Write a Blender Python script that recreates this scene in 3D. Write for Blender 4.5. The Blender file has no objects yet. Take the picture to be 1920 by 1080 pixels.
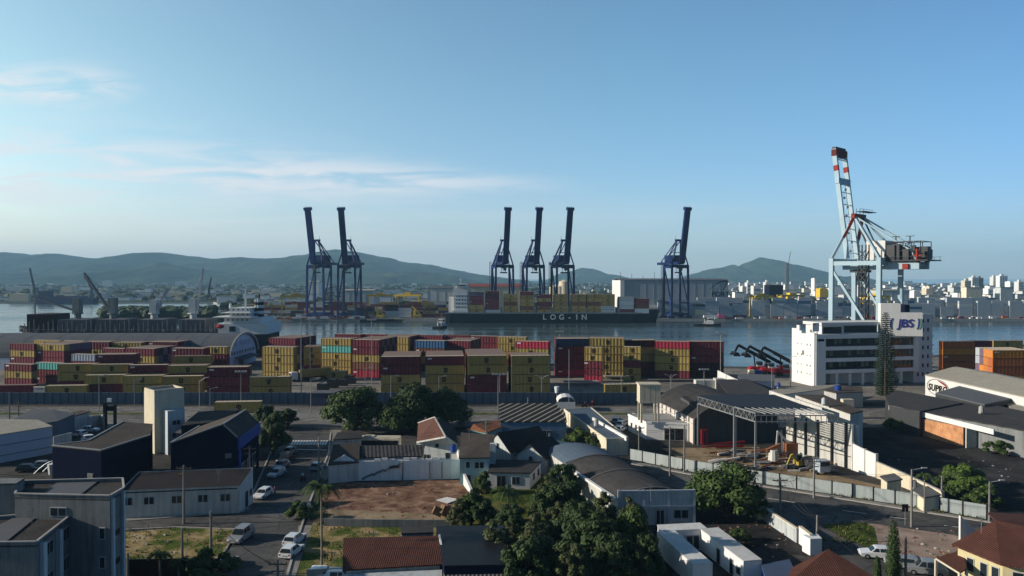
import bpy, math, random
from mathutils import Vector, Matrix, noise as mnoise
R = math.radians
RND = random.Random(11)
SC = bpy.context.scene
C = SC.collection
V = Vector

# ------------------------------------------------------------------ camera
F, H = 1371.0, 36.0                       # focal length in pixels of a 1920 wide frame, drone height in metres
PITCH = math.atan(17 / F)
cam_d = bpy.data.cameras.new('camera'); cam = bpy.data.objects.new('camera', cam_d); C.objects.link(cam)
cam_d.sensor_width = 36; cam_d.lens = 36 * F / 1920; cam_d.clip_start = 0.5; cam_d.clip_end = 90000
cam.location = (0, 0, H); cam.rotation_euler = (math.pi / 2 - PITCH, 0, 0)
SC.camera = cam

# ------------------------------------------------------------------ light
SUN_EL, SUN_AZ = R(19), R(3)              # elevation, and how far the light travels away from the viewer while going right
to_sun = V((-math.cos(SUN_EL) * math.cos(SUN_AZ), -math.cos(SUN_EL) * math.sin(SUN_AZ), math.sin(SUN_EL)))
sun_d = bpy.data.lights.new('sun', 'SUN'); sun = bpy.data.objects.new('sun', sun_d); C.objects.link(sun)
sun_d.energy = 5.0; sun_d.angle = R(0.5); sun_d.color = (1.0, 0.90, 0.76)
sun.rotation_euler = to_sun.to_track_quat('Z', 'Y').to_euler()
SC.view_settings.view_transform = 'Standard'; SC.view_settings.look = 'None'
SC.view_settings.exposure = 0.3; SC.view_settings.gamma = 1.0
SC.cycles.max_bounces = 5; SC.cycles.diffuse_bounces = 2; SC.cycles.glossy_bounces = 3
SC.cycles.transparent_max_bounces = 6; SC.cycles.volume_bounces = 0
SC.cycles.use_denoising = True
SC.cycles.use_adaptive_sampling = True; SC.cycles.adaptive_threshold = 0.012

def N(nt, typ, **kw):
    n = nt.nodes.new(typ)
    for k, v in kw.items():
        if k.startswith('_'): setattr(n, k[1:], v)
        else: n.inputs[k.replace('__', ' ')].default_value = v
    return n
def mth(nt, op, a, b=None, c=None, clamp=False):
    n = nt.nodes.new('ShaderNodeMath'); n.operation = op; n.use_clamp = clamp
    for i, x in enumerate((a, b, c)):
        if x is None: continue
        if hasattr(x, 'is_output'): nt.links.new(x, n.inputs[i])
        else: n.inputs[i].default_value = x
    return n.outputs[0]

world = bpy.data.worlds.new('World'); SC.world = world; world.use_nodes = True
wt = world.node_tree; wt.nodes.clear()
wo = N(wt, 'ShaderNodeOutputWorld'); wb = N(wt, 'ShaderNodeBackground'); wb.inputs['Strength'].default_value = 0.122
sky = N(wt, 'ShaderNodeTexSky'); sky.sky_type = 'NISHITA'; sky.sun_disc = False
sky.sun_elevation = SUN_EL; sky.sun_rotation = math.atan2(to_sun.x, to_sun.y)
sky.altitude = 0; sky.air_density = 1.0; sky.dust_density = 0.4; sky.ozone_density = 2.0
tc = N(wt, 'ShaderNodeTexCoord'); sp = N(wt, 'ShaderNodeSeparateXYZ'); wt.links.new(tc.outputs['Generated'], sp.inputs[0])
yy = mth(wt, 'MAXIMUM', sp.outputs['Y'], 0.12)
cu = mth(wt, 'DIVIDE', sp.outputs['X'], yy); cv = mth(wt, 'DIVIDE', sp.outputs['Z'], yy)
def cloud_noise(su, sv, detail, off):
    cb = N(wt, 'ShaderNodeCombineXYZ'); wt.links.new(mth(wt, 'MULTIPLY', cu, su), cb.inputs[0])
    wt.links.new(mth(wt, 'MULTIPLY', cv, sv), cb.inputs[1]); cb.inputs[2].default_value = off
    n = N(wt, 'ShaderNodeTexNoise', Scale=1.0, Detail=detail, Roughness=0.6); n.inputs['Distortion'].default_value = 0.6
    wt.links.new(cb.outputs[0], n.inputs['Vector']); return n.outputs['Fac']
def band(center0, slope, w0, w1):         # soft horizontal veil: thickness grows from w0 (right) to w1 (left)
    left = mth(wt, 'MULTIPLY_ADD', cu, -1.5, 0.02, clamp=True)
    w = mth(wt, 'MULTIPLY_ADD', left, w1 - w0, w0)
    c = mth(wt, 'MULTIPLY_ADD', cu, slope, center0)
    t = mth(wt, 'DIVIDE', mth(wt, 'SUBTRACT', cv, c), w)
    return mth(wt, 'POWER', 2.718, mth(wt, 'MULTIPLY', mth(wt, 'MULTIPLY', t, t), -1.0))
n1 = cloud_noise(6.5, 48, 12, 3.1); n2 = cloud_noise(7.0, 42, 12, 7.7); n3 = cloud_noise(2.2, 34, 6, 1.3)
def ss(x, lo, hi):
    m = N(wt, 'ShaderNodeMapRange'); m.interpolation_type = 'SMOOTHSTEP'
    wt.links.new(x, m.inputs['Value']); m.inputs['From Min'].default_value = lo; m.inputs['From Max'].default_value = hi
    return m.outputs['Result']
lefty = ss(cu, 0.10, -0.45)
b1 = mth(wt, 'MULTIPLY', mth(wt, 'MULTIPLY', band(0.130, -0.030, 0.011, 0.055), ss(n1, 0.34, 0.62)), ss(cu, 0.16, -0.20))
b2 = mth(wt, 'MULTIPLY', mth(wt, 'MULTIPLY', band(0.262, 0.0, 0.010, 0.026), ss(n2, 0.34, 0.60)), ss(cu, -0.48, -0.60))
b3 = mth(wt, 'MULTIPLY', mth(wt, 'MULTIPLY', band(0.075, 0.0, 0.030, 0.035), ss(n3, 0.42, 0.70)), mth(wt, 'MULTIPLY_ADD', lefty, 0.7, 0.3))
b4 = mth(wt, 'MULTIPLY', mth(wt, 'POWER', ss(cv, 0.17, -0.01), 1.6), mth(wt, 'MULTIPLY_ADD', ss(cu, 0.60, -0.6), 0.40, 0.50))
cl = mth(wt, 'ADD', mth(wt, 'MULTIPLY', b1, 0.85), mth(wt, 'ADD', mth(wt, 'MULTIPLY', b2, 0.9), mth(wt, 'MULTIPLY', b3, 0.40)), clamp=True)
mx0 = N(wt, 'ShaderNodeMix', _data_type='RGBA'); wt.links.new(b4, mx0.inputs['Factor'])
tint = N(wt, 'ShaderNodeVectorMath', _operation='MULTIPLY'); wt.links.new(sky.outputs[0], tint.inputs[0]); tint.inputs[1].default_value = (0.97, 1.19, 1.24)
rg = N(wt, 'ShaderNodeMapRange'); wt.links.new(cu, rg.inputs['Value']); rg.inputs['From Min'].default_value = -0.7; rg.inputs['From Max'].default_value = 0.7
rp = N(wt, 'ShaderNodeValToRGB'); wt.links.new(rg.outputs[0], rp.inputs[0]); re = rp.color_ramp.elements; re.new(0.29); re.new(0.62)   # whiter towards the sun, deeper blue away from it
for e_, p_, c_ in zip(re, (0.0, 0.29, 0.62, 1.0), ((.72, .60, .475), (.59, .53, .47), (.45, .475, .47), (.31, .36, .42))): e_.position = p_; e_.color = (*c_, 1)
sv = N(wt, 'ShaderNodeVectorMath', _operation='MULTIPLY'); wt.links.new(tint.outputs[0], sv.inputs[0]); wt.links.new(rp.outputs[0], sv.inputs[1])
s2_ = N(wt, 'ShaderNodeVectorMath', _operation='SCALE'); wt.links.new(sv.outputs[0], s2_.inputs[0]); s2_.inputs['Scale'].default_value = 2.0
lo = N(wt, 'ShaderNodeMix', _data_type='RGBA'); wt.links.new(ss(cv, 0.30, 0.02), lo.inputs['Factor']); lo.inputs[6].default_value = (1, 1, 1, 1); lo.inputs[7].default_value = (.96, .87, 1.03, 1)
lm = N(wt, 'ShaderNodeVectorMath', _operation='MULTIPLY'); wt.links.new(s2_.outputs[0], lm.inputs[0]); wt.links.new(lo.outputs[2], lm.inputs[1]); wt.links.new(lm.outputs[0], mx0.inputs[6])
hc = N(wt, 'ShaderNodeMix', _data_type='RGBA'); wt.links.new(rg.outputs[0], hc.inputs['Factor']); hc.inputs[6].default_value = (4.5, 5.05, 5.5, 1); hc.inputs[7].default_value = (2.3, 3.15, 4.15, 1); wt.links.new(hc.outputs[2], mx0.inputs[7]); mx0.inputs[7].default_value = (4.3, 4.75, 6.1, 1)
mx = N(wt, 'ShaderNodeMix', _data_type='RGBA'); wt.links.new(cl, mx.inputs['Factor'])
wt.links.new(mx0.outputs[2], mx.inputs[6]); mx.inputs[7].default_value = (5.7, 5.85, 6.1, 1)
dim = N(wt, 'ShaderNodeVectorMath', _operation='MULTIPLY'); wt.links.new(mx.outputs[2], dim.inputs[0])   # unseen sky behind the viewer and overhead dimmed to keep shaded faces dark
fm = N(wt, 'ShaderNodeMix', _data_type='RGBA'); wt.links.new(ss(sp.outputs['Y'], -0.25, 0.80), fm.inputs['Factor']); fm.inputs[6].default_value = (0.30, 0.39, 0.50, 1); fm.inputs[7].default_value = (1, 1, 1, 1)
zd = N(wt, 'ShaderNodeVectorMath', _operation='SCALE'); wt.links.new(fm.outputs[2], zd.inputs[0]); wt.links.new(mth(wt, 'MULTIPLY_ADD', ss(sp.outputs['Z'], 0.42, 0.95), -0.62, 1.0), zd.inputs['Scale'])
wt.links.new(zd.outputs[0], dim.inputs[1]); wt.links.new(dim.outputs[0], wb.inputs['Color']); wt.links.new(wb.outputs[0], wo.inputs['Surface'])

# ------------------------------------------------------------------ picture to place
def ray(px, py):
    dx, dz = (px - 960) / F, -(py - 540) / F
    return V((dx, math.cos(PITCH) + dz * math.sin(PITCH), -math.sin(PITCH) + dz * math.cos(PITCH)))
def P(px, py, z=0.0):                     # the point at height z seen at a pixel of the 1920x1080 photograph
    d = ray(px, py); t = (z - H) / d.z
    return V((d.x * t, d.y * t, z))
def D(px, py, Y):                         # the point at distance Y seen at that pixel
    d = ray(px, py); t = Y / d.y
    return V((d.x * t, Y, H + d.z * t))

# ------------------------------------------------------------------ materials
MATS = {}
def mat(name, col, rough=0.8, var=0.22, scale=0.6, metal=0.0, bump=0.0, streak=0.0, spec=0.10, rand=0.12, island=0.0):
    if name in MATS: return MATS[name]
    m = bpy.data.materials.new(name); m.use_nodes = True; nt = m.node_tree; nt.nodes.clear()
    o = N(nt, 'ShaderNodeOutputMaterial'); b = N(nt, 'ShaderNodeBsdfPrincipled'); nt.links.new(b.outputs[0], o.inputs[0])
    b.inputs['Roughness'].default_value = rough; b.inputs['Metallic'].default_value = metal
    b.inputs['Specular IOR Level'].default_value = spec
    t = N(nt, 'ShaderNodeTexCoord'); n = N(nt, 'ShaderNodeTexNoise', Scale=scale, Detail=6.0, Roughness=0.65)
    nt.links.new(t.outputs['Object'], n.inputs['Vector'])
    f = mth(nt, 'MULTIPLY_ADD', mth(nt, 'SUBTRACT', n.outputs['Fac'], 0.5), var * 4, 1.0)
    if streak:
        mp = N(nt, 'ShaderNodeMapping'); mp.inputs['Scale'].default_value = (1.6, 1.6, 0.12)
        nt.links.new(t.outputs['Object'], mp.inputs[0])
        n2 = N(nt, 'ShaderNodeTexNoise', Scale=1.0, Detail=5.0, Roughness=0.7); nt.links.new(mp.outputs[0], n2.inputs['Vector'])
        s = N(nt, 'ShaderNodeMapRange'); nt.links.new(n2.outputs['Fac'], s.inputs['Value'])
        s.inputs['From Min'].default_value = 0.45; s.inputs['From Max'].default_value = 0.72
        s.inputs['To Min'].default_value = 1.0; s.inputs['To Max'].default_value = 1.0 - streak
        f = mth(nt, 'MULTIPLY', f, s.outputs[0])
    if rand:
        oi = N(nt, 'ShaderNodeObjectInfo')
        f = mth(nt, 'MULTIPLY', f, mth(nt, 'MULTIPLY_ADD', oi.outputs['Random'], 2 * rand, 1 - rand))
    if island:
        g = N(nt, 'ShaderNodeNewGeometry')
        f = mth(nt, 'MULTIPLY', f, mth(nt, 'MULTIPLY_ADD', g.outputs['Random Per Island'], 2 * island, 1 - island))
    mixn = N(nt, 'ShaderNodeVectorMath', _operation='SCALE'); mixn.inputs[0].default_value = col[:3]
    nt.links.new(mth(nt, 'MAXIMUM', f, 0.15), mixn.inputs['Scale']); nt.links.new(mixn.outputs[0], b.inputs['Base Color'])
    if bump:
        bn = N(nt, 'ShaderNodeTexNoise', Scale=scale * 8, Detail=4.0); nt.links.new(t.outputs['Object'], bn.inputs['Vector'])
        bp = N(nt, 'ShaderNodeBump', Strength=bump, Distance=0.2); nt.links.new(bn.outputs['Fac'], bp.inputs['Height'])
        nt.links.new(bp.outputs[0], b.inputs['Normal'])
    MATS[name] = m; m['bsdf'] = b.name
    return m

def pattern_mat(name, c1, c2, kind, scale=1.0, rough=0.85, ang=0.0, bump=0.6, width=0.5, var=0.25):
    """tiles, corrugated sheet or bricks: two tones laid by a wave or brick texture in object space"""
    if name in MATS: return MATS[name]
    m = bpy.data.materials.new(name); m.use_nodes = True; nt = m.node_tree; nt.nodes.clear()
    o = N(nt, 'ShaderNodeOutputMaterial'); b = N(nt, 'ShaderNodeBsdfPrincipled'); nt.links.new(b.outputs[0], o.inputs[0])
    b.inputs['Roughness'].default_value = rough; b.inputs['Specular IOR Level'].default_value = 0.06
    t = N(nt, 'ShaderNodeTexCoord'); mp = N(nt, 'ShaderNodeMapping'); mp.inputs['Rotation'].default_value = (0, 0, ang)
    nt.links.new(t.outputs['Object'], mp.inputs[0])
    if kind == 'brick':
        mp.inputs['Rotation'].default_value = (R(90), 0, ang)
        w = N(nt, 'ShaderNodeTexBrick', Scale=scale); w.inputs['Color1'].default_value = (0.2, 0.2, 0.2, 1)
        w.inputs['Color2'].default_value = (0.8, 0.8, 0.8, 1); w.inputs['Mortar'].default_value = (0.5, 0.5, 0.5, 1)
    else:
        w = N(nt, 'ShaderNodeTexWave', Scale=scale); w.inputs['Distortion'].default_value = 0.25
        w.inputs['Detail'].default_value = 2.0
    nt.links.new(mp.outputs[0], w.inputs['Vector'])
    src = w.outputs['Fac'] if kind == 'brick' else w.outputs['Fac']
    if kind == 'tile':
        mp2 = N(nt, 'ShaderNodeMapping'); mp2.inputs['Rotation'].default_value = (0, 0, ang + R(90)); nt.links.new(t.outputs['Object'], mp2.inputs[0])
        w2 = N(nt, 'ShaderNodeTexWave', Scale=scale * 0.8); nt.links.new(mp2.outputs[0], w2.inputs['Vector'])
        src = mth(nt, 'MULTIPLY', mth(nt, 'MULTIPLY_ADD', w.outputs['Fac'], 0.7, 0.3), mth(nt, 'MULTIPLY_ADD', w2.outputs['Fac'], 0.5, 0.5))
    if kind == 'stripe':
        r = N(nt, 'ShaderNodeMapRange'); nt.links.new(w.outputs['Fac'], r.inputs['Value'])
        r.inputs['From Min'].default_value = width - 0.08; r.inputs['From Max'].default_value = width + 0.08; src = r.outputs[0]
    n = N(nt, 'ShaderNodeTexNoise', Scale=0.5, Detail=6.0, Roughness=0.7); nt.links.new(t.outputs['Object'], n.inputs['Vector'])
    mixn = N(nt, 'ShaderNodeMix', _data_type='RGBA'); nt.links.new(src, mixn.inputs['Factor'])
    mixn.inputs[6].default_value = (*c1, 1); mixn.inputs[7].default_value = (*c2, 1)
    sc_ = N(nt, 'ShaderNodeVectorMath', _operation='SCALE'); nt.links.new(mixn.outputs[2], sc_.inputs[0])
    nt.links.new(mth(nt, 'MULTIPLY_ADD', mth(nt, 'SUBTRACT', n.outputs['Fac'], 0.5), var * 4, 1.0), sc_.inputs['Scale'])
    nt.links.new(sc_.outputs[0], b.inputs['Base Color'])
    if bump:
        bp = N(nt, 'ShaderNodeBump', Strength=bump, Distance=0.08); nt.links.new(src, bp.inputs['Height']); nt.links.new(bp.outputs[0], b.inputs['Normal'])
    MATS[name] = m; return m

M = {}
M['white'] = mat('white_paint', (0.64, 0.64, 0.63), 0.7, 0.05, 0.5, streak=0.10)
M['oldwhite'] = mat('weathered_white_wall', (0.52, 0.51, 0.475), 0.9, 0.10, 0.7, streak=0.40)
M['cream'] = mat('cream_wall', (0.62, 0.55, 0.42), 0.9, 0.10, 0.5, streak=0.25)
M['concrete'] = mat('concrete', (0.36, 0.35, 0.33), 0.9, 0.14, 0.6, streak=0.25)
M['palegrey'] = mat('pale_grey_render', (0.46, 0.49, 0.50), 0.9, 0.12, 0.5, streak=0.38)
M['greywall'] = mat('grey_rendered_wall', (0.185, 0.195, 0.197), 0.9, 0.16, 0.5, streak=0.45)
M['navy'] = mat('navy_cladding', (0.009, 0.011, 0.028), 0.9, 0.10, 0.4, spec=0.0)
M['bluefascia'] = mat('blue_fascia', (0.020, 0.055, 0.24), 0.5, 0.05, 0.5)
M['darkroof'] = mat('dark_fibre_cement_roof', (0.050, 0.047, 0.047), 0.9, 0.30, 0.45, bump=0.3, streak=0.3)
M['brownroof'] = mat('brown_grey_roof', (0.075, 0.062, 0.053), 0.9, 0.32, 0.5, bump=0.3, streak=0.3)
M['greyroof'] = mat('grey_sheet_roof', (0.105, 0.112, 0.125), 0.9, 0.10, 0.3)
M['blueroof'] = mat('blue_grey_sheet_roof', (0.085, 0.115, 0.155), 0.9, 0.10, 0.3)
M['paleroof'] = mat('pale_sheet_roof', (0.34, 0.315, 0.265), 0.9, 0.14, 0.4, streak=0.25)
M['aqua'] = mat('aqua_wall', (0.30, 0.46, 0.48), 0.85, 0.10, 0.5, streak=0.2)
M['yellowwall'] = mat('yellow_wall', (0.50, 0.44, 0.26), 0.85, 0.08, 0.5, streak=0.15)
M['glass'] = mat('window_glass', (0.015, 0.022, 0.028), 0.12, 0.15, 0.3, spec=0.45, rand=0.25)
M['frame'] = mat('window_frame', (0.40, 0.41, 0.42), 0.6, 0.05)
M['black'] = mat('black_paint', (0.012, 0.012, 0.014), 0.5, 0.1)
M['darkmetal'] = mat('dark_steel', (0.05, 0.052, 0.056), 0.55, 0.15, 1.0, metal=0.3)
M['steel'] = mat('galvanised_steel', (0.24, 0.25, 0.26), 0.5, 0.10, 1.0, metal=0.4)
M['craneblue'] = mat('crane_blue_paint', (0.006, 0.020, 0.095), 0.5, 0.12, 0.1)
M['cranegrey'] = mat('crane_pale_blue_paint', (0.34, 0.46, 0.53), 0.55, 0.08, 0.15, streak=0.15)
M['cranered'] = mat('crane_red_paint', (0.24, 0.03, 0.02), 0.55, 0.12, 0.3)
M['red'] = mat('red_paint', (0.30, 0.018, 0.025), 0.45, 0.12, 0.4)
M['pink'] = mat('pink_paint', (0.70, 0.10, 0.25), 0.5, 0.1)
M['yellow'] = mat('yellow_machine_paint', (0.62, 0.42, 0.04), 0.5, 0.12, 0.4)
M['tarp'] = mat('blue_tarpaulin', (0.08, 0.14, 0.42), 0.6, 0.15, 0.8)
M['wood'] = mat('timber', (0.20, 0.13, 0.08), 0.9, 0.2, 1.2)
M['rust'] = mat('rusty_metal', (0.20, 0.08, 0.04), 0.9, 0.3, 1.2)
M['tyre'] = mat('tyre_rubber', (0.015, 0.015, 0.015), 0.9, 0.1)
M['lamp'] = mat('lamp_lens', (0.7, 0.7, 0.66), 0.2, 0.05)
M['tail'] = mat('tail_lamp', (0.35, 0.01, 0.01), 0.3, 0.05)
M['polegrey'] = mat('pole_concrete', (0.20, 0.19, 0.175), 0.9, 0.1, 0.6)
M['cable'] = mat('black_cable', (0.03, 0.03, 0.03), 0.7, 0.0)
M['brick'] = pattern_mat('orange_brickwork', (0.42, 0.19, 0.09), (0.55, 0.33, 0.18), 'brick', 2.2, bump=0.3, var=0.5)
M['redtile'] = pattern_mat('red_clay_tiles', (0.040, 0.020, 0.016), (0.15, 0.062, 0.046), 'tile', 1.3)
M['browntile'] = pattern_mat('aged_brown_tiles', (0.05, 0.03, 0.026), (0.17, 0.08, 0.06), 'tile', 1.3, ang=R(12))
M['darktile'] = pattern_mat('dark_tiles', (0.020, 0.019, 0.022), (0.060, 0.050, 0.050), 'tile', 1.2)
M['orangetile'] = pattern_mat('orange_clay_tiles', (0.13, 0.055, 0.03), (0.30, 0.125, 0.065), 'tile', 1.2)
M['corr'] = pattern_mat('corrugated_sheet', (0.05, 0.05, 0.052), (0.19, 0.19, 0.19), 'wave', 0.7)
M['corrdark'] = pattern_mat('dark_corrugated_sheet', (0.035, 0.034, 0.035), (0.085, 0.080, 0.078), 'wave', 0.45, ang=R(-12), bump=0.5)
M['stripe'] = pattern_mat('striped_roof_sheets', (0.022, 0.021, 0.02), (0.27, 0.255, 0.22), 'stripe', 0.19, ang=R(28), bump=0.3, width=0.84)
M['bark'] = mat('bark', (0.10, 0.075, 0.05), 0.95, 0.25, 1.5)
M['palmtrunk'] = mat('palm_trunk', (0.20, 0.18, 0.14), 0.95, 0.2, 1.5)
def leafmat(name, col): return mat(name, col, 0.75, 0.22, 0.35, island=0.55, rand=0.08, spec=0.25)
M['leaf'] = leafmat('leaf_mid_green', (0.040, 0.068, 0.014)); M['leafdark'] = leafmat('leaf_dark_green', (0.028, 0.050, 0.013))
M['leaflit'] = leafmat('leaf_fresh_green', (0.070, 0.115, 0.018)); M['leafolive'] = leafmat('leaf_olive', (0.055, 0.068, 0.022))
M['pine'] = leafmat('pine_needles', (0.020, 0.040, 0.018)); M['leaforange'] = leafmat('autumn_leaf', (0.22, 0.08, 0.02))
M['dryfrond'] = leafmat('dry_palm_frond', (0.22, 0.18, 0.07))

# ------------------------------------------------------------------ mesh builder
class MB:
    def __init__(s): s.v = []; s.f = []; s.m = []
    def add(s, vs, fs, mi=0):
        o = len(s.v); s.v += [tuple(p) for p in vs]; s.f += [tuple(i + o for i in f) for f in fs]; s.m += [mi] * len(fs); return s
    def box(s, x0, x1, y0, y1, z0, z1, mi=0):
        return s.add([(x0,y0,z0),(x1,y0,z0),(x1,y1,z0),(x0,y1,z0),(x0,y0,z1),(x1,y0,z1),(x1,y1,z1),(x0,y1,z1)],
                     [(0,3,2,1),(4,5,6,7),(0,1,5,4),(1,2,6,5),(2,3,7,6),(3,0,4,7)], mi)
    def bar(s, p, q, w, h=None, mi=0, up=(0, 0, 1)):
        p, q = V(p), V(q); h = h or w; d = (q - p)
        if d.length < 1e-6: return s
        d.normalize(); u = V(up)
        if abs(d.dot(u)) > 0.98: u = V((0, 1, 0))
        a = d.cross(u).normalized() * (w / 2); b = a.cross(d).normalized() * (h / 2)
        vs = [p - a - b, p + a - b, p + a + b, p - a + b, q - a - b, q + a - b, q + a + b, q - a + b]
        return s.add(vs, [(0,1,2,3),(7,6,5,4),(0,4,5,1),(1,5,6,2),(2,6,7,3),(3,7,4,0)], mi)
    def cyl(s, p, q, r0, r1=None, n=8, mi=0, caps=True):
        p, q = V(p), V(q); r1 = r0 if r1 is None else r1; d = (q - p).normalized()
        u = V((0, 0, 1)) if abs(d.z) < 0.95 else V((1, 0, 0)); a = d.cross(u).normalized(); b = d.cross(a)
        vs = []
        for c, r in ((p, r0), (q, r1)):
            for i in range(n):
                t = 2 * math.pi * i / n; vs.append(c + a * (math.cos(t) * r) + b * (math.sin(t) * r))
        fs = [(i, (i + 1) % n, n + (i + 1) % n, n + i) for i in range(n)]
        if caps: fs += [tuple(range(n - 1, -1, -1)), tuple(range(n, 2 * n))]
        return s.add(vs, fs, mi)
    def tube(s, pts, r, n=5, mi=0):
        for i in range(len(pts) - 1):
            ra, rb = (r[i], r[i + 1]) if isinstance(r, (list, tuple)) else (r, r)
            s.cyl(pts[i], pts[i + 1], ra, rb, n, mi, caps=True)
        return s
    def prism(s, pts, z0, z1, mi=0, mtop=None):          # pts: plan polygon (counter-clockwise from above)
        n = len(pts); vs = [(p[0], p[1], z0) for p in pts] + [(p[0], p[1], z1) for p in pts]
        s.add(vs, [(i, (i + 1) % n, n + (i + 1) % n, n + i) for i in range(n)] + [tuple(range(n - 1, -1, -1))], mi)
        return s.add([(p[0], p[1], z1) for p in pts], [tuple(range(n))], mi if mtop is None else mtop)
    def walls(s, top, z0=0.0, mi=0):                      # walls hanging from a 3-D polygon down to z0
        n = len(top); vs = [tuple(p) for p in top] + [(p[0], p[1], z0) for p in top]
        return s.add(vs, [(i, n + i, n + (i + 1) % n, (i + 1) % n) for i in range(n)], mi)
    def slab(s, top, th, mi=0):                           # a sheet of thickness th whose upper face is the 3-D polygon
        n = len(top); vs = [tuple(p) for p in top] + [(p[0], p[1], p[2] - th) for p in top]
        return s.add(vs, [tuple(range(n)), tuple(range(2 * n - 1, n - 1, -1))] + [(i, n + i, n + (i + 1) % n, (i + 1) % n) for i in range(n)], mi)
    def extr(s, prof, p, q, mi=0):                        # profile [(u,z)] swept from p to q; u runs left of the travel direction
        p, q = V(p), V(q); d = (q - p); d.z = 0; d.normalize(); a = V((-d.y, d.x, 0)); n = len(prof)
        vs = [p + a * u + V((0, 0, z)) for u, z in prof] + [q + a * u + V((0, 0, z)) for u, z in prof]
        return s.add(vs, [(i, (i + 1) % n, n + (i + 1) % n, n + i) for i in range(n)] + [tuple(range(n - 1, -1, -1)), tuple(range(n, 2 * n))], mi)
    def blob(s, c, rx, ry, rz, mi=0, jit=0.12, nu=8, nv=5):
        vs = [(c[0], c[1], c[2] - rz)]
        for j in range(1, nv):
            ph = math.pi * j / nv
            for i in range(nu):
                th = 2 * math.pi * i / nu; k = 1 + RND.uniform(-jit, jit)
                vs.append((c[0] + rx * k * math.sin(ph) * math.cos(th), c[1] + ry * k * math.sin(ph) * math.sin(th), c[2] - rz * k * math.cos(ph)))
        vs.append((c[0], c[1], c[2] + rz)); fs = [(0, 1 + (i + 1) % nu, 1 + i) for i in range(nu)]
        for j in range(nv - 2):
            for i in range(nu):
                a = 1 + j * nu + i; b = 1 + j * nu + (i + 1) % nu; fs.append((a, b, b + nu, a + nu))
        k = 1 + (nv - 2) * nu; fs += [(k + i, k + (i + 1) % nu, len(vs) - 1) for i in range(nu)]
        return s.add(vs, fs, mi)
    def mesh(s, name, mats, off=(0, 0, 0)):
        me = bpy.data.meshes.new(name)
        me.from_pydata([(x - off[0], y - off[1], z - off[2]) for x, y, z in s.v], [], s.f)
        for m in (mats if isinstance(mats, (list, tuple)) else [mats]): me.materials.append(M[m] if isinstance(m, str) else m)
        me.polygons.foreach_set('material_index', s.m); me.update()
        return me
def smooth(me):
    me.polygons.foreach_set('use_smooth', [True] * len(me.polygons)); return me

def tag(o, label, cat, group=None, kind=None):
    if label: o['label'] = label
    if cat: o['category'] = cat
    if group: o['group'] = group
    if kind: o['kind'] = kind
    return o
def link(name, me, parent=None, loc=(0, 0, 0), rz=0.0):
    o = bpy.data.objects.new(name, me); C.objects.link(o); o.location = loc; o.rotation_euler = (0, 0, rz)
    if parent is not None: o.parent = parent
    return o
def thing(name, label, cat, loc=(0, 0, 0), rz=0.0, group=None):
    o = bpy.data.objects.new(name, None); C.objects.link(o); o.empty_display_size = 0.5
    o.location = loc; o.rotation_euler = (0, 0, rz); return tag(o, label, cat, group)
def part(mb, name, mats, parent, label=None):             # mb in the parent's own coordinates
    o = link(name, mb.mesh(name, mats), parent)
    if label: o['label'] = label
    return o
def wpart(mb, name, mats, parent, label=None):            # mb in world coordinates, parent an unrotated thing
    base = V((0, 0, 0)); q = parent
    while q is not None: base += V(q.location); q = q.parent
    o = link(name, mb.mesh(name, mats, base), parent)
    if label: o['label'] = label
    return o
def single(mb, name, mats, label, cat, group=None, loc=(0, 0, 0), rz=0.0):
    return tag(link(name, mb.mesh(name, mats), None, loc, rz), label, cat, group)
def structure(mb, name, mats):
    return tag(link(name, mb.mesh(name, mats)), None, None, kind='structure')
def stuff(mb, name, mats, label, cat):
    return tag(link(name, mb.mesh(name, mats)), label, cat, kind='stuff')
def dup(o, loc=None, rz=None, label=None, group=None, sc=None):
    def cp(a, par):
        c = a.copy(); C.objects.link(c); c.parent = par
        for ch in a.children: cp(ch, c)
        return c
    c = cp(o, None)
    if loc is not None: c.location = loc
    if rz is not None: c.rotation_euler = (0, 0, rz)
    if sc is not None: c.scale = (sc, sc, sc)
    if label: c['label'] = label
    if group: c['group'] = group
    return c
def ccw(pts):
    a = sum(pts[i][0] * pts[(i + 1) % len(pts)][1] - pts[(i + 1) % len(pts)][0] * pts[i][1] for i in range(len(pts)))
    return list(pts) if a > 0 else list(reversed(pts))
TXT = {}
def text_mesh(body, size, depth, m, bold=0.02, shear=0.0, space=1.0):      # letters standing upright, read from -Y, centred on the origin
    key = (body, size, depth, bold, shear, space, str(m))
    if key in TXT: return TXT[key]
    cd = bpy.data.curves.new('lettering', 'FONT'); cd.body = body; cd.size = size; cd.extrude = depth / 2; cd.offset = bold
    cd.align_x = 'CENTER'; cd.align_y = 'CENTER'; cd.resolution_u = 3; cd.shear = shear; cd.space_character = space
    o = bpy.data.objects.new('lettering', cd); C.objects.link(o)
    me = bpy.data.meshes.new_from_object(o.evaluated_get(bpy.context.evaluated_depsgraph_get()))
    bpy.data.objects.remove(o); bpy.data.curves.remove(cd)
    me.transform(Matrix.Rotation(math.pi / 2, 4, 'X')); me.materials.clear(); me.materials.append(M[m] if isinstance(m, str) else m)
    TXT[key] = me; return me
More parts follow.
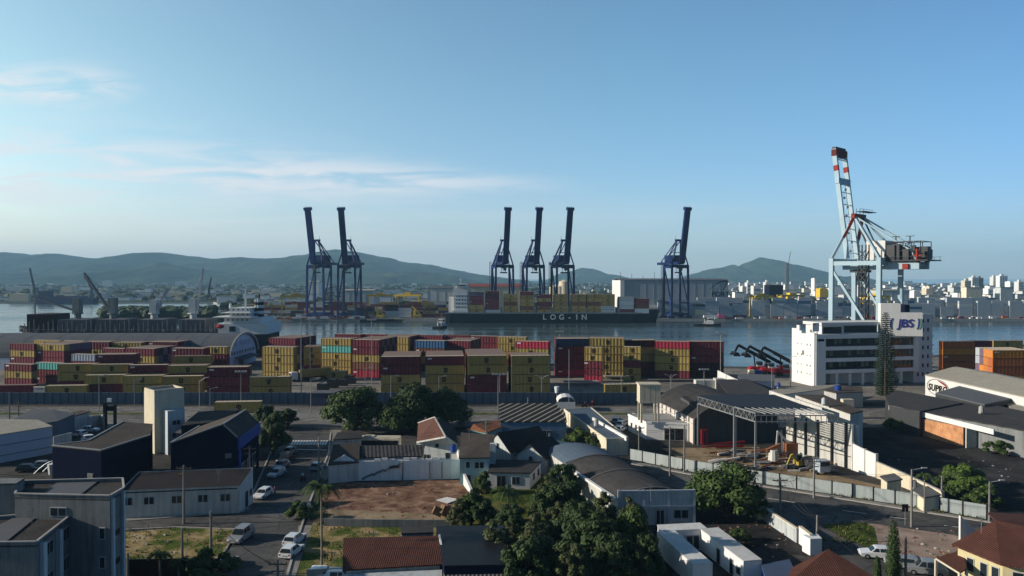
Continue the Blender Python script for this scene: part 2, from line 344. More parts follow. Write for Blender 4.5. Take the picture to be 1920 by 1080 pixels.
# ------------------------------------------------------------------ ground, water, roads
def ground_mat(name, cols, scale, rough=0.95, bump=0.3, worn=0.0):
    m = bpy.data.materials.new(name); m.use_nodes = True; nt = m.node_tree; nt.nodes.clear()
    o = N(nt, 'ShaderNodeOutputMaterial'); b = N(nt, 'ShaderNodeBsdfPrincipled'); nt.links.new(b.outputs[0], o.inputs[0])
    b.inputs['Roughness'].default_value = rough; b.inputs['Specular IOR Level'].default_value = 0.03
    t = N(nt, 'ShaderNodeTexCoord'); n = N(nt, 'ShaderNodeTexNoise', Scale=scale, Detail=8.0, Roughness=0.65); n.inputs['Distortion'].default_value = 0.4
    nt.links.new(t.outputs['Object'], n.inputs['Vector'])
    r = N(nt, 'ShaderNodeValToRGB'); nt.links.new(n.outputs['Fac'], r.inputs[0]); el = r.color_ramp.elements
    k = len(cols)
    for i in range(k - 2): el.new(0.5)
    for i, c in enumerate(cols): el[i].position = 0.34 + 0.32 * i / (k - 1); el[i].color = (*c, 1)
    nf = N(nt, 'ShaderNodeTexNoise', Scale=scale * 14, Detail=5.0, Roughness=0.7); nt.links.new(t.outputs['Object'], nf.inputs['Vector'])
    s = N(nt, 'ShaderNodeVectorMath', _operation='SCALE'); nt.links.new(r.outputs[0], s.inputs[0])
    fac = mth(nt, 'MULTIPLY_ADD', nf.outputs['Fac'], 0.9, 0.55)
    if worn:                                           # repairs, cracks and oil stains
        v = N(nt, 'ShaderNodeTexVoronoi', Scale=0.09); v.feature = 'F1'; nt.links.new(t.outputs['Object'], v.inputs['Vector'])
        sx_ = N(nt, 'ShaderNodeSeparateXYZ'); nt.links.new(v.outputs['Color'], sx_.inputs[0])
        fac = mth(nt, 'MULTIPLY', fac, mth(nt, 'MULTIPLY_ADD', sx_.outputs[0], worn, 1 - worn * .6))
        v2 = N(nt, 'ShaderNodeTexVoronoi', Scale=0.22); v2.feature = 'DISTANCE_TO_EDGE'; nt.links.new(t.outputs['Object'], v2.inputs['Vector'])
        cr_ = N(nt, 'ShaderNodeMapRange'); nt.links.new(v2.outputs['Distance'], cr_.inputs['Value']); cr_.inputs['From Max'].default_value = 0.03; cr_.inputs['To Min'].default_value = 0.55
        fac = mth(nt, 'MULTIPLY', fac, cr_.outputs[0])
        n3_ = N(nt, 'ShaderNodeTexNoise', Scale=0.35, Detail=3.0); nt.links.new(t.outputs['Object'], n3_.inputs['Vector'])
        st_ = N(nt, 'ShaderNodeMapRange'); nt.links.new(n3_.outputs['Fac'], st_.inputs['Value']); st_.inputs['From Min'].default_value = 0.58; st_.inputs['From Max'].default_value = 0.68; st_.inputs['To Min'].default_value = 1.0; st_.inputs['To Max'].default_value = 0.62
        fac = mth(nt, 'MULTIPLY', fac, st_.outputs[0])
    nt.links.new(fac, s.inputs['Scale']); nt.links.new(s.outputs[0], b.inputs['Base Color'])
    if bump:
        bp = N(nt, 'ShaderNodeBump', Strength=bump, Distance=0.25); nt.links.new(nf.outputs['Fac'], bp.inputs['Height']); nt.links.new(bp.outputs[0], b.inputs['Normal'])
    return m
G_town = ground_mat('town_ground', [(0.036, 0.036, 0.037), (0.068, 0.064, 0.060), (0.105, 0.097, 0.085)], 0.05, worn=.45)
G_asph = ground_mat('asphalt', [(0.070, 0.069, 0.069), (0.105, 0.102, 0.10), (0.135, 0.13, 0.127)], 0.10, bump=0.1, worn=.35)
G_dark = ground_mat('dark_asphalt', [(0.024, 0.024, 0.026), (0.042, 0.041, 0.042), (0.062, 0.060, 0.058)], 0.10, bump=0.1, worn=.4)  # darker asphalt colour for the office yard and the right-hand yard
G_ave = ground_mat('sunbleached_asphalt', [(0.13, 0.122, 0.115), (0.18, 0.17, 0.16), (0.22, 0.21, 0.195)], 0.06, bump=0.1, worn=.3)
G_quay = ground_mat('quay_paving', [(0.15, 0.14, 0.13), (0.22, 0.205, 0.185), (0.27, 0.25, 0.22)], 0.03, bump=0.1, worn=.3)
G_pave = ground_mat('pavement_concrete', [(0.20, 0.19, 0.175), (0.28, 0.265, 0.24)], 0.3)
G_tan = ground_mat('bare_earth', [(0.15, 0.105, 0.065), (0.27, 0.20, 0.125), (0.36, 0.28, 0.18)], 0.22, bump=0.6)
G_red = ground_mat('red_soil', [(0.10, 0.052, 0.036), (0.22, 0.125, 0.085), (0.36, 0.235, 0.165)], 0.45, bump=1.0)
G_pink = ground_mat('pinkish_gravel', [(0.20, 0.145, 0.115), (0.32, 0.235, 0.19), (0.38, 0.29, 0.24)], 0.25, bump=0.5)
G_grass = ground_mat('rough_grass', [(0.030, 0.052, 0.012), (0.070, 0.095, 0.020), (0.17, 0.14, 0.055)], 0.30, bump=0.8)
G_lot = ground_mat('patchy_grass_lot', [(0.055, 0.085, 0.016), (0.085, 0.11, 0.025), (0.30, 0.22, 0.105), (0.42, 0.32, 0.19)], 0.20, bump=0.8)
G_plain = ground_mat('far_plain', [(0.016, 0.030, 0.014), (0.035, 0.050, 0.022), (0.075, 0.075, 0.055)], 0.006, bump=0)
G_hill = ground_mat('forested_hillside', [(0.004, 0.012, 0.006), (0.020, 0.036, 0.015), (0.060, 0.075, 0.03)], 0.005, bump=0)
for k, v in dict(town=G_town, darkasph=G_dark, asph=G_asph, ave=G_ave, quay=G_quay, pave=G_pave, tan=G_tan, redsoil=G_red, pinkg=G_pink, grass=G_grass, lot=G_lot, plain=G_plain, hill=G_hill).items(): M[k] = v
M['marking'] = mat('road_marking', (0.62, 0.62, 0.58), 0.8, 0.12, 1.0)
M['kerb'] = mat('kerb_stone', (0.36, 0.34, 0.31), 0.9, 0.12, 0.8)

def water_material():
    m = bpy.data.materials.new('river_water'); m.use_nodes = True; nt = m.node_tree; nt.nodes.clear()
    o = N(nt, 'ShaderNodeOutputMaterial'); b = N(nt, 'ShaderNodeBsdfPrincipled'); nt.links.new(b.outputs[0], o.inputs[0])
    b.inputs['Base Color'].default_value = (0.035, 0.058, 0.062, 1); b.inputs['Roughness'].default_value = 0.10; b.inputs['IOR'].default_value = 1.33
    t = N(nt, 'ShaderNodeTexCoord'); hs = []
    for sc, w in (((0.35, 0.55, 1), 0.5), ((0.035, 0.12, 1), 1.4)):
        mp = N(nt, 'ShaderNodeMapping'); mp.inputs['Scale'].default_value = sc; nt.links.new(t.outputs['Object'], mp.inputs[0])
        n = N(nt, 'ShaderNodeTexNoise', Scale=1.0, Detail=5.0, Roughness=0.6); nt.links.new(mp.outputs[0], n.inputs['Vector'])
        hs.append(mth(nt, 'MULTIPLY', n.outputs['Fac'], w))
    bp = N(nt, 'ShaderNodeBump', Strength=0.35, Distance=0.5); nt.links.new(mth(nt, 'ADD', hs[0], hs[1]), bp.inputs['Height'])
    nt.links.new(bp.outputs[0], b.inputs['Normal'])
    mp = N(nt, 'ShaderNodeMapping'); mp.inputs['Scale'].default_value = (0.004, 0.045, 1); nt.links.new(t.outputs['Object'], mp.inputs[0])
    n = N(nt, 'ShaderNodeTexNoise', Scale=1.0, Detail=6.0, Roughness=0.65); nt.links.new(mp.outputs[0], n.inputs['Vector'])   # wind lanes
    r = N(nt, 'ShaderNodeMapRange'); nt.links.new(n.outputs['Fac'], r.inputs['Value']); r.inputs['From Min'].default_value = 0.38; r.inputs['From Max'].default_value = 0.62; r.inputs['To Min'].default_value = 0.05; r.inputs['To Max'].default_value = 0.30
    nt.links.new(r.outputs[0], b.inputs['Roughness'])
    return m
M['water'] = water_material()
WZ = -2.5
w = MB(); w.add([(-70000, 200, WZ), (70000, 200, WZ), (70000, 70000, WZ), (-70000, 70000, WZ)], [(0, 1, 2, 3)]); structure(w, 'water', 'water')
QUAY = [(-900, 352), (-110, 337), (40, 306), (110, 298), (128, 296), (288, 406), (900, 826)]
near = [(-900, -60), (900, -60)] + list(reversed(QUAY))
g = MB(); g.prism(ccw(near), -9, 0.0, 1, 0); structure(g, 'ground', ['town', 'concrete'])
far = [(-242, 664), (1300, 652), (3600, 3400), (3300, 4300), (2450, 5000), (2900, 6800), (3000, 14000), (-12000, 14000), (-12000, 1250), (-900, 1150), (-470, 1150), (-280, 800)]
g = MB(); g.prism(ccw(far), -9, 0.0, 1, 0); structure(g, 'far_bank', ['plain', 'concrete'])
g = MB(); g.prism(ccw([(-385, 655), (-262, 648), (-272, 760), (-420, 840)]), -9, 0.0); structure(g, 'wooded_spit', ['plain'])
quaystrip = [P(*a) for a in ((-60, 742), (1240, 735), (1500, 735), (2000, 760))]
g = MB(); g.add([(-560, 214, .004), (60, 210, .004), (125, 215, .004), (420, 235, .004), (420, 490, .004), (282, 395, .004), (126, 288, .004), (108, 291, .004), (38, 299, .004), (-110, 330, .004), (-560, 338, .004)], [tuple(range(11))])
structure(g, 'container_yard_paving', 'quay')
g = MB(); g.add([(-240, 664.5, .004), (1290, 653, .004), (1290, 745, .004), (-255, 745, .004)], [(0, 1, 2, 3)]); structure(g, 'far_quay_paving', 'quay')

def flat(name, m, px, z):
    pts = ccw([P(x, y, 0) for x, y in px]); g = MB(); g.add([(p.x, p.y, z) for p in pts], [tuple(range(len(pts)))]); return structure(g, name, m)
g = MB(); g.add([(-330, 177, .006), (95, 177, .006), (150, 190, .006), (150, 206, .006), (-330, 206, .006)], [(0, 1, 2, 3, 4)]); structure(g, 'avenue', 'ave')
flat('street', 'asph', [(350, 1110), (440, 1000), (458, 958), (480, 915), (508, 850), (528, 806), (622, 806), (616, 850), (598, 890), (572, 960), (556, 1010), (528, 1110)], .010)
flat('side_street', 'asph', [(100, 985), (240, 975), (460, 958), (452, 990), (330, 985), (232, 992), (100, 1005)], .007)
flat('upper_street', 'asph', [(1150, 868), (1300, 890), (1426, 911), (1560, 932), (1720, 958), (1990, 1000), (1990, 1030), (1790, 1002), (1640, 982), (1535, 982), (1430, 957), (1300, 922), (1150, 890)], .010)
flat('lane', 'asph', [(1432, 945), (1560, 975), (1545, 990), (1610, 1022), (1668, 1056), (1745, 1110), (1625, 1110), (1560, 1050), (1440, 966)], .007)
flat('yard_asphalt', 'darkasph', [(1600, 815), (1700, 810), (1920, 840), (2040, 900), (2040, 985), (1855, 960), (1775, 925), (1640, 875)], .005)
flat('roadside_pavement', 'pave', [(1184, 864), (1307, 889), (1400, 905), (1560, 928), (1720, 953), (1852, 976), (1990, 994), (1990, 999), (1720, 957), (1560, 931), (1426, 910), (1300, 889), (1184, 868)], .012)
flat('grass_lot', 'lot', [(228, 998), (330, 990), (442, 990), (425, 1030), (402, 1062), (228, 1068)], .012)
flat('red_soil_lot', 'redsoil', [(612, 905), (868, 900), (885, 925), (860, 968), (745, 962), (640, 958), (596, 950)], .012)
flat('bare_lot', 'tan', [(596, 950), (640, 956), (745, 960), (864, 966), (850, 988), (700, 987), (585, 985)], .016)
flat('grass_patch', 'lot', [(585, 985), (700, 985), (850, 987), (850, 1005), (640, 1080), (555, 1090), (570, 1030)], .008)
flat('garden_ground', 'grass', [(870, 905), (1065, 890), (1180, 960), (1230, 1100), (830, 1100), (845, 1000), (870, 960)], .006)
flat('verge_grass', 'grass', [(1538, 984), (1625, 980), (1640, 990), (1650, 1035), (1610, 1020)], .014)
flat('gravel_lot', 'pinkg', [(1622, 980), (1790, 1003), (1830, 1020), (1790, 1060), (1740, 1075), (1652, 1040)], .012)
flat('machine_yard_earth', 'tan', [(1240, 840), (1420, 838), (1560, 890), (1760, 935), (1720, 945), (1560, 922), (1400, 898), (1310, 880)], .006)
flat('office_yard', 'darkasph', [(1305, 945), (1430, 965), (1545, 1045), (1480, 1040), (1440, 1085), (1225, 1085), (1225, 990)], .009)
def strip(name, pxs, wd, ht, m):                       # kerb following pixels on the ground
    g = MB(); pts = [P(x, y, 0) for x, y in pxs]
    for i in range(len(pts) - 1): g.bar(pts[i] + V((0, 0, ht / 2)), pts[i + 1] + V((0, 0, ht / 2)), wd, ht)
    return structure(g, name, m)
strip('kerb', [(1184, 870), (1300, 891), (1426, 912), (1560, 933), (1720, 959), (1990, 1001)], 0.35, 0.13, 'kerb')
strip('kerb', [(620, 812), (616, 850), (600, 890), (574, 960), (558, 1010), (530, 1110)], 0.3, 0.13, 'kerb')
strip('kerb', [(526, 812), (506, 852), (478, 917), (456, 960), (240, 977)], 0.3, 0.13, 'kerb')
strip('kerb', [(232, 994), (330, 989), (446, 993), (404, 1062), (352, 1112)], 0.3, 0.13, 'kerb')
flat('pavement', 'pave', [(560, 985), (585, 985), (570, 1030), (548, 1100), (530, 1100), (556, 1012)], .014)
flat('pavement', 'pave', [(465, 940), (470, 955), (300, 972), (236, 976), (236, 968), (440, 948)], .014)
flat('pavement', 'pave', [(620, 806), (640, 806), (636, 850), (612, 900), (600, 895), (616, 850)], .014)
g = MB()
for a, b in ((-260, -96), (-48, 30), (34, 60)):
    g.prism(ccw([(a, 193.0), (b, 193.0), (b + 2, 195.5), (a - 2, 195.5)]), 0.0, 0.16, 1, 0)
structure(g, 'median_strip', ['grass', 'kerb'])
g = MB()
for i in range(13):                                    # zebra crossing
    a, b = P(550 + i * 5.3, 826), P(546 + i * 5.3, 834); d = V((0.24, 0, 0))
    g.add([(a - d) + V((0, 0, .02)), (b - d) + V((0, 0, .02)), (b + d) + V((0, 0, .02)), (a + d) + V((0, 0, .02))], [(0, 1, 2, 3)])
a, b = P(540, 842), P(613, 844); g.bar(a + V((0, 0, .016)), b + V((0, 0, .016)), .4, .01)
for px in ([(1440, 934), (1490, 942)], [(1580, 957), (1625, 963)], [(1668, 969), (1700, 973)], [(1770, 985), (1810, 990)]):
    g.bar(P(*px[0], .02), P(*px[1], .02), .14, .01)
for y in (186.5, 201):
    for i in range(40): g.box(-260 + i * 9, -257 + i * 9, y - .07, y + .07, .01, .016)
structure(g, 'road_marking', 'marking')

# ------------------------------------------------------------------ hills
def hill(name, prof, dist, depth, seed, rough=14.0):
    nx, ny = 420, 22; x0, x1 = prof[0][0], prof[-1][0]; vs, fs = [], []
    def h(px):
        for i in range(len(prof) - 1):
            if prof[i][0] <= px <= prof[i + 1][0]:
                t = (px - prof[i][0]) / max(1e-6, prof[i + 1][0] - prof[i][0]); t = t * t * (3 - 2 * t) * .5 + t * .5
                return prof[i][1] * (1 - t) + prof[i + 1][1] * t
        return 523
    for j in range(ny):
        s = j / (ny - 1) * 2 - 1
        for i in range(nx):
            px = x0 + (x1 - x0) * i / (nx - 1); Y = dist + s * depth
            zr = max(0.0, H + (523 - h(px)) * dist / F); X = (px - 960) / F * dist
            k = max(0.0, 1 - abs(s)) ** 0.8
            z = zr * k + mnoise.fractal(V((X / 420 + seed, Y / 420, 0)), 0.8, 2.1, 7) * rough * 2.2 * (0.6 + 0.4 * min(1, 3 * abs(s))) * min(1, k * 3) * min(1, zr / 60)
            vs.append((X, Y, max(-8.0, z if abs(s) < 1 else -8)))
    for j in range(ny - 1):
        for i in range(nx - 1): a = j * nx + i; fs.append((a, a + 1, a + nx + 1, a + nx))
    g = MB(); g.add(vs, fs); o = structure(g, name, 'hill'); smooth(o.data); return o
hill('hills', [(-420, 490), (-200, 474), (0, 471), (60, 476), (115, 474), (140, 477), (180, 483), (230, 477), (280, 470), (305, 471), (345, 480), (400, 484), (460, 481), (520, 482), (560, 478), (600, 471), (640, 468), (680, 474), (720, 482), (760, 492), (800, 494), (850, 505), (920, 517), (990, 526)], 6000, 1500, 0.0)
hill('hills', [(-300, 505), (0, 512), (90, 516), (180, 508), (240, 500), (300, 493), (340, 499), (400, 512), (470, 514), (560, 508), (640, 503), (700, 510), (800, 514), (860, 520), (900, 528)], 4600, 700, 5.0, 18)
hill('hills', [(1020, 527), (1060, 510), (1090, 502), (1112, 504), (1140, 514), (1158, 516), (1175, 520), (1190, 526)], 6800, 900, 9.0)
hill('hills', [(1255, 527), (1310, 513), (1340, 504), (1372, 495), (1385, 497), (1402, 489), (1430, 481), (1455, 486), (1490, 498), (1530, 507), (1560, 519), (1585, 529)], 6100, 1000, 13.0)

# ------------------------------------------------------------------ shipping containers
PAL = {'yellow': (0.34, 0.245, 0.078), 'maroon': (0.150, 0.030, 0.042), 'brown': (0.17, 0.07, 0.045), 'teal': (0.10, 0.36, 0.32), 'blue': (0.05, 0.12, 0.24), 'navy': (0.03, 0.045, 0.10),
       'grey': (0.46, 0.51, 0.55), 'red': (0.34, 0.035, 0.06), 'orange': (0.66, 0.23, 0.03), 'rust': (0.48, 0.125, 0.035), 'white': (0.62, 0.62, 0.60), 'dark': (0.045, 0.018, 0.02), 'purple': (0.16, 0.10, 0.16), 'slate': (0.22, 0.26, 0.33)}
for k, c in PAL.items(): M['c_' + k] = mat('container_' + k, c, 0.65, 0.10, 0.5, streak=0.18, rand=0.16)
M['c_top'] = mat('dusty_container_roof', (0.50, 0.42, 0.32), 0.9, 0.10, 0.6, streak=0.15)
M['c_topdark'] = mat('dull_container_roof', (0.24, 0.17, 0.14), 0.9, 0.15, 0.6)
CACHE = {}
def container_mesh(L, h, col, ribs=True):
    key = (L, round(h, 2), col, ribs)
    if key in CACHE: return CACHE[key]
    m = MB(); W2 = 1.22; e = L / 2
    for sx in (-1, 1):
        for sy in (-1, 1): m.box(min(sx * e, sx * (e - .16)), max(sx * e, sx * (e - .16)), min(sy * W2, sy * (W2 - .16)), max(sy * W2, sy * (W2 - .16)), 0, h)
    for sy in (-1, 1):
        for z0, z1 in ((.13, .26), (h - .10, h - .02)): m.box(-e + .16, e - .16, min(sy * W2, sy * (W2 - .06)), max(sy * W2, sy * (W2 - .06)), z0, z1)
    for sx in (-1, 1):
        for z0, z1 in ((.13, .26), (h - .10, h - .02)): m.box(min(sx * e, sx * (e - .06)), max(sx * e, sx * (e - .06)), -W2 + .16, W2 - .16, z0, z1)
        x = sx * (e - .05); n = 5
        m.box(min(x, x - sx * .03), max(x, x - sx * .03), -W2 + .16, W2 - .16, .2, h - .10)
        for i in range(n): y = -W2 + .35 + i * (2 * W2 - .7) / (n - 1); m.box(min(x, x + sx * .05), max(x, x + sx * .05), y - .04, y + .04, .18, h - .14)
    for sy in (-1, 1):
        n = int(L / 0.62); vs, fs = [], []
        for i in range(2 * n + 2):
            x = -e + .16 + (L - .32) * i / (2 * n + 1); y = sy * (W2 - (.02 if (i // 2) % 2 else .10)); vs += [(x, y, .26), (x, y, h - .10)]
        for i in range(2 * n + 1): a = 2 * i; fs.append((a, a + 2, a + 3, a + 1) if sy < 0 else (a, a + 1, a + 3, a + 2))
        m.add(vs, fs)
    m.box(-e + .05, e - .05, -W2 + .13, W2 - .13, .16, .24)
    CACHE[key] = m.mesh('container', 'c_' + col); return CACHE[key]
def roof_mesh(L, h, top):
    key = ('roof', L, round(h, 2), top)
    if key not in CACHE:
        m = MB(); e = L / 2
        m.box(-e + .03, e - .03, -1.19, 1.19, h - .10, h - .02)
        n = int(L / 1.2)
        for i in range(n): x = -e + .5 + i * (L - 1) / (n - 1); m.box(x - .18, x + .18, -1.1, 1.1, h - .02, h + .01)
        CACHE[key] = m.mesh('roof', top)
    return CACHE[key]
def door_mesh(h, col):
    key = ('door', round(h, 2), col)
    if key not in CACHE:
        m = MB(); m.box(-.03, .03, -1.05, -.02, .2, h - .16); m.box(-.03, .03, .02, 1.05, .2, h - .16)
        for y in (-.8, -.3, .3, .8): m.cyl((-.06, y, .15), (-.06, y, h - .12), .03, n=5, mi=1)
        CACHE[key] = m.mesh('door', ['c_' + col, 'steel'])
    return CACHE[key]
M['emblem'] = mat('emblem_black', (0.020, 0.015, 0.010), 0.7, 0.1)
def emblem_mesh():
    if 'emblem' not in CACHE:
        a = text_mesh('m', 1.7, 0.03, 'emblem', 0.06); b = text_mesh('sc', 1.25, 0.03, 'emblem', 0.055)
        me = bpy.data.meshes.new('emblem'); vs, fs = [], []
        for src, dz in ((a, .36), (b, -.44)):
            o = len(vs); vs += [(v.co.x, v.co.y, v.co.z + dz) for v in src.vertices]; fs += [tuple(i + o for i in p.vertices) for p in src.polygons]
        me.from_pydata(vs, [], fs); me.materials.append(M['emblem']); CACHE['emblem'] = me
    return CACHE['emblem']
def mark_mesh():
    if 'mark' not in CACHE:
        m = MB(); m.box(-.65, .65, -.02, .02, -.22, .22); CACHE['mark'] = m.mesh('emblem', 'white')
    return CACHE['mark']
REST = MB(); RESTP = list(PAL); NCONT = [0]; GROUP = [None]
def rest_box(cx, cy, yaw, L, z0, z1, col, top=True):
    c, s = math.cos(yaw), math.sin(yaw); q = []
    for x, y in ((-L / 2, -1.22), (L / 2, -1.22), (L / 2, 1.22), (-L / 2, 1.22)): q.append((cx + x * c - y * s, cy + x * s + y * c))
    REST.prism(q, z0 + .02, z1 - .02, RESTP.index(col), len(RESTP) if top else None)
ORD = {1: ['on its own'], 2: ['upper of two', 'lower of two']}
def ordname(k, n):
    if n == 1: return 'alone'
    if k == n - 1: return 'topmost'
    if k == 0: return 'bottom'
    return {1: 'second from top', 2: 'third from top', 3: 'fourth from top', 4: 'fifth from top'}[n - 1 - k]
LITY, DARKY = R(-13), R(6)
def stack(x0, x1, ytop, cols, desc, Y=None, yaw=0.0, L=12.19, hid=0, rear=0, rearcols=('maroon', 'yellow', 'brown'), z0=0.0, th=None, top=True, doors=False, group='containers stacked in the near yard', ends=None):
    n = len(cols); Y = Y or L * F / (x1 - x0); cx = ((x0 + x1) / 2 - 960) / F * Y
    zt = D((x0 + x1) / 2, ytop, Y).z
    t = th or min(3.0, max(2.45, (zt - z0) / n))
    nx, ny = -math.sin(yaw), math.cos(yaw); px, py = cx + nx * 1.22, Y + ny * 1.22
    words = {'navy': 'dark blue', 'dark': 'dark maroon', 'rust': 'rusty orange', 'slate': 'blue-grey'}
    for k, c in enumerate(cols):
        z = z0 + k * t
        if k < hid: rest_box(px, py, yaw, L, z, z + t, c); continue
        o = link('shipping_container', container_mesh(L, t - .03, c), None, (px, py, z), yaw); NCONT[0] += 1
        tag(o, f"{words.get(c, c)} container, {ordname(k, n)}, {desc}", 'container', group)
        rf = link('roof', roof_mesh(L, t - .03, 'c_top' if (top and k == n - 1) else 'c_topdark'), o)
        if c == 'yellow' and L > 5: link('emblem', emblem_mesh(), o, (-.3 if k % 2 else .25, -1.235, t * .5))
        elif (k * 7 + int(x0)) % 3 == 0: link('emblem', mark_mesh(), o, (-L * .39, -1.225, t * .72))
        if doors: link('door', door_mesh(t - .03, c), o, (-L / 2 - .03, 0, 0))
    for r_ in range(1, rear + 1):
        for k in range(n):
            c = rearcols[(k * 5 + r_ * 3 + int(x0)) % len(rearcols)] if ends is None else ends[r_ - 1][k]
            rest_box(px + nx * 2.5 * r_, py + ny * 2.5 * r_, yaw, L, z0 + k * t, z0 + (k + 1) * t, c)
Yl, Mr, Br, Te, Bl, Nv, Gy, Rd, Og, Rs, Wh = 'yellow', 'maroon', 'brown', 'teal', 'blue', 'navy', 'grey', 'red', 'orange', 'rust', 'white'
# front row by the fence, left half, in shade
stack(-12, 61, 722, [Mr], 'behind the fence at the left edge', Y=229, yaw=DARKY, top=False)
stack(86, 158, 718, [Yl], 'behind the fence right of the small white cabin', Y=226, yaw=DARKY)
stack(160, 231, 703, [Mr, Yl], 'front pair behind the fence left of the grey tower', Y=229, yaw=DARKY)
stack(232, 303, 704, [Yl, Yl], 'front pair right behind the grey water tower', Y=229, yaw=DARKY)
stack(304.5, 376, 705, [Yl, Yl], 'front pair right of the grey water tower', Y=229, yaw=DARKY)
stack(388, 464, 686, [Mr, Mr, Mr], 'maroon front stack behind the curved street lamp', Y=224, yaw=DARKY, rear=1, rearcols=(Yl, Br))
stack(466, 544, 706, [Yl, Yl], 'front pair below the tall sunlit yellow stack', Y=224, yaw=DARKY)
stack(402, 487, 751, [Yl], 'standing outside the fence on the avenue', Y=196, yaw=DARKY)
# second row
stack(112, 174, 682, [Mr, Yl, Yl], 'second row, under the grey-blue container', Y=237, yaw=DARKY, hid=1)
stack(176, 238, 683, [Mr, Yl, Yl], 'second row, under the wide dark maroon top', Y=237, yaw=DARKY, hid=1)
stack(241, 312, 684, [Yl, Yl, Mr], 'second row, behind the grey water tower', Y=236, yaw=DARKY, hid=1)
stack(315, 385, 685, [Yl, Mr, Yl], 'second row, left of the maroon front stack', Y=236, yaw=DARKY, hid=1, rear=1)
# left end blocks
stack(4, 60, 694.5, [Mr, Yl, Mr], 'low stack at the left end of the yard', Y=246, yaw=R(-13), L=11)
stack(63, 112, 696, [Mr, Mr, Te], 'stack with the pale green container', Y=250, yaw=R(-13), L=10)
stack(16, 64, 649, [Yl, Mr, Mr, Yl, Mr], 'leftmost tall stack', Y=268, yaw=R(-14), L=11, hid=1, top=False)
stack(66, 120, 650, [Yl, Mr, Mr, Mr, Yl], 'second tall stack from the left', Y=266, yaw=R(-14), hid=1, rear=4, rearcols=(Mr, Br, 'purple'))
stack(131, 178, 665, [Mr, Br, Mr, 'slate'], 'stack capped by the grey-blue container', Y=254, yaw=R(-13), hid=2, L=9.5)
stack(180, 251, 664, [Mr, Yl, Mr, Mr], 'wide maroon stack above the yellow pair', Y=243, yaw=DARKY, hid=2, rear=1)
stack(322, 396, 667, [Yl, Yl, Mr, Yl], 'shaded yellow stack left of the arched shed', Y=243, yaw=DARKY, hid=2, top=False)
stack(63, 107, 638, [Mr, Yl, Yl, Yl], 'far row against the long shed, leftmost', Y=288, yaw=R(-13), hid=2)
stack(108, 151, 639, [Yl, Yl, Yl, Yl], 'far row against the long shed, second from left', Y=288, yaw=R(-13), hid=2)
stack(152, 199, 641, [Yl, Mr, Yl, Mr], 'far row against the long shed, third from left', Y=286, yaw=R(-6), hid=2, rear=2)
stack(210, 262, 642, [Yl, Mr, Mr, Yl], 'far row against the long shed, fourth from left', Y=286, yaw=R(-6), hid=3, rear=2)
stack(279, 329, 641, [Yl, Mr, Yl, Mr], 'far row against the long shed, rightmost', Y=286, yaw=R(-6), hid=3, rear=4, rearcols=('purple', Mr))
stack(190, 231, 653, [Yl, Yl, Mr, Mr], 'middle row, short maroon one below the far row', Y=270, yaw=R(-13), hid=2, L=9.5)
stack(233, 288, 653, [Yl, Mr, Yl, Mr], 'middle row, ribbed maroon top with deep side', Y=264, yaw=R(-12), hid=2, rear=4, rearcols=('purple', 'dark'))
stack(318, 382, 653, [Yl, Yl, Mr, Mr], 'middle row, maroon top left of the yellow end', Y=262, yaw=R(-5), hid=3, rear=1)
stack(385, 424, 650, [Yl, Mr, Mr, Yl], 'middle row, last before the arched shed front', Y=268, yaw=R(-5), hid=2, L=8)
# middle blocks
stack(488, 552, 648, [Yl, Yl, Yl, Yl], 'sunlit yellow stack right of the arched shed', Y=258, yaw=LITY, rear=1, rearcols=(Br, Yl))
stack(503, 553, 634, [Br, Mr, Mr, Mr], 'maroon stack behind the sunlit yellow one', Y=300, yaw=LITY, hid=2, rear=6, rearcols=('dark', Mr), top=False)
stack(569, 599, 655, [Mr, Yl, Yl, Yl], 'narrow shaded stack beside the thin light mast', Y=283, yaw=DARKY, L=6.1, rear=2, top=False)
stack(603, 655, 635, [Yl, Yl, Yl, Te, Yl], 'stack with the turquoise container', Y=276, yaw=R(-13), rear=2)
stack(600, 648, 690, [Yl], 'in front of the turquoise one', Y=262, yaw=R(-7), L=9.5)
stack(660, 710, 637, [Rd, Br, Yl, Mr, Mr], 'sunlit mixed stack crossed by the tall mast', Y=266, yaw=R(-13), rear=6, rearcols=('dark', Br), L=10.5)
stack(628, 674, 624, [Yl, Mr, Mr, Mr], 'waterside row, leftmost maroon', Y=318, yaw=LITY, hid=3)
stack(676, 719, 624, [Yl, Mr, Mr, Mr], 'waterside row, second maroon', Y=318, yaw=LITY, hid=3)
stack(719, 759, 628, [Mr, Yl, Yl, Yl], 'waterside row, yellow with deep dark side', Y=303, yaw=R(-13), hid=1, rear=5, rearcols=('dark', Mr))
stack(782, 826, 626, [Mr, Yl, Mr, Mr], 'waterside row, third maroon', Y=312, yaw=LITY, hid=3, top=False)
stack(828, 878, 627, [Mr, Yl, Mr, Mr], 'waterside row, fourth maroon', Y=312, yaw=LITY, hid=3, top=False)
stack(882, 931, 630, [Mr, Yl, Mr, Mr], 'waterside row, last maroon before the yellow', Y=308, yaw=LITY, hid=2)
stack(934, 984, 631, [Mr, Yl, Yl, Yl], 'waterside row, rightmost yellow', Y=302, yaw=LITY, hid=2, rear=1)
stack(778, 832, 638, [Mr, Yl, Br, Bl], 'stack with the mid-blue container', Y=284, yaw=LITY, hid=2, rear=1)
stack(836, 881, 638, [Mr, Yl, Br, Mr], 'maroon stack right of the mid-blue one', Y=284, yaw=R(-13), hid=2, rear=5, rearcols=('dark', Br), L=10)
stack(968, 1026, 640, [Mr, Mr, Br, Yl, Rd], 'stack capped by the bright red container', Y=266, yaw=LITY, hid=2, rear=1)
stack(715, 787, 668.5, [Yl, Yl, Mr, Mr], 'front dark block behind the big trees, leftmost', Y=230, yaw=DARKY, rear=6)
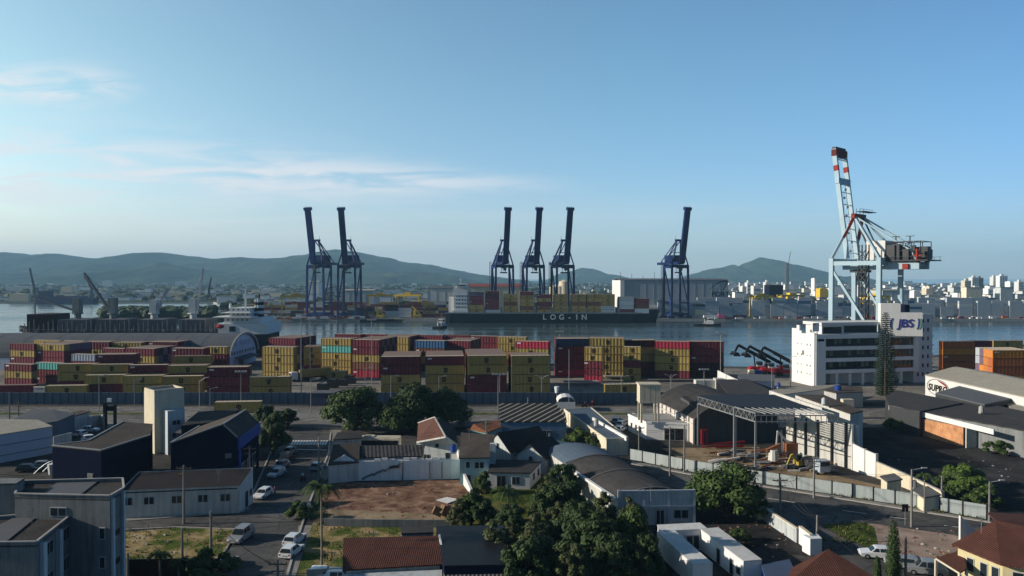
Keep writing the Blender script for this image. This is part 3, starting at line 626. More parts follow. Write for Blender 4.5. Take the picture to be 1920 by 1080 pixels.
stack(798, 870, 667.5, [Yl, Yl, Yl, Mr], 'front dark block with one maroon on top', Y=230, yaw=DARKY, rear=6, rearcols=(Rd, Yl, Mr))
stack(878, 950, 665.5, [Mr, Mr, Yl, Yl], 'front dark block with two maroon below', Y=229, yaw=DARKY, rear=8)
stack(960, 1031, 665, [Yl, Yl, Yl, Yl], 'all-yellow front dark block', Y=229, yaw=DARKY, rear=3)
# right blocks
stack(1047, 1103, 634.5, [Rd, Mr, Mr, Mr, Nv], 'stack capped by the dark blue container', Y=268, yaw=R(4), rear=2, rearcols=('dark', Mr))
stack(1096, 1128, 651.5, [Rd, Mr, Mr, Yl, Yl], 'short sunlit stack left of the shadowed yellow one', Y=254, yaw=R(-13), L=6.06, rear=0)
stack(1110, 1167, 634, [Yl, Yl, Yl, Yl, Yl], 'yellow stack crossed by a slanting shadow', Y=263, yaw=R(-5), rear=2)
stack(1171, 1228, 637.5, [Mr, Mr, Yl, Yl, 'dark'], 'dark-topped stack right of the shadowed yellow one', Y=268, yaw=R(5), rear=1)
stack(1169, 1201, 651.5, [Yl, Yl, Mr, Yl, Yl], 'short stack before the dark-topped one', Y=256, yaw=R(-13), L=6.06)
stack(1231, 1290, 640, [Mr, Yl, Yl, Yl, Rd], 'sunlit stack with red top and white posts', Y=264, yaw=LITY, rear=1)
stack(1297, 1355, 640, ['dark', 'dark', Mr, Mr, Mr], 'dark stack at the open water end', Y=266, yaw=R(-2), rear=1)
stack(1136, 1205, 716.5, [Yl], 'behind the fence beside the concrete water tank', Y=229, yaw=DARKY)
# right-hand orange stacks
OG = 'orange containers stacked on the right'
stack(1771, 1826, 640, [Rs, Rs, Rs, Og, Rs], 'stack beside the glass wing of the office', Y=272, yaw=R(3), doors=True, top=True, group=OG)
stack(1816, 1866, 639, [Mr, Mr, Br, Mr], 'maroon stack behind the first orange one', Y=292, yaw=R(3), hid=2, top=False, group=OG)
stack(1866, 1917, 638.5, [Yl, Mr, Yl, Yl], 'yellow stack near the right edge', Y=292, yaw=R(3), hid=2, doors=True, top=False, group=OG)
for i, (cl) in enumerate(([Rs, Og, Rs, Rs, Og], [Rs, Og, Og, Og, Og], [Rs, Og, Og, 'purple', 'purple'], [Rs, Og, 'purple', Gy, Gy])):
    stack(1862 - i * 8.2, 1934 - i * 8.2, 655 - i * .5, cl, ['front row of the right edge block', 'second row of the right edge block', 'third row of the right edge block', 'rear row of the right edge block'][i], Y=232 + i * 2.6, yaw=R(2), doors=True, th=2.68, group=OG)
# ------------------------------------------------------------------ blue ship-to-shore cranes on the far quay
def blue_crane():
    t = thing('gantry_crane', 'blue', 'crane')
    for sx in (-1, 1):
        for y in (0, 15):
            m = MB(); m.bar((sx * 8.6, y, 2.2), (sx * 8.0, y, 48.5), 1.6, 1.6)
            m.box(sx * 8.6 - 3.2, sx * 8.6 + 3.2, y - .7, y + .7, 1.0, 2.4)
            for k in range(4): m.cyl((sx * 8.6 - 2.6 + k * 1.7, y - .6, .55), (sx * 8.6 - 2.6 + k * 1.7, y + .6, .55), .55, n=8)
            part(m, 'leg', 'craneblue', t)
    m = MB()
    for y in (0, 15): m.box(-8.4, 8.4, y - .8, y + .8, 46.6, 49); m.bar((-8.6, y, 4), (8.6, y, 4), 1.2, 1.8)
    for sx in (-1, 1):
        m.bar((sx * 8.1, 0, 46.8), (sx * 8.1, 15, 46.8), 1.3, 2.0); m.bar((sx * 8.5, .5, 14), (sx * 8.5, 14.5, 14), 1.1, 1.4)
        m.bar((sx * 8.4, 1, 15), (sx * 8.1, 14, 46), .9); m.bar((sx * 8.6, .5, 4), (sx * 8.6, 14.5, 4), 1.0, 1.6)
    part(m, 'portal_frame', 'craneblue', t)
    m = MB()
    for sx in (-1, 1): m.bar((sx * 2.0, -3, 50.5), (sx * 2.0, 40, 50.5), 1.1, 2.4)
    for y in range(0, 41, 8): m.bar((-2, y, 50.5), (2, y, 50.5), .6, 1.2)
    part(m, 'back_girder', 'craneblue', t)
    m = MB(); a = R(12); d = V((0, -math.sin(a), math.cos(a))); b = V((0, -3, 50.5)); up = (1, 0, 0)
    m.bar(b, b + d * 48.5, 3.2, 4.4, up=up)
    for sx in (-1, 1): m.bar(b + V((sx * 2.35, -1.2, 0)), b + V((sx * 2.35, -1.2, 0)) + d * 47.5, .5, .5, up=up)
    part(m, 'boom', 'craneblue', t)
    m = MB(); e = b + d * 48.5; m.bar(e - d * .6, e + d * 2.0, 4.2, 6.4, up=up)
    for sx in (-3, -1, 1, 3): m.bar(e + d * 2 + V((sx * .95, 0, 0)), e + d * 3.0 + V((sx * .95, 0, 0)), .25)
    part(m, 'boom_tip', 'craneblue', t)
    m = MB()
    for sx in (-1, 1):
        m.bar((sx * 8.0, 0, 49), (sx * 1.9, 2.5, 71), 1.1); m.bar((sx * 8.0, 15, 49), (sx * 1.9, 3.2, 71), .8)
        m.bar((sx * 2.0, 3.2, 71), (sx * 2.0, 33, 52), .6); m.bar((sx * 4.9, 1.2, 60), (sx * 4.9, 8.6, 60), .4)
    m.box(-3.2, 3.2, 1.6, 4.2, 70.4, 72.2); m.bar((-4.9, 1.2, 60), (4.9, 1.2, 60), .6)
    for x in (-3, 3): m.bar((x, 3, 72), (x, 3, 75), .2)
    part(m, 'a_frame', 'craneblue', t)
    m = MB(); m.box(-4.2, 4.2, 8, 22, 51.8, 57.5); m.box(-4.6, 4.6, 7.6, 22.4, 57.5, 57.9)
    for y in (10, 13, 16, 19): m.box(-4.26, 4.26, y, y + 1.2, 54, 55.2)
    part(m, 'machinery_house', 'craneblue', t)
    m = MB(); m.box(-3, 3, -1, 6, 47.4, 49); m.box(-1.1, 1.1, -2.6, .2, 43.6, 46.6)
    for sx in (-2, 2): m.bar((sx, 2, 47.5), (sx * .8, 3, 42.5), .2); m.bar((sx, 5, 47.5), (sx * .8, 4, 42.5), .2)
    m.box(-3.2, 3.2, 2.4, 4.6, 41.2, 42.4); m.cyl((-2.4, 2, 46.4), (2.4, 2, 46.4), .9, n=8)
    part(m, 'trolley', 'darkmetal', t)
    m = MB()                                            # lift tower at the landside leg
    for dx in (0, 1.4):
        for dy in (0, 1.4): m.bar((-10.6 + dx, 15 + dy, 2), (-10.6 + dx, 15 + dy, 52), .18)
    for k in range(17): m.bar((-10.6, 15, 2 + k * 3), (-9.2, 15, 5 + k * 3), .14); m.box(-10.6, -9.2, 15, 16.4, 2 + k * 3, 2.1 + k * 3)
    part(m, 'stair_tower', 'darkmetal', t)
    return t
cr = blue_crane(); G6 = 'blue gantry cranes on the far quay'
spec = [(591, -13, 668, 'blue gantry crane with raised boom, leftmost of the pair before the hills'),
        (650, -8, 668, 'blue gantry crane with raised boom, right of the pair before the hills'),
        (946, 14, 668, 'blue gantry crane with raised boom, behind the black ship nearest its white bridge'),
        (1004, 13, 668, 'blue gantry crane with raised boom, middle of three behind the black ship'),
        (1060, 15, 668, 'blue gantry crane with raised boom, rightmost of three behind the black ship'),
        (1275, 16, 666, 'lone blue gantry crane with raised boom at the bow of the black ship')]
for i, (px, yaw, Y, lab) in enumerate(spec):
    o = cr if i == 0 else dup(cr)
    o.location = ((px - 960) / F * Y, Y, 0); o.rotation_euler = (0, 0, R(yaw)); tag(o, lab, 'crane', G6)

# ------------------------------------------------------------------ the large pale crane behind the office
bb, ll = V((-.65, .76, 0)), V((.76, .65, 0)); KO = V((138, 285, 0))
K = lambda b, l, z: KO + bb * b + ll * l + V((0, 0, z))
t = thing('harbour_crane', 'large pale blue and red quay crane with raised lattice boom behind the white office', 'crane', KO)
for sb in (9, -9):
    for sl in (-10, 10):
        m = MB(); m.bar(K(sb, sl, 2), K(sb, sl * .96, 44), 1.5, 1.6, up=bb); m.bar(K(sb - 3, sl, 1.2), K(sb + 3, sl, 1.2), 1.2, 1.6)
        wpart(m, 'leg', 'cranegrey', t)
m = MB()
for sb in (9, -9): m.bar(K(sb, -10.2, 42.6), K(sb, 10.2, 42.6), 1.6, 2.6)
for sl in (-9.6, 9.6):
    m.bar(K(-9, sl, 42), K(9, sl, 42), 1.1, 1.6); m.bar(K(9, sl, 40), K(-9, sl * 1.03, 12), .9); m.bar(K(-9, sl * 1.03, 10), K(9, sl * 1.03, 10), 1.1, 1.6)
    m.bar(K(-9, sl * 1.04, 4), K(9, sl * 1.04, 4), 1.1, 1.6)
wpart(m, 'portal_frame', 'cranegrey', t)
m = MB()
for sl in (-4.2, 4.2): m.bar(K(7, sl, 41), K(-21, sl, 41), 1.3, 2.8)
for k in range(-20, 8, 5): m.bar(K(k, -4, 41), K(k, 4, 41), .5, 1)
wpart(m, 'back_girder', 'cranegrey', t)
m = MB(); h0, h1 = 44, 88
bp = lambda s, l: K(5.5 + 5.5 * s, l, h0 + (h1 - h0) * s)
for sl in (-4.2, 4.2): m.bar(bp(0, sl), bp(.72, sl), 1.0, 1.7, up=bb)
for s in (.05, .16, .27, .38, .49, .60, .71): m.bar(bp(s, -4), bp(s, 4), .25)
for l in (-2.6, 1.6): m.bar(bp(0, l), bp(.75, l), .25)
for i in range(7): m.bar(bp(.05 + .1 * i, -2.6), bp(.12 + .1 * i, 1.6), .16)
for i in range(9): q = bp(.06 + .08 * i, 1.0 if i % 2 else -1); m.box(q.x - .5, q.x + .5, q.y - .5, q.y + .5, q.z, q.z + .8)
m.bar(bp(.70, -5), bp(.70, 5), 1.6, 2.2)
bo = wpart(m, 'boom', 'cranegrey', t)
m = MB()
for sl in (-4.2, 4.2): m.bar(bp(.70, sl), bp(.99, sl), 1.05, 1.75, up=bb, mi=0)
for sl in (-4.2, 4.2): m.bar(bp(.79, sl), bp(.84, sl), 1.12, 1.82, up=bb, mi=1)
for s in (.90, .915, .93): m.bar(bp(s, -4), bp(s, 4), .3)
m.bar(bp(.955, -4.8), bp(.955, 4.8), 2.0, 2.6, mi=3); m.bar(bp(1.0, -4.2), bp(1.0, 4.2), 1.6, .8, mi=2)
wpart(m, 'boom_tip', ['cranegrey', 'cranered', 'darkmetal', mat('dark_red_paint_crane', (.10, .015, .012), .6, .15, .3)], bo, 'red and white boom tip')
m = MB(); ap = lambda l: K(3, l, 60.5)
for sl in (-1, 1):
    m.bar(K(9, sl * 9.6, 44), ap(sl * 3.6), .9, mi=0); m.bar(K(-9, sl * 9.6, 44), ap(sl * 3.6), .9, mi=0)
    m.bar(K(6, sl * 6.6, 52), ap(sl * 3.6), 1.0, mi=1); m.bar(ap(sl * 3.6), K(-18, sl * 4.2, 46.5), .55, mi=0)
    m.bar(K(-18, sl * 4.2, 46.5), K(-20, sl * 4.2, 42.4), .45, mi=0); m.bar(ap(sl * 3.4), K(-5, sl * 4.2, 42.4), .5, mi=2)
m.bar(ap(-5), ap(5), 1.4, 1.8, mi=1)
for l in (-5, -2, 1, 4): m.bar(ap(l), ap(l) + V((0, 0, 3)), .14, mi=2)
q = ap(0); m.bar(K(0, -5.5, 62), K(0, 5.5, 62), 3.0, .2, mi=2); m.bar(K(0, -5.5, 63), K(0, 5.5, 63), .12, mi=2)
wpart(m, 'a_frame', ['cranegrey', 'cranered', 'darkmetal'], t)
m = MB()
pts = [K(-2, -4.6, 0), K(-9, -4.6, 0), K(-9, 4.6, 0), K(-2, 4.6, 0)]; m.prism(ccw([(p.x, p.y) for p in pts]), 43.2, 50.5)
wpart(m, 'machinery_house', 'white', t)
m = MB()
rk = random.Random(3)
for i in range(46):
    b0 = -9.6 - rk.random() * 12; l0 = rk.uniform(-4.6, 4.2); q = K(b0, l0, 0); w_ = rk.uniform(.3, 1.5); h_ = rk.uniform(1.2, 6.2) * (1 - (abs(b0) - 9.6) / 60); z0_ = 43.1 + (rk.random() * 1.5 if i % 4 == 0 else 0)
    pts = [K(b0 - w_, l0 - w_, 0), K(b0 + w_, l0 - w_, 0), K(b0 + w_, l0 + w_, 0), K(b0 - w_, l0 + w_, 0)]; m.prism(ccw([(p.x, p.y) for p in pts]), z0_, 43.2 + h_)
for b in (-9.5, -12.5, -15.5, -18.5, -21.5):
    for l in (-5, 5): m.bar(K(b, l, 43), K(b, l, 49.8), .22)
    m.bar(K(b, -5, 49.8), K(b, 5, 49.8), .2)
for l in (-5, 5):
    m.bar(K(-9.5, l, 49.8), K(-21.5, l, 49.8), .25); m.bar(K(-9.5, l, 46.5), K(-21.5, l, 46.5), .18)
pts = [K(-7, -6.5, 0), K(-24.5, -6.5, 0), K(-24.5, 6.5, 0), K(-7, 6.5, 0)]; m.prism(ccw([(p.x, p.y) for p in pts]), 42.6, 43.0)
for b in range(-24, -7, 2):
    for l in (-6.5, 6.5): m.bar(K(b, l, 43), K(b, l, 44.2), .1)
for l in (-6.5, 6.5): m.bar(K(-24.5, l, 44.2), K(-7, l, 44.2), .1)
for b in (-11, -16): m.bar(K(b, 0, 49), K(b, 0, 52), .3); m.bar(K(b - 1.5, 0, 52), K(b + 1.5, 0, 52), .25)
wpart(m, 'winch_deck', 'darkmetal', t)
m = MB()
for l in (-4.8, 4.8): m.bar(K(-20.5, l, 42), K(-20.5, l, 47), .9); m.bar(K(-22, l, 44.6), K(-19, l, 44.6), .5)
m.bar(K(-17.5, -5, 40.6), K(-15.5, -5, 40.6), 1.4, 2.0)
wpart(m, 'buffer_frame', 'cranered', t)
m = MB(); m.bar(K(4, -2.6, 39), K(-2, -2.6, 39), 5.2, 1.0); q = K(1, -2, 36.6); m.box(q.x - 1.2, q.x + 1.2, q.y - 1.2, q.y + 1.2, 35.2, 38.4)
for b in (-1, 3): m.bar(K(b, -2, 38.6), K(b, -2, 33), .15)
wpart(m, 'operator_cab', 'darkmetal', t)
m = MB()
for db in (0, 2.6):
    for dl in (0, 2.6): m.bar(K(-4 + db, -9.4 + dl, 2), K(-4 + db, -9.4 + dl, 49), .35)
for k in range(15): m.bar(K(-4, -9.4, 2 + 3 * k), K(-1.4, -9.4, 5 + 3 * k), .28); m.bar(K(-4, -9.4, 5 + 3 * k), K(-1.4, -9.4, 2 + 3 * k), .28); m.bar(K(-4, -9.4, 2 + 3 * k), K(-4, -6.8, 5 + 3 * k), .28); q = K(-2.7, -8.1, 2 + 3 * k); m.box(q.x - 1.1, q.x + 1.1, q.y - 1.1, q.y + 1.1, q.z, q.z + .15)
wpart(m, 'stair_tower', 'darkmetal', t)

# ------------------------------------------------------------------ container ship with white lettering
SY = 634.0; sx = lambda px: (px - 960) / F * SY; sz = lambda py: D(960, py, SY).z
t = thing('container_ship', 'long black container ship lying across the river with white lettering on its side', 'ship', (sx(1040), SY, WZ))
xs, xb = sx(835), sx(1243); deck = sz(588); m = MB()
secs = [(0, 10.5, deck, 0), (.02, 12.5, deck, 0), (.08, 13, deck, 0), (.80, 13, deck, 0), (.88, 10.5, deck, .2), (.94, 6.5, deck + 2.2, .7), (.98, 3.0, deck + 2.6, 1.5), (1.0, .5, deck + 2.9, 2.0)]
vs = []
for s, hw, dk, fl in secs:
    x = xs + (xb - xs) * s; xl = x - (4.0 if s == 1 else (1.5 if s > .95 else 0)); yc = SY + 13
    vs += [(xl, yc - max(.2, hw - 3 * fl * .5), WZ - 1), (x, yc - hw, dk), (x, yc + hw, dk), (xl, yc + max(.2, hw - 3 * fl * .5), WZ - 1)]
fs = []
for i in range(len(secs) - 1):
    a = 4 * i
    for j in range(3): fs.append((a + j, a + 4 + j, a + 5 + j, a + 1 + j))
fs += [(0, 1, 2, 3), tuple(4 * (len(secs) - 1) + j for j in (3, 2, 1, 0))]; m.add(vs, fs)
wpart(m, 'hull', mat('ship_black_paint', (0.006, 0.007, 0.013), 0.7, 0.15, 0.1, streak=0.2, spec=0.0), t)
m = MB(); a, b = sx(846), sx(878); zt = sz(531)
m.box(a + 2, b - 1, SY + 3, SY + 24, deck, zt - 3); m.box(a + 1, b, SY + 1, SY + 26, deck, deck + 2.6)
for k in range(5): m.box(a + 1.6, b - .6, SY + 2.6, SY + 24.4, deck + 3.4 + k * 3.2, deck + 3.6 + k * 3.2)
m.box(a + 5, b - 1.5, SY - .5, SY + 27, zt - 3.4, zt - .8); m.box(a - 3, a + 2, SY + 8, SY + 18, deck, deck + 14); m.bar(((a + b) / 2, SY + 12, zt - 1), ((a + b) / 2, SY + 12, zt + 5), .6)
m.bar(((a + b) / 2 - 2, SY + 12, zt + 3), ((a + b) / 2 + 2, SY + 12, zt + 3), .3)
br = wpart(m, 'bridge', 'white', t)
for k in range(5):
    for j in range(4): x = a + 4 + j * 2.6; wpart(MB().box(x, x + .9, SY + 2.9, SY + 3.1, deck + 1.6 + k * 3.2, deck + 2.5 + k * 3.2), 'window', 'glass', br)
wpart(MB().box(a + 5.4, b - 1.9, SY - .6, SY + 1, zt - 2.3, zt - 1.3), 'bridge_window', 'glass', br)
for i, ch in enumerate('LOG-IN'):
    px = [1021, 1037, 1053, 1068, 1081.5, 1095.5][i]
    o = link('letter', text_mesh(ch, 6.4, .2, 'white', .10), t, (sx(px) - t.location.x, -.12, sz(595) - WZ))
m = MB()
for px in (907, 940, 970, 1003, 1036, 1068, 1100, 1130, 1160): m.box(sx(px) - .9, sx(px) + .9, SY + 1.5, SY + 24, deck, deck + 5)
for px in (1205, 1222): m.bar((sx(px), SY + 13, deck + 2), (sx(px), SY + 13, deck + 13), .5)
m.box(xs, xb - 18, SY + .1, SY + .5, deck, deck + 1.0)
wpart(m, 'lashing_bridge', 'steel', t)
bays = [(880, 906, 548, [Yl, Yl, Mr, Mr, 'purple']), (910, 936, 546, [Gy, Mr, Mr, Mr, Mr, Mr]), (944, 970, 552, [Yl, Yl, Br, Yl, Yl]), (975, 1001, 547, [Yl, Br, Yl, Yl, Yl, Mr]), (1007, 1033, 552, [Yl, Br, Mr, Yl, Mr]),
        (1039, 1064, 552, [Yl, Yl, Yl, Yl, Yl]), (1071, 1098, 552, [Yl, Yl, Br, Yl, Yl]), (1101, 1127, 552, [Yl, Yl, Br, Yl, Yl]), (1127.5, 1152, 552, [Gy, Gy, Yl, Yl, Yl]), (1162, 1188, 557, [Mr, Gy, Gy, Gy]), (1191, 1216, 560, [Gy, Br, Mr])]
nm = ['stack nearest the white bridge', 'tall second stack from the white bridge', 'third stack from the white bridge', 'fourth stack from the white bridge', 'fifth stack from the white bridge', 'all-yellow middle stack', 'stack behind the last letters', 'stack right of the lettering', 'stack with grey below yellow', 'low stack next to the bow stack', 'bow stack']
for (x0, x1, yt, cols), d in zip(bays, nm):
    stack(x0, x1, yt, cols, d + ' aboard ship', Y=SY + 1.2, z0=deck + .1, th=(D(960, yt, SY).z - deck) / len(cols), rear=4, group='containers aboard the black ship', top=False)

def tug(name, px, py, yaw, sc_, lab):
    t = thing(name, lab, 'tugboat', P(px, py, WZ), yaw)
    m = MB(); prof = [(-12, 3.2), (-11, 4.2), (4, 4.4), (9, 3.2), (12.5, .4)]; vs, fs = [], []
    for i, (x, w_) in enumerate(prof): vs += [(x, -w_ * .8, -.6), (x, -w_, 1.6 + .1 * i * i * .5), (x, w_, 1.6 + .1 * i * i * .5), (x, w_ * .8, -.6)]
    for i in range(4):
        for j in range(3): a = 4 * i + j; fs.append((a, a + 4, a + 5, a + 1))
    fs += [(0, 1, 2, 3), (19, 18, 17, 16)]; m.add(vs, fs); part(m, 'hull', 'black', t)
    m = MB()
    for x in range(-10, 12, 3): m.cyl((x, -4.3 + max(0, x - 4) * .4, 1.0), (x, -4.6 + max(0, x - 4) * .4, 1.0), .7, n=8)
    part(m, 'fender', 'tyre', t)
    m = MB(); m.box(-1, 6, -2.6, 2.6, 1.8, 4.4); m.box(1, 5, -1.8, 1.8, 4.4, 7.0); m.box(.7, 5.3, -2.1, 2.1, 7.0, 7.3); part(m, 'wheelhouse', 'white', t)
    m = MB(); m.box(.95, 5.05, -1.85, 1.85, 5.4, 6.4); part(m, 'window', 'glass', t)
    m = MB(); m.bar((2.5, 0, 7), (2.5, 0, 12.5), .35); m.bar((1.2, 0, 10.5), (3.8, 0, 10.5), .25); m.cyl((-1.6, 1.4, 2), (-1.6, 1.4, 6.2), .6, n=8); m.cyl((-1.6, -1.4, 2), (-1.6, -1.4, 6.2), .6, n=8); part(m, 'mast', 'steel', t)
    t.scale = (sc_,) * 3; return t
tug('tugboat', 826, 615, R(80), .95, 'black tugboat with white wheelhouse seen end on at the stern of the black ship')
tug('tugboat', 1325, 611, R(-8), .9, 'black tugboat with white wheelhouse alone on open water off the bow')

# ------------------------------------------------------------------ bulk carrier behind the long shed
BY = 352.0; bx = lambda px: (px - 960) / F * BY; bz = lambda py: D(960, py, BY).z
t = thing('bulk_carrier', 'dark bulk carrier with four deck cranes moored behind the long arched shed', 'ship', (bx(250), BY, WZ))
xs, xb = bx(498), bx(6); dk = bz(623); m = MB(); vs, fs = [], []
secs = [(0, 9, 0), (.06, 11, 0), (.80, 11, 0), (.90, 8, .3), (.96, 4, .8), (1.0, .4, 1.8)]
for s, hw, up in secs:
    x = xs + (xb - xs) * s; vs += [(x + 3 * up, BY + 12 - hw * .85, WZ - 1), (x, BY + 12 - hw, dk + up * 1.4), (x, BY + 12 + hw, dk + up * 1.4), (x + 3 * up, BY + 12 + hw * .85, WZ - 1)]
for i in range(len(secs) - 1):
    for j in range(3): a = 4 * i + j; fs.append((a, a + 1, a + 5, a + 4))
fs += [(0, 3, 2, 1), (20, 21, 22, 23)]; m.add(vs, fs); wpart(m, 'hull', mat('bulk_hull_paint', (0.030, 0.022, 0.024), .7, .2, .2, streak=.3), t)
for a, b in ((38, 85), (96, 152), (171, 223), (248, 297), (327, 376)):
    m = MB(); m.box(bx(a), bx(b), BY + 4.5, BY + 19.5, dk, bz(600 if a > 50 else 590)); n = int((bx(b) - bx(a)) / 1.2)
    for i in range(n): x = bx(a) + .3 + i * 1.2; m.box(x, x + .25, BY + 4.25, BY + 19.7, dk + .2, bz(600 if a > 50 else 590) - .3)
    wpart(m, 'hatch_cover', mat('hatch_grey', (.13, .125, .135), .8, .15, .4, streak=.2) if a > 50 else 'c_dark', t)
m = MB()
for px in list(range(28, 400, 9)): m.bar((bx(px), BY + 3.2, dk), (bx(px), BY + 3.2, dk + 3.0 + (px % 4)), .28)
for px in range(30, 400, 30): m.box(bx(px), bx(px) + .5, BY + 2.5, BY + 4, dk, dk + 1.4)
m.bar((bx(40), BY + 10, dk + 2), (bx(40), BY + 10, bz(560)), .5); m.bar((bx(30), BY + 2.2, dk + 1.1), (bx(395), BY + 2.2, dk + 1.1), .12)
wpart(m, 'deck_rail', 'steel', t)
jibs = [(115, 560, (60, 556)), (184, 560, (158, 512)), (264, 563, (314, 540)), (340, 561, (381, 503))]
for i, (px, py, tip) in enumerate(jibs):
    col = 'greywall' if i < 2 else 'palegrey'; c = (bx(px), BY + 13)
    m = MB(); m.cyl((c[0], c[1], dk), (c[0], c[1], bz(588)), 1.9, 1.6, 10); m.box(c[0] - 1.7, c[0] + 1.7, c[1] - 1.7, c[1] + 1.7, bz(590), bz(py)); m.cyl((c[0], c[1], bz(591)), (c[0], c[1], bz(589)), 2.6, n=10)
    k = wpart(m, 'deck_crane', col, t)
    m = MB(); e = D(tip[0], tip[1], BY + 13); s = V((c[0] + (1.8 if tip[0] > px else -1.8), c[1], bz(584))); m.bar(s + V((0, -.9, 0)), e + V((0, -.3, 0)), .6, .7); m.bar(s + V((0, .9, 0)), e + V((0, .3, 0)), .6, .7)
    for q in (.2, .4, .6, .8): p = s.lerp(e, q); m.bar(p + V((0, -.7, 0)), p + V((0, .7, 0)), .3)
    m.bar((c[0], c[1], bz(py)), e, .15); m.bar(e, e + V((0, 0, -3)), .3); wpart(m, 'jib', col, k)
m = MB(); a, b = bx(407), bx(487)
m.box(a, b + 3, BY + 1, BY + 23, dk - 1, bz(607)); m.box(a + 2, b, BY + 3, BY + 21, bz(607), bz(596)); m.box(a - 2, bx(470), BY - .5, BY + 24, bz(596), bz(594)); m.box(a + 4, bx(462), BY + 4, BY + 20, bz(594), bz(578))
m.box(a + 1, bx(466), BY + 1.5, BY + 22.5, bz(588), bz(586.5))
for k in range(6): m.bar((a + 4 + k * 2, BY + 4, bz(578)), (a + 4 + k * 2, BY + 4, bz(575)), .15)
m.bar((bx(446), BY + 10, bz(578)), (bx(446), BY + 10, bz(543)), .8); m.bar((bx(441), BY + 10, bz(553)), (bx(451), BY + 10, bz(553)), .4); m.cyl((bx(420), BY + 8, bz(578)), (bx(420), BY + 8, bz(570)), .7, .5, 8)
sp_ = wpart(m, 'superstructure', 'white', t)
for py in (602, 591, 583):
    for px in range(412, 462, 9): wpart(MB().box(bx(px), bx(px) + .8, BY + (2.9 if py > 595 else 3.9), BY + 4.2, bz(py), bz(py - 3)), 'window', 'glass', sp_)
wpart(MB().box(bx(428), bx(440), BY + .9, BY + 1.2, bz(622), bz(612)), 'deck_opening', 'glass', sp_)
m = MB(); c = (bx(470), BY + 12); z0, z1 = bz(596), bz(562)
for k in range(6): m.cyl((c[0], c[1], z0 + (z1 - z0) * k / 6), (c[0], c[1], z0 + (z1 - z0) * (k + 1) / 6), 2.2, n=12, mi=k % 2)
m.cyl((c[0], c[1], z1), (c[0], c[1], z1 + 2.4), .4, n=6, mi=0); wpart(m, 'funnel', ['black', 'white'], t, 'black funnel with white bands')
m = MB(); q = (bx(413), BY - .5); m.blob((q[0], q[1], bz(612)), 2.1, 1.1, 1.0, jit=.02); m.box(q[0] - .9, q[0] + .6, q[1] - .6, q[1] + .6, bz(612), bz(609.5)); m.bar((q[0] - 1.5, q[1], bz(616)), (q[0] - 1.5, q[1] + 2, bz(616)), .2)
wpart(m, 'lifeboat', 'red', t)

# ------------------------------------------------------------------ long arched shed on the near quay
t = thing('arched_warehouse', 'long grey arched warehouse with a pale blue gable front between ship and containers', 'warehouse', (-175, 304, 0))
def arch(y0, y1, zw, rise, n=14):
    r_ = []; 
    for i in range(n + 1): a = math.pi * i / n; r_.append(((y0 + y1) / 2 - (y1 - y0) / 2 * math.cos(a), zw + rise * math.sin(a)))
    return r_
ya, yb = 289.0, 321.0; pr = arch(ya, yb, 5.0, 8.4); xe, xw = -111.5, -330.0; m = MB()
for i in range(len(pr) - 1):
    (y0, z0), (y1, z1) = pr[i], pr[i + 1]; m.slab([(xw, y0, z0), (xe, y0, z0), (xe, y1, z1), (xw, y1, z1)], .25)
for x in range(-328, -112, 12):
    for i in range(len(pr) - 1): m.bar((x, *V((pr[i][0], pr[i][1] + .02))), (x, *V((pr[i + 1][0], pr[i + 1][1] + .02))), .15, .08)
wpart(m, 'roof', mat('weathered_grey_vault', (.10, .108, .122), .85, .12, .06, streak=.2), t)
m = MB(); vs = [(xe - 1, ya, 0)] + [(xe - 1, y, z - .3) for y, z in pr] + [(xe - 1, yb, 0)]; m.add(vs, [tuple(range(len(vs)))]); m.box(xw, xe - 1.02, ya + .1, ya + .4, 0, 5.0); m.box(xw, xe - 1.02, yb - .4, yb - .1, 0, 5)
gw = wpart(m, 'gable_wall', mat('pale_blue_gable_paint', (.50, .55, .66), .85, .08, .25, streak=.35), t)
m = MB()
for i in range(len(pr) - 1): m.bar((xe + .05, pr[i][0], pr[i][1] + .1), (xe + .05, pr[i + 1][0], pr[i + 1][1] + .1), .5, .7)
wpart(m, 'gable_rim', 'concrete', t)
for i in range(9):
    m = MB(); y = ya + 3.4 + i * 3.0; m.box(xe - 1.02, xe - .9, y, y + 1.5, 5.2, 6.4); wpart(m, 'window', 'glass', gw)
m = MB()
for i, wd in enumerate((1.4, .9, 1.6, 1.1, 1.3, .8, 1.5, 1.2)):
    y = ya + 5.2 + i * 2.6; h = 2.1
    m.box(xe - 1.02, xe - .96, y, y + .35, 8.4, 8.4 + h); m.box(xe - 1.02, xe - .96, y + wd, y + wd + .3, 8.4, 8.4 + h)
    if i % 2: m.box(xe - 1.02, xe - .96, y, y + wd, 9.3, 9.6)
    if i % 3 == 0: m.box(xe - 1.02, xe - .96, y, y + wd, 10.2, 10.5)
wpart(m, 'faded_lettering', mat('faded_blue_paint', (.19, .22, .32), .9, .2, .5), gw)
m = MB(); m.slab([(xe - 1, ya + 7, 4.2), (xe + 3, ya + 7, 3.5), (xe + 3, yb - 6, 3.5), (xe - 1, yb - 6, 4.2)], .2); m.box(xe - 1.02, xe - .95, ya + 12, ya + 17, .05, 3.2); wpart(m, 'canopy', 'blueroof', t)

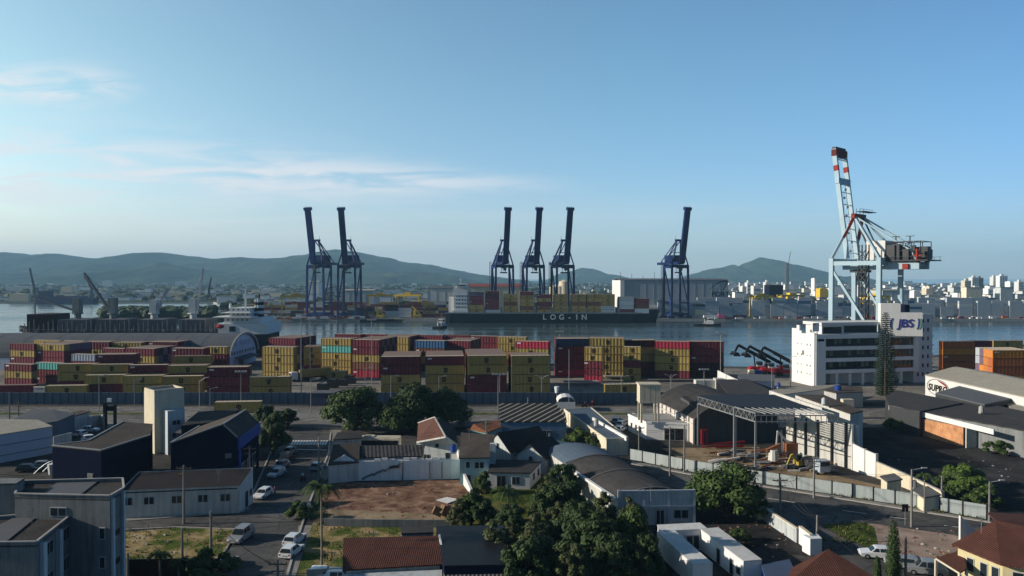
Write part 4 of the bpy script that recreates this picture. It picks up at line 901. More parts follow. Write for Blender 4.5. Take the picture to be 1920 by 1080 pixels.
# ------------------------------------------------------------------ far quay: yards, sheds, yard cranes
def fx(px, Y): return (px - 960) / F * Y
far_cols = [Mr, Br, Mr, 'dark', Gy, Yl, Rs, Mr, Nv, Wh]
rr = random.Random(5)
for row, (Y, x0, x1) in enumerate(((695, 690, 850), (710, 485, 850), (724, 475, 850), (742, 465, 860))):
    px = x0
    while px < x1:
        n = rr.choice((1, 2, 3, 3, 4, 4)) + (1 if row > 1 else 0)
        for k in range(n):
            c = rr.choice(far_cols); rest_box(fx(px, Y), Y, 0, 12.19, k * 2.6, k * 2.6 + 2.6, c, False)
        px += 12.6 * F / Y + (rr.random() < .15) * 8
for row, (Y, x0, x1) in enumerate(((678, 1310, 1960), (693, 1305, 1960), (708, 1245, 1960))):
    px = x0
    while px < x1:
        n = rr.choice((4, 5, 5, 6)) + (row > 0)
        for k in range(n): rest_box(fx(px, Y), Y, 0, 12.19, k * 2.6, k * 2.6 + 2.6, rr.choice([Gy, Gy, Gy, Gy, Gy, Wh, 'blue' if rr.random() < .3 else Gy]), False)
        px += 12.7 * F / Y + (rr.random() < .2) * 9
# the largest far stacks, each container by itself
FG = 'containers stacked on the far quay'
stack(482, 508, 566, [Mr, Gy, Mr], 'far quay stack left of the first blue crane pair', Y=700, group=FG, top=False)
stack(581, 605, 570, [Mr, Wh, Mr, Wh], 'far quay stack between the legs of the first blue crane', Y=692, group=FG, top=False)
stack(664, 690, 566, ['dark', 'dark', 'dark'], 'far quay stack under the second blue crane', Y=692, group=FG, top=False)
stack(722, 746, 562, [Gy, Gy, 'dark', 'dark'], 'far quay stack right of the first crane pair', Y=686, group=FG, top=False)
stack(747, 770, 562, [Wh, Wh, Gy, Mr], 'far quay stack with two white boxes near the yellow crane', Y=686, group=FG, top=False)
stack(793, 816, 568, [Mr, Yl, Br, Yl], 'far quay stack next to the tugboat', Y=686, group=FG, top=False)
stack(1325, 1346, 568, [Gy, Gy, Gy, Gy], 'far quay stack at the left end of the grey row', Y=668, group=FG, top=False)
stack(1305, 1322, 560, [Wh, Gy, Yl, 'dark'], 'far quay stack right of the lone blue crane', Y=690, group=FG, top=False)
GP = 'yellow yard gantry cranes on the far quay'
def rtg():
    t = thing('yard_crane', 'x', 'crane')
    for x in (-11.5, 11.5):
        for y in (-4, 4): m = MB(); m.bar((x, y, .8), (x, y * .9, 19), .8, .9); m.cyl((x, y - .4, .7), (x, y + .4, .7), .7, n=8); part(m, 'leg', 'yellow', t)
    m = MB()
    for y in (-3.6, 3.6): m.bar((-13, y, 19.6), (13, y, 19.6), .9, 1.8)
    for x in (-11.5, 11.5): m.bar((x, -4, 1.8), (x, 4, 1.8), .8, 1.1); m.bar((x, -3.6, 18.4), (x, 3.6, 18.4), .7, 1)
    part(m, 'girder', 'yellow', t)
    m = MB(); m.box(-3, 3, -3, 3, 20.5, 22.4); m.box(-4.6, -2.6, -1.4, 1.2, 16.4, 18.6)
    for x in (-2, 2): m.bar((x, 0, 20.5), (x, 0, 12), .2)
    m.box(-3, 3, -1, 1, 11.3, 12); part(m, 'trolley', 'yellow', t); return t
rt = rtg()
for i, (px, Y, yaw, lab) in enumerate(((1428, 690, 30, 'yellow yard crane over grey containers, nearest the large white warehouse'), (1483, 720, 12, 'yellow yard crane before the dark blue tower block'), (1642, 690, 20, 'yellow yard crane seen between the legs of the big pale crane'), (552, 700, 15, 'yellow yard crane left of the first blue crane pair'), (712, 735, 8, 'yellow yard crane behind containers right of the second blue crane'), (765, 735, -6, 'yellow yard crane nearest the white bridge of the black ship'))):
    o = rt if i == 0 else dup(rt); o.location = (fx(px, Y), Y, 0); o.rotation_euler = (0, 0, R(yaw)); tag(o, lab, 'crane', GP)
def reach_machine(px, Y, lab):
    m = MB(); m.box(-4, 4, -2, 2, 1.2, 3.2); m.box(-3.6, -1, -1.6, 1.6, 3.2, 7.0); m.bar((3, 0, 3), (-5, 0, 11), 1.1)
    for x in (-2.6, 2.6): m.cyl((x, -2.3, .9), (x, 2.3, .9), .9, n=10)
    single(m, 'reach_stacker', 'yellow', lab, 'vehicle', loc=(fx(px, Y), Y, 0))
reach_machine(782, 678, 'yellow reach stacker on the far quay left of the tugboat'); reach_machine(713, 672, 'yellow reach stacker on the far quay by the moored barge')
m = MB(); vs = [(-19, -4, -.5), (16, -4, -.5), (21, -1, 2.4), (-19, -4, 2.0), (21, 1, 2.4), (16, 4, -.5), (-19, 4, -.5), (-19, 4, 2)]; m.add(vs, [(0, 1, 2, 3), (1, 5, 4, 2), (5, 6, 7, 4), (6, 0, 3, 7), (3, 2, 4, 7), (0, 6, 5, 1)])
m.box(-15, 10, -3.2, 3.2, 2.0, 2.8); single(m, 'barge', 'black', 'low dark barge moored at the far quay right of the crane pair', 'barge', loc=(fx(716, 652), 652, WZ))
def shed(name, x0, x1, ytop, Y, depth, wallm, roofm, lab, base=0.0, ridge=0.0, cat='warehouse', extra=None):
    a, b = fx(x0, Y), fx(x1, Y); zt = D(960, ytop, Y).z; t = thing(name, lab, cat, ((a + b) / 2, Y + depth / 2, 0)); m = MB()
    m.box(a, b, Y, Y + depth, base, zt); n = max(2, int((b - a) / 8))
    for i in range(n + 1): x = a + (b - a) * i / n; m.box(x - .15, x + .15, Y - .15, Y, base, zt)
    wpart(m, 'wall', wallm, t); m = MB(); rz = zt + (ridge or .5)
    m.extr([(-depth / 2 - .6, zt + .02), (0, rz + .02), (depth / 2 + .6, zt + .02), (depth / 2 + .6, zt + .4), (0, rz + .5), (-depth / 2 - .6, zt + .4)], (a - .5, Y + depth / 2, 0), (b + .5, Y + depth / 2, 0)); wpart(m, 'roof', roofm, t)
    return t, a, b, zt
M['bluegrey'] = mat('blue_grey_cladding', (.34, .38, .42), .7, .06, .2)
t, a, b, zt = shed('warehouse', 1164, 1365, 525.5, 745, 60, 'bluegrey', 'greyroof', 'large blue-grey warehouse on the far bank behind the lone blue crane', ridge=1.5)
m = MB(); m.box(a - .6, a + 3.5, 744.2, 805, 0, zt); wpart(m, 'end_wall', 'white', t, 'bright white end wall')
m = MB(); m.box(a + 3.6, a + 78, 741, 744.6, 6, 9.2); wpart(m, 'loading_canopy', 'white', t)
lx = fx(1349, 745)
o = link('lettering', text_mesh('PORT', 7.2, .1, 'navy', .10), t, (lx - t.location.x + 1, -30.2, D(960, 552, 745).z)); 
m = MB(); q = [(lx - 10 + 18 * s, D(960, 543, 745).z + 8.5 * math.sin(s * 1.9)) for s in [i / 10 for i in range(11)]]
for i in range(10): m.bar((q[i][0], 744.7, q[i][1]), (q[i + 1][0], 744.7, q[i + 1][1]), .12, .4 + .9 * i / 10)
m.bar((q[10][0], 744.7, q[10][1]), (q[10][0] - 4.5, 744.7, q[10][1] - 9), .12, .8); wpart(m, 'emblem', 'navy', t)
m = MB()
for i in range(7): x = a + 4 + i * 12; m.bar((x, 775, zt + 1), (x, 775, zt + 9 - (i % 3) * 2), .4)
wpart(m, 'mast', 'steel', t)
shed('warehouse', 878, 982, 538, 790, 30, 'cream', mat('red_sheet_roof', (.20, .06, .05), .8, .1, .2), 'long far warehouse with red roof behind the deck containers', ridge=3)
shed('warehouse', 802, 850, 541, 800, 30, 'white', 'greyroof', 'white far warehouse left of the ship bridge', ridge=2)
shed('warehouse', 640, 700, 545, 830, 40, 'palegrey', 'paleroof', 'pale flat far warehouse behind the second blue crane', ridge=1)
shed('warehouse', 578, 597, 529, 1300, 30, 'white', 'paleroof', 'small bright white far building between the crane legs', ridge=2)
shed('warehouse', 1655, 1705, 545, 800, 40, 'palegrey', 'paleroof', 'long pale shed behind the big pale crane', ridge=1)
shed('tower_block', 1443, 1468, 535.5, 830, 18, 'navy', 'darkroof', 'dark blue block between two yellow yard cranes', cat='building')
t = thing('grain_silo', 'cluster of pale cylindrical silos rising behind the black ship', 'silo', (fx(1055, 760), 760, 0))
for px, r_, yt in ((1058, 5.5, 528), (1050, 4.5, 537), (1043, 4.0, 537), (1037, 4, 538)):
    m = MB(); m.cyl((fx(px, 760), 760, 0), (fx(px, 760), 760, D(960, yt, 760).z), r_, n=16); m.cyl((fx(px, 760), 760, D(960, yt, 760).z), (fx(px, 760), 760, D(960, yt, 760).z + 2), r_, .6, 16); wpart(m, 'silo_tank', 'cream', t)
m = MB(); Y = 900
for dx in (0, 3):
    for dy in (0, 3): m.bar((dx, dy, 0), (dx, dy, 56), .5)
for k in range(14): m.bar((0, 0, 4 * k), (3, 0, 4 * k + 4), .35); m.bar((3, 0, 4 * k), (0, 0, 4 * k + 4), .35); m.bar((0, 0, 4 * k), (0, 3, 4 * k + 4), .35)
m.bar((1.5, 1.5, 46), (6, 1.5, 70), .6); single(m, 'lattice_mast', 'steel', 'tall thin grey lattice mast before the pointed hill', 'mast', loc=(fx(1474, Y), Y, 0))
# things along the far quay edge
rq = random.Random(9); m = MB()
for i in range(150):
    px = rq.uniform(1335, 1960) if i < 100 else rq.uniform(490, 700); Y = rq.uniform(658, 676); x = fx(px, Y); s = rq.uniform(.5, 1.6)
    m.box(x - s * rq.uniform(1, 3), x + s * 2, Y - 1, Y + 1, 0, s * rq.uniform(.8, 1.8), rq.choice((0, 1, 2, 3, 3, 0)))
stuff(m, 'quayside_cargo', ['c_maroon', 'c_rust', 'c_white', 'c_grey'], 'low jumble of red, rusty and grey cargo along the far quay edge', 'cargo')
m = MB(); m.box(-9, 4, -1.2, 1.2, .9, 3.2, 0); m.box(4.2, 9, -1.3, 1.3, .6, 4, 1)
for x in (-7, -5, 5.5, 8): m.cyl((x, -1.3, .5), (x, 1.3, .5), .5, n=8, mi=2)
single(m, 'lorry', ['white', 'pink', 'tyre'], 'white lorry with pink cab on the far quay above the lone tugboat', 'lorry', loc=(fx(1338, 662), 662, 0))
m = MB(); m.box(-7, 7, -4, 4, 0, 3.5, 0); m.box(-5, 5, -3, 3, 3.5, 8, 1); m.box(-5.2, 5.2, -3.2, 3.2, 8, 8.4, 0)
single(m, 'gate_house', ['concrete', 'cream'], 'small cream building on the far quay beside the lone blue crane', 'building', loc=(fx(1315, 672), 672, 0))
m = MB()
for i in range(5): m.box(-6 + i * 2.6, -4.6 + i * 2.6, -3, 3, 0, 12 - (i % 2) * 4)
m.box(-7, 7, -3.4, 3.4, 0, 2); single(m, 'fuel_tower', 'cream', 'pale yellow slotted structure on the far quay above the blue and white logo wall', 'building', loc=(fx(1726, 690), 690, 0))

# ------------------------------------------------------------------ far town and left bank
tw = MB(); rt_ = random.Random(21)
def town_box(m, px, Y, w_, d, h, roof): x = fx(px, Y); m.box(x - w_ / 2, x + w_ / 2, Y, Y + d, 0, h, rt_.choice((0, 0, 1, 2))); m.box(x - w_ / 2 - .3, x + w_ / 2 + .3, Y - .3, Y + d + .3, h, h + .5, roof)
for i in range(5200):
    px = rt_.uniform(-60, 1990); Y = 900 + 3600 * rt_.random() ** 1.7
    if px < 420 and Y < 1220: continue
    if fx(px, Y) > 2300 or (px > 1560 and Y > 4000): continue
    s = 1 + Y / 3500
    town_box(tw, px, Y, rt_.uniform(7, 19) * s, rt_.uniform(7, 12), rt_.uniform(3, 7) * (1 + (px > 1350) * .7) * (1.0 if rt_.random() < .93 else 2.3), rt_.choice((3, 4, 4, 5)))
stuff(tw, 'distant_town', ['white', 'palegrey', 'cream', 'brownroof', 'greyroof', 'paleroof'], 'distant low town of pale houses spread over the plain', 'town')
M['fartree'] = leafmat('far_tree_foliage', (0.022, 0.040, 0.014))
tr = MB()
for i in range(4200):
    px = rt_.uniform(-80, 2000); Y = 860 + 3400 * rt_.random() ** 1.5
    if px < 420 and Y < 1220: continue
    if fx(px, Y) > 2250: continue
    s = rt_.uniform(2.6, 6.2) * (1 + Y / 4000); tr.blob((fx(px, Y), Y, s * .45), s * rt_.uniform(.8, 2.2), s * .8, s * rt_.uniform(.6, 1.0), 0, .28, 6, 4)
for i in range(260): px = rt_.uniform(192, 402); Y = rt_.uniform(655, 740); s = rt_.uniform(3, 5); tr.blob((fx(px, Y), Y, s * .6 + rt_.uniform(0, 4)), s * 1.3, s, s * .8, 0, .3, 7, 5)
for i in range(120): px = rt_.uniform(478, 545); Y = rt_.uniform(690, 735); tr.blob((fx(px, Y), Y, .5), 3.5, 2.5, 1.2, 0, .3, 6, 4)
stuff(tr, 'distant_trees', 'fartree', 'dark tree masses across the far plain and wooded spit', 'trees')
TG = 'pale buildings of the far town'
def block(px, ytop, wpx, Y, lab, mats=('white', 'glass'), d=14, floors=0):
    zt = D(960, ytop, Y).z; w_ = wpx * Y / F; t = thing('apartment_tower' if floors else 'far_building', lab, 'building', (fx(px, Y), Y, 0), 0, TG)
    m = MB(); m.box(-w_ / 2, w_ / 2, 0, d, 0, zt); m.box(-w_ / 5, w_ / 5, d * .3, d * .7, zt, zt + (4 if floors else .8)); part(m, 'wall', mats[0], t)
    if floors:
        pm = MB().box(0, w_ * .14, -.15, .1, 0, (zt / floors) * .45).mesh('window', mats[1])
        for k in range(floors):
            for j in range(3): link('window', pm, t, (-w_ * .36 + j * w_ * .27, 0, 2 + (zt - 3) * k / floors))
    return t
block(1829, 520, 12, 1700, 'tall white apartment tower, tallest left of the sea gap', floors=14); block(1839, 521, 10, 1720, 'dark blue-grey tower against the tall white apartment tower', ('greywall', 'glass'), floors=14)
block(1866, 519, 7, 1800, 'slim white tower left of the paired towers at right', floors=14); block(1882, 517, 15, 1750, 'broad white tower, rightmost of the tall town towers', floors=14); block(1872, 520, 5, 1790, 'grey tower squeezed between two white towers', ('greywall', 'glass'), floors=13)
block(1896, 528, 4, 1300, 'slim pale water tower left of the right edge'); block(1529, 522, 4, 1250, 'slim white chimney-like tower behind the yard cranes'); block(1815, 526, 12, 1600, 'stepped cream block left of the tallest white tower', ('cream', 'glass'), floors=7)
block(1915, 528, 10, 1500, 'white mid-rise block at the right edge', floors=6); block(1835, 540, 22, 1300, 'low white block below the tallest tower', floors=3); block(1862, 541, 18, 1250, 'low white block below the paired towers', floors=3)
block(1900, 553, 26, 1000, 'wide white hall at the right edge near grey containers', ('white', 'glass')); block(1824, 550, 14, 950, 'red-roofed white hall behind the grey containers', ('red', 'glass')); block(1743, 542, 12, 1200, 'yellow-lit church-like building right of the big pale crane', ('cream', 'glass')); block(1744, 537, 3, 1210, 'short cream tower of the church-like building', ('cream', 'glass'))
block(1405, 530, 8, 1300, 'white block left of the yard crane, upper', floors=4); block(1420, 536, 14, 1150, 'white terrace behind the nearest yard crane', floors=3); block(1440, 529, 9, 1400, 'white block above the dark blue block', floors=4); block(1396, 537, 8, 1000, 'bright white cube right of the large warehouse'); block(1545, 541, 15, 1000, 'yellow-painted low building left of the big pale crane', ('yellow', 'glass'))
block(1590, 538, 12, 1250, 'white block framed by the pale crane legs', floors=3); block(1720, 545, 12, 1100, 'pale low block just right of the pale crane'); block(1790, 535, 10, 1400, 'white low block below the sea gap', floors=3); block(1690, 539, 16, 1000, 'pale block with red sign between crane legs', ('palegrey', 'glass'))
for px, yt, wd, Y, mm, lab in ((35, 551, 36, 1180, 'cream', 'cream shed with fluted front on the far left bank'), (125, 538, 22, 1500, 'cream', 'bright cream hall on the far left bank'), (40, 537, 60, 1900, 'palegrey', 'long pale factory roofline at the far left'), (325, 548, 34, 1330, 'cream', 'cream hall behind the upright deck jib'), (200, 526, 18, 3000, 'palegrey', 'grey block under the hills at left'), (340, 528, 22, 3000, 'palegrey', 'pale low hall under the hills'), (262, 545, 44, 1800, 'white', 'long white hall in the left far town'), (500, 541, 30, 1600, 'white', 'white-roofed hall left of the first blue crane')):
    block(px, yt, wd, Y, lab, (mm, 'glass'))
m = MB(); w_ = 105 * 1140 / F; m.add([(-w_ / 2, -8, -.5), (w_ / 2, -8, -.5), (w_ / 2 + 4, -8, 9), (-w_ / 2, -8, 8), (-w_ / 2, 8, -.5), (w_ / 2, 8, -.5), (w_ / 2 + 4, 8, 9), (-w_ / 2, 8, 8)], [(0, 1, 2, 3), (1, 5, 6, 2), (5, 4, 7, 6), (4, 0, 3, 7), (3, 2, 6, 7), (0, 4, 5, 1)]); m.box(-w_ / 2 + 3, -w_ / 2 + 20, -6, 6, 8, 20); m.box(-20, 30, -6, 6, 8, 12)
single(m, 'cargo_vessel', mat('vessel_blue_hull', (.03, .045, .10), .6, .1, .2), 'dark blue vessel moored at the far left bank', 'ship', loc=(fx(128, 1140), 1135, WZ))
for px, tip, lab in ((64, (56, 503), 'faint grey dock crane at the far left before the hills'), (172, (157, 511), 'dark dock crane with raised jib on the far left bank'), (392, (396, 520), 'thin pale mast-like crane before the middle hills')):
    m = MB(); Y = 1250; e = D(*tip, Y) - V((fx(px, Y), Y, 0)); m.box(-3, 3, -3, 3, 0, 9); m.bar((0, 0, 9), (0, 0, 22), 3.0); m.bar((0, 0, 18), e, 2.2); m.bar((2, 0, 22), e, .6); m.bar((0, 0, 20), (7, 0, 20), 2.4)
    single(m, 'dock_crane', 'darkmetal', lab, 'crane', loc=(fx(px, Y), Y, 0))
M['ruinwhite'] = mat('ruined_white_plaster', (0.76, 0.76, 0.76), 0.9, 0.08, 0.6, streak=0.22)
# ------------------------------------------------------------------ helpers for the near town
def cen(pts): n = len(pts); return V((sum(p[0] for p in pts) / n, sum(p[1] for p in pts) / n, 0))
def win(t, A, B, s, z, w_, h, mats=('frame', 'glass'), name='window', out=None):
    A, B = V((A[0], A[1], 0)), V((B[0], B[1], 0)); u = (B - A).normalized(); c = A + (B - A) * s; n = V((u.y, -u.x, 0))
    if n.dot(V((0, 0, 0)) - c) < 0: n = -n
    m = MB(); m.bar(c - u * (w_ / 2) + V((0, 0, z + h / 2)), c + u * (w_ / 2) + V((0, 0, z + h / 2)), .14, h)
    f = wpart(m, name, mats[0], t)
    m = MB(); e = .08; k = 2 if w_ > 1.1 else 1
    for i in range(k):
        a = -w_ / 2 + e + i * (w_ / k); b = a + w_ / k - 2 * e + (e if k > 1 else 0) * 0
        m.bar(c + u * a + n * .05 + V((0, 0, z + h / 2)), c + u * b + n * .05 + V((0, 0, z + h / 2)), .10, h - 2 * e)
    wpart(m, 'pane', mats[1], f); return f
def grow(pts, d):
    c = cen(pts); r_ = []
    for p in pts:
        v = V((p[0] - c.x, p[1] - c.y, 0)); r_.append(V((p[0], p[1], p[2])) + v.normalized() * d)
    return r_
def bld(name, lab, cat, pts, wallm, roofm, over=.35, th=.22, parapet=0.0, z0=0.0, group=None):
    pts = [P(*p) if not isinstance(p, Vector) else p for p in pts]; pts = ccw(pts); c = cen(pts); t = thing(name, lab, cat, (c.x, c.y, z0), 0, group)
    m = MB(); m.walls(pts, z0); wpart(m, 'wall', wallm, t)
    m = MB(); rp = [p + V((0, 0, th + .01)) for p in (grow(pts, over) if over else grow(pts, -.25))]; m.slab(rp, th); wpart(m, 'roof', roofm, t)
    if parapet:
        m = MB()
        for i in range(len(pts)): a, b = pts[i] + V((0, 0, parapet / 2)), pts[(i + 1) % len(pts)] + V((0, 0, parapet / 2)); m.bar(a, b, .25, parapet)
        wpart(m, 'parapet', wallm, t)
    return t, pts
def gable(name, lab, cx, cy, yaw, L, W_, hw, hr, wallm, roofm, over=.5, wins=(), cat='house', rim=None, group=None):
    """ridge along local x; wins: (side, s, z, w, h) with side in 'f','b','l','r'"""
    t = thing(name, lab, cat, (cx, cy, 0), 0, group); c, s = math.cos(yaw), math.sin(yaw)
    T = lambda x, y, z: V((cx + x * c - y * s, cy + x * s + y * c, z)); a, b = L / 2, W_ / 2; m = MB()
    base = [T(-a, -b, 0), T(a, -b, 0), T(a, b, 0), T(-a, b, 0)]; up = [p + V((0, 0, hw)) for p in base]; rg = [T(-a, 0, hr - .1), T(a, 0, hr - .1)]
    m.add(base + up + rg, [(0, 1, 5, 4), (2, 3, 7, 6), (1, 2, 6, 9, 5), (3, 0, 4, 8, 7)]); wpart(m, 'wall', wallm, t)
    k = (hr - hw) / b; m = MB(); e = over
    for sy in (-1, 1): m.slab([T(-a - e, 0, hr + .12), T(a + e, 0, hr + .12), T(a + e, sy * (b + e), hw - k * e + .12), T(-a - e, sy * (b + e), hw - k * e + .12)][::sy], .14)
    r_ = wpart(m, 'roof', roofm, t)
    if rim:
        m = MB()
        for sx in (-1, 1):
            for sy in (-1, 1): m.bar(T(sx * (a + e + .02), 0, hr + .10), T(sx * (a + e + .02), sy * (b + e), hw - k * e + .10), .14, .28)
        wpart(m, 'barge_board', rim, t)
    E = {'f': (base[0], base[1]), 'b': (base[2], base[3]), 'r': (base[1], base[2]), 'l': (base[3], base[0])}
    for wd in wins: win(t, *E[wd[0]], *wd[1:])
    return t, T

# ------------------------------------------------------------------ white office with the lettered wall
A = P(1530, 725, 0); ph = R(12); u = V((math.cos(ph), math.sin(ph), 0)); n = V((-math.sin(ph), math.cos(ph), 0))
Q = lambda a, b, z=0: A + u * a + n * b + V((0, 0, z))
t = thing('office_building', 'white five storey waterfront office with long window bands and a lettered rooftop wall', 'building', Q(20, 7))
def obox(m, a0, a1, b0, b1, z0, z1, mi=0): pts = [Q(a0, b0), Q(a1, b0), Q(a1, b1), Q(a0, b1)]; return m.prism(ccw([(p.x, p.y) for p in pts]), z0, z1, mi)
LF = 40.0; m = MB(); obox(m, 0, LF, 1.0, 13.5, 4.2, 17.0)
for z in (4.2, 8.1, 12.0, 15.9): obox(m, 3.6, LF - .05, .2, 1.0, z, z + 1.25)
obox(m, 0, 3.6, 0, 13.4, .0, 17.35); obox(m, 24.6, 28.4, 0, 1.0, 4.2, 17.2); obox(m, LF - 2.0, LF, 0, 1, 4.2, 17.2); obox(m, 3.6, LF, .1, 1, 16.9, 17.35); obox(m, 9, 34, 5, 13, 0.02, 4.2)
for a in range(8, 37, 5): obox(m, a, a + .8, .6, 1.4, 0, 4.2)
wl = wpart(m, 'wall', 'white', t)
m = MB(); obox(m, -.5, -.02, .3, 13.2, 0, 17.35)                    # bright left end wall with its notched top
for b0, b1, z in ((.3, 2.8, 18.0), (2.8, 3.8, 18.8), (3.8, 5, 17.8), (7.6, 8.8, 18.2), (8.8, 10.4, 20.0), (10.4, 13.2, 18.8)): obox(m, -.5, -.02, b0, b1, 17.35, z)
wpart(m, 'end_wall', 'white', t)
m = MB()
for k, z in enumerate((3.4, 6.2, 9.6, 13.2)):
    for b in (2.2, 4.0, 7.2, 9.4): m.bar(Q(-.53, b, z + .5), Q(-.53, b + .5, z + .5), .06, .35 + .3 * ((k + int(b)) % 2))
m.bar(Q(-.54, 6, 10.8), Q(-.54, 7.1, 10.8), .06, 1.5); wpart(m, 'vent_opening', 'greywall', wl)
for z in (5.45, 9.35, 13.25):
    for a0, a1 in ((3.7, 24.5), (28.5, LF - 2.1)):
        m = MB(); obox(m, a0, a1, .75, .98, z, z + 2.62); f = wpart(m, 'window_band', 'glass', wl)
        m = MB(); kk = max(2, int((a1 - a0) / 1.7))
        for i in range(kk + 1): q = a0 + (a1 - a0 - .08) * i / kk; obox(m, q, q + .08, .68, .74, z + .02, z + 2.6)
        obox(m, a0, a1, .66, .73, z + 1.9, z + 1.98); wpart(m, 'mullion', 'darkmetal', f)
        rq2 = random.Random(int(z * 10 + a0))
        for i in range(kk):
            if rq2.random() < .45: q = a0 + (a1 - a0) * i / kk; m = MB(); obox(m, q + .12, q + 1.3, .70, .742, z + 1.1 - rq2.random() * .4, z + 2.55); wpart(m, 'blind', mat('green_grey_blind', (.10, .13, .10), .7, .2, .5), f)
m = MB(); obox(m, 4.5, 26, 3.5, 12.5, 17.0, 20.2); obox(m, 3.8, 40, 2.6, 13.2, 20.2, 21.2); wpart(m, 'roof_storey', 'white', t)
m = MB(); obox(m, 5, 12, 3.3, 3.48, 17.4, 19.6); obox(m, 13, 25.5, 3.3, 3.48, 17.6, 19.9); wpart(m, 'window_band', 'glass', t)
m = MB(); m.prism(ccw([(p.x, p.y) for p in (Q(-.3, 1.6), Q(2.6, 2.2), Q(2.6, 2.6), Q(-.3, 2.0))]), 18.3, 21.2); obox(m, .5, .8, 2.2, 2.5, 17.35, 18.4); obox(m, 1.8, 2.1, 2.3, 2.6, 17.35, 18.4); sg = wpart(m, 'roof_sign', 'white', t)
m = MB(); m.bar(Q(.2, 1.62, 20.6), Q(1.0, 1.78, 20.6), .1, .25); wpart(m, 'emblem', 'navy', sg)
m = MB(); obox(m, .6, 3.0, -.08, -.02, 15.1, 15.9); wpart(m, 'name_sign', 'navy', t)
# sunlit lettered wall: turned towards the light
S0, S1 = D(1651, 640, 251), D(1722, 640, 246.5); S0.z = S1.z = 0; us = (S1 - S0).normalized(); ns = V((-us.y, us.x, 0))
us2 = V((math.cos(R(-15)), math.sin(R(-15)), 0)); S1 = S0 + us2 * ((722 - 1651) and 13.0); ns = V((-us2.y, us2.x, 0))
W = lambda a, b, z=0: S0 + us2 * a + ns * b + V((0, 0, z))
def sbox(m, a0, a1, b0, b1, z0, z1, mi=0): pts = [W(a0, b0), W(a1, b0), W(a1, b1), W(a0, b1)]; return m.prism(ccw([(p.x, p.y) for p in pts]), z0, z1, mi)
zt1, zt0, zb = D(1700, 586, 249).z, D(1670, 569, 250).z, D(1700, 629, 249).z
m = MB(); sbox(m, 0, 6.2, 0, 4, 17.0, zt0); sbox(m, 6.2, 13.0, 0, 4, zb - .2, zt1); sbox(m, 4.6, 6.2, -.01, 3.9, zb - .2, 17.0)
sw = wpart(m, 'lettered_wall', 'white', t, 'sunlit white wall with blue letters')
M['letterblue'] = mat('letter_indigo', (.035, .035, .20), .6, .05); M['lettergreen'] = mat('emblem_green', (.12, .34, .20), .6, .05)
zc = D(1693, 607, 249).z
o = link('lettering', text_mesh('JBS', 3.9, .12, 'letterblue', .07, .12, .95), sw); o.location = W(7.7, -.12, zc) - t.location; o.rotation_euler = (0, 0, R(-15))
for a0, sg_, cc, wd in ((3.9, -1, 'letterblue', .6), (11.1, 1, 'letterblue', .55), (11.75, 1, 'lettergreen', .35)):
    m = MB(); pt = [W(a0 + sg_ * .75 * math.cos(-1.15 + 2.3 * i / 8) + .12 * (i - 4) * .4, -.1, zc + 2.0 * math.sin(-1.15 + 2.3 * i / 8)) for i in range(9)]
    for i in range(8): q = 1 - abs(i - 3.5) / 4.6; m.bar(pt[i], pt[i + 1], .1, wd * (.45 + .6 * q), up=us2)
    wpart(m, 'emblem_arc', cc, sw)
m = MB(); obox(m, LF - 1.0, LF + 6.5, 1.5, 12, 0, 23.8); wpart(m, 'stair_tower', 'white', t, 'shaded stair tower with small windows')
for k in range(7):
    for j in range(3):
        m = MB(); obox(m, LF + .4 + j * 2.0, LF + 1.0 + j * 2.0, 1.42, 1.5, 2.2 + k * 3.1, 3.5 + k * 3.1); wpart(m, 'window', 'glass', t)
m = MB(); obox(m, LF + 6.52, LF + 10.5, 6, 14, 0, 16.5); wpart(m, 'glass_wing', 'glass', t)
m = MB()
for k in range(5): obox(m, LF + 6.5, LF + 10.8, 5.7, 14.3, 3.2 * k + 2.6, 3.2 * k + 3.1)
obox(m, LF + 6.5, LF + 11.4, 5.4, 14.6, 19.4, 20); wpart(m, 'floor_slab', 'white', t)
m = MB(); obox(m, LF - 2.6, LF - .6, 4, 9, zt1 - 1, zt1 + 2.4); wpart(m, 'water_tank', 'navy', t)

# ------------------------------------------------------------------ perimeter fence of the port
t = thing('port_fence', 'long blue-grey panel fence between avenue and container yard', 'fence', (-40, 209.5, 0))
m = MB(); m.box(-330, 78, 209.4, 209.55, 0, 3.3); m.box(-330, 78, 209.36, 209.6, 3.3, 3.42); wpart(m, 'panel', mat('blue_grey_fence', (.105, .14, .185), .85, .1, .3, streak=.2), t)
m = MB()
for i in range(176): x = -330 + i * 2.33; m.box(x - .09, x + .09, 209.25, 209.39, 0, 3.45)
o = wpart(m, 'post', 'darkmetal', t); o['kind'] = 'stuff'
m = MB(); m.box(-1, 3, 209.0, 209.35, .05, .15); 
t, pts = bld('gate_building', 'low dark blue guard building in the fence beside the first big tree', 'building', [(577, 738, 3.4), (622, 738, 3.4), (640, 733, 3.4), (596, 733, 3.4)], mat('dark_blue_wall', (.05, .065, .10), .85, .1), 'greyroof')
t, pts = bld('site_cabin', 'small white cabin behind the fence between maroon and yellow containers', 'cabin', [(63, 728, 2.3), (84, 728, 2.3), (84, 725.5, 2.3), (64, 725.5, 2.3)], 'oldwhite', 'paleroof', .1)
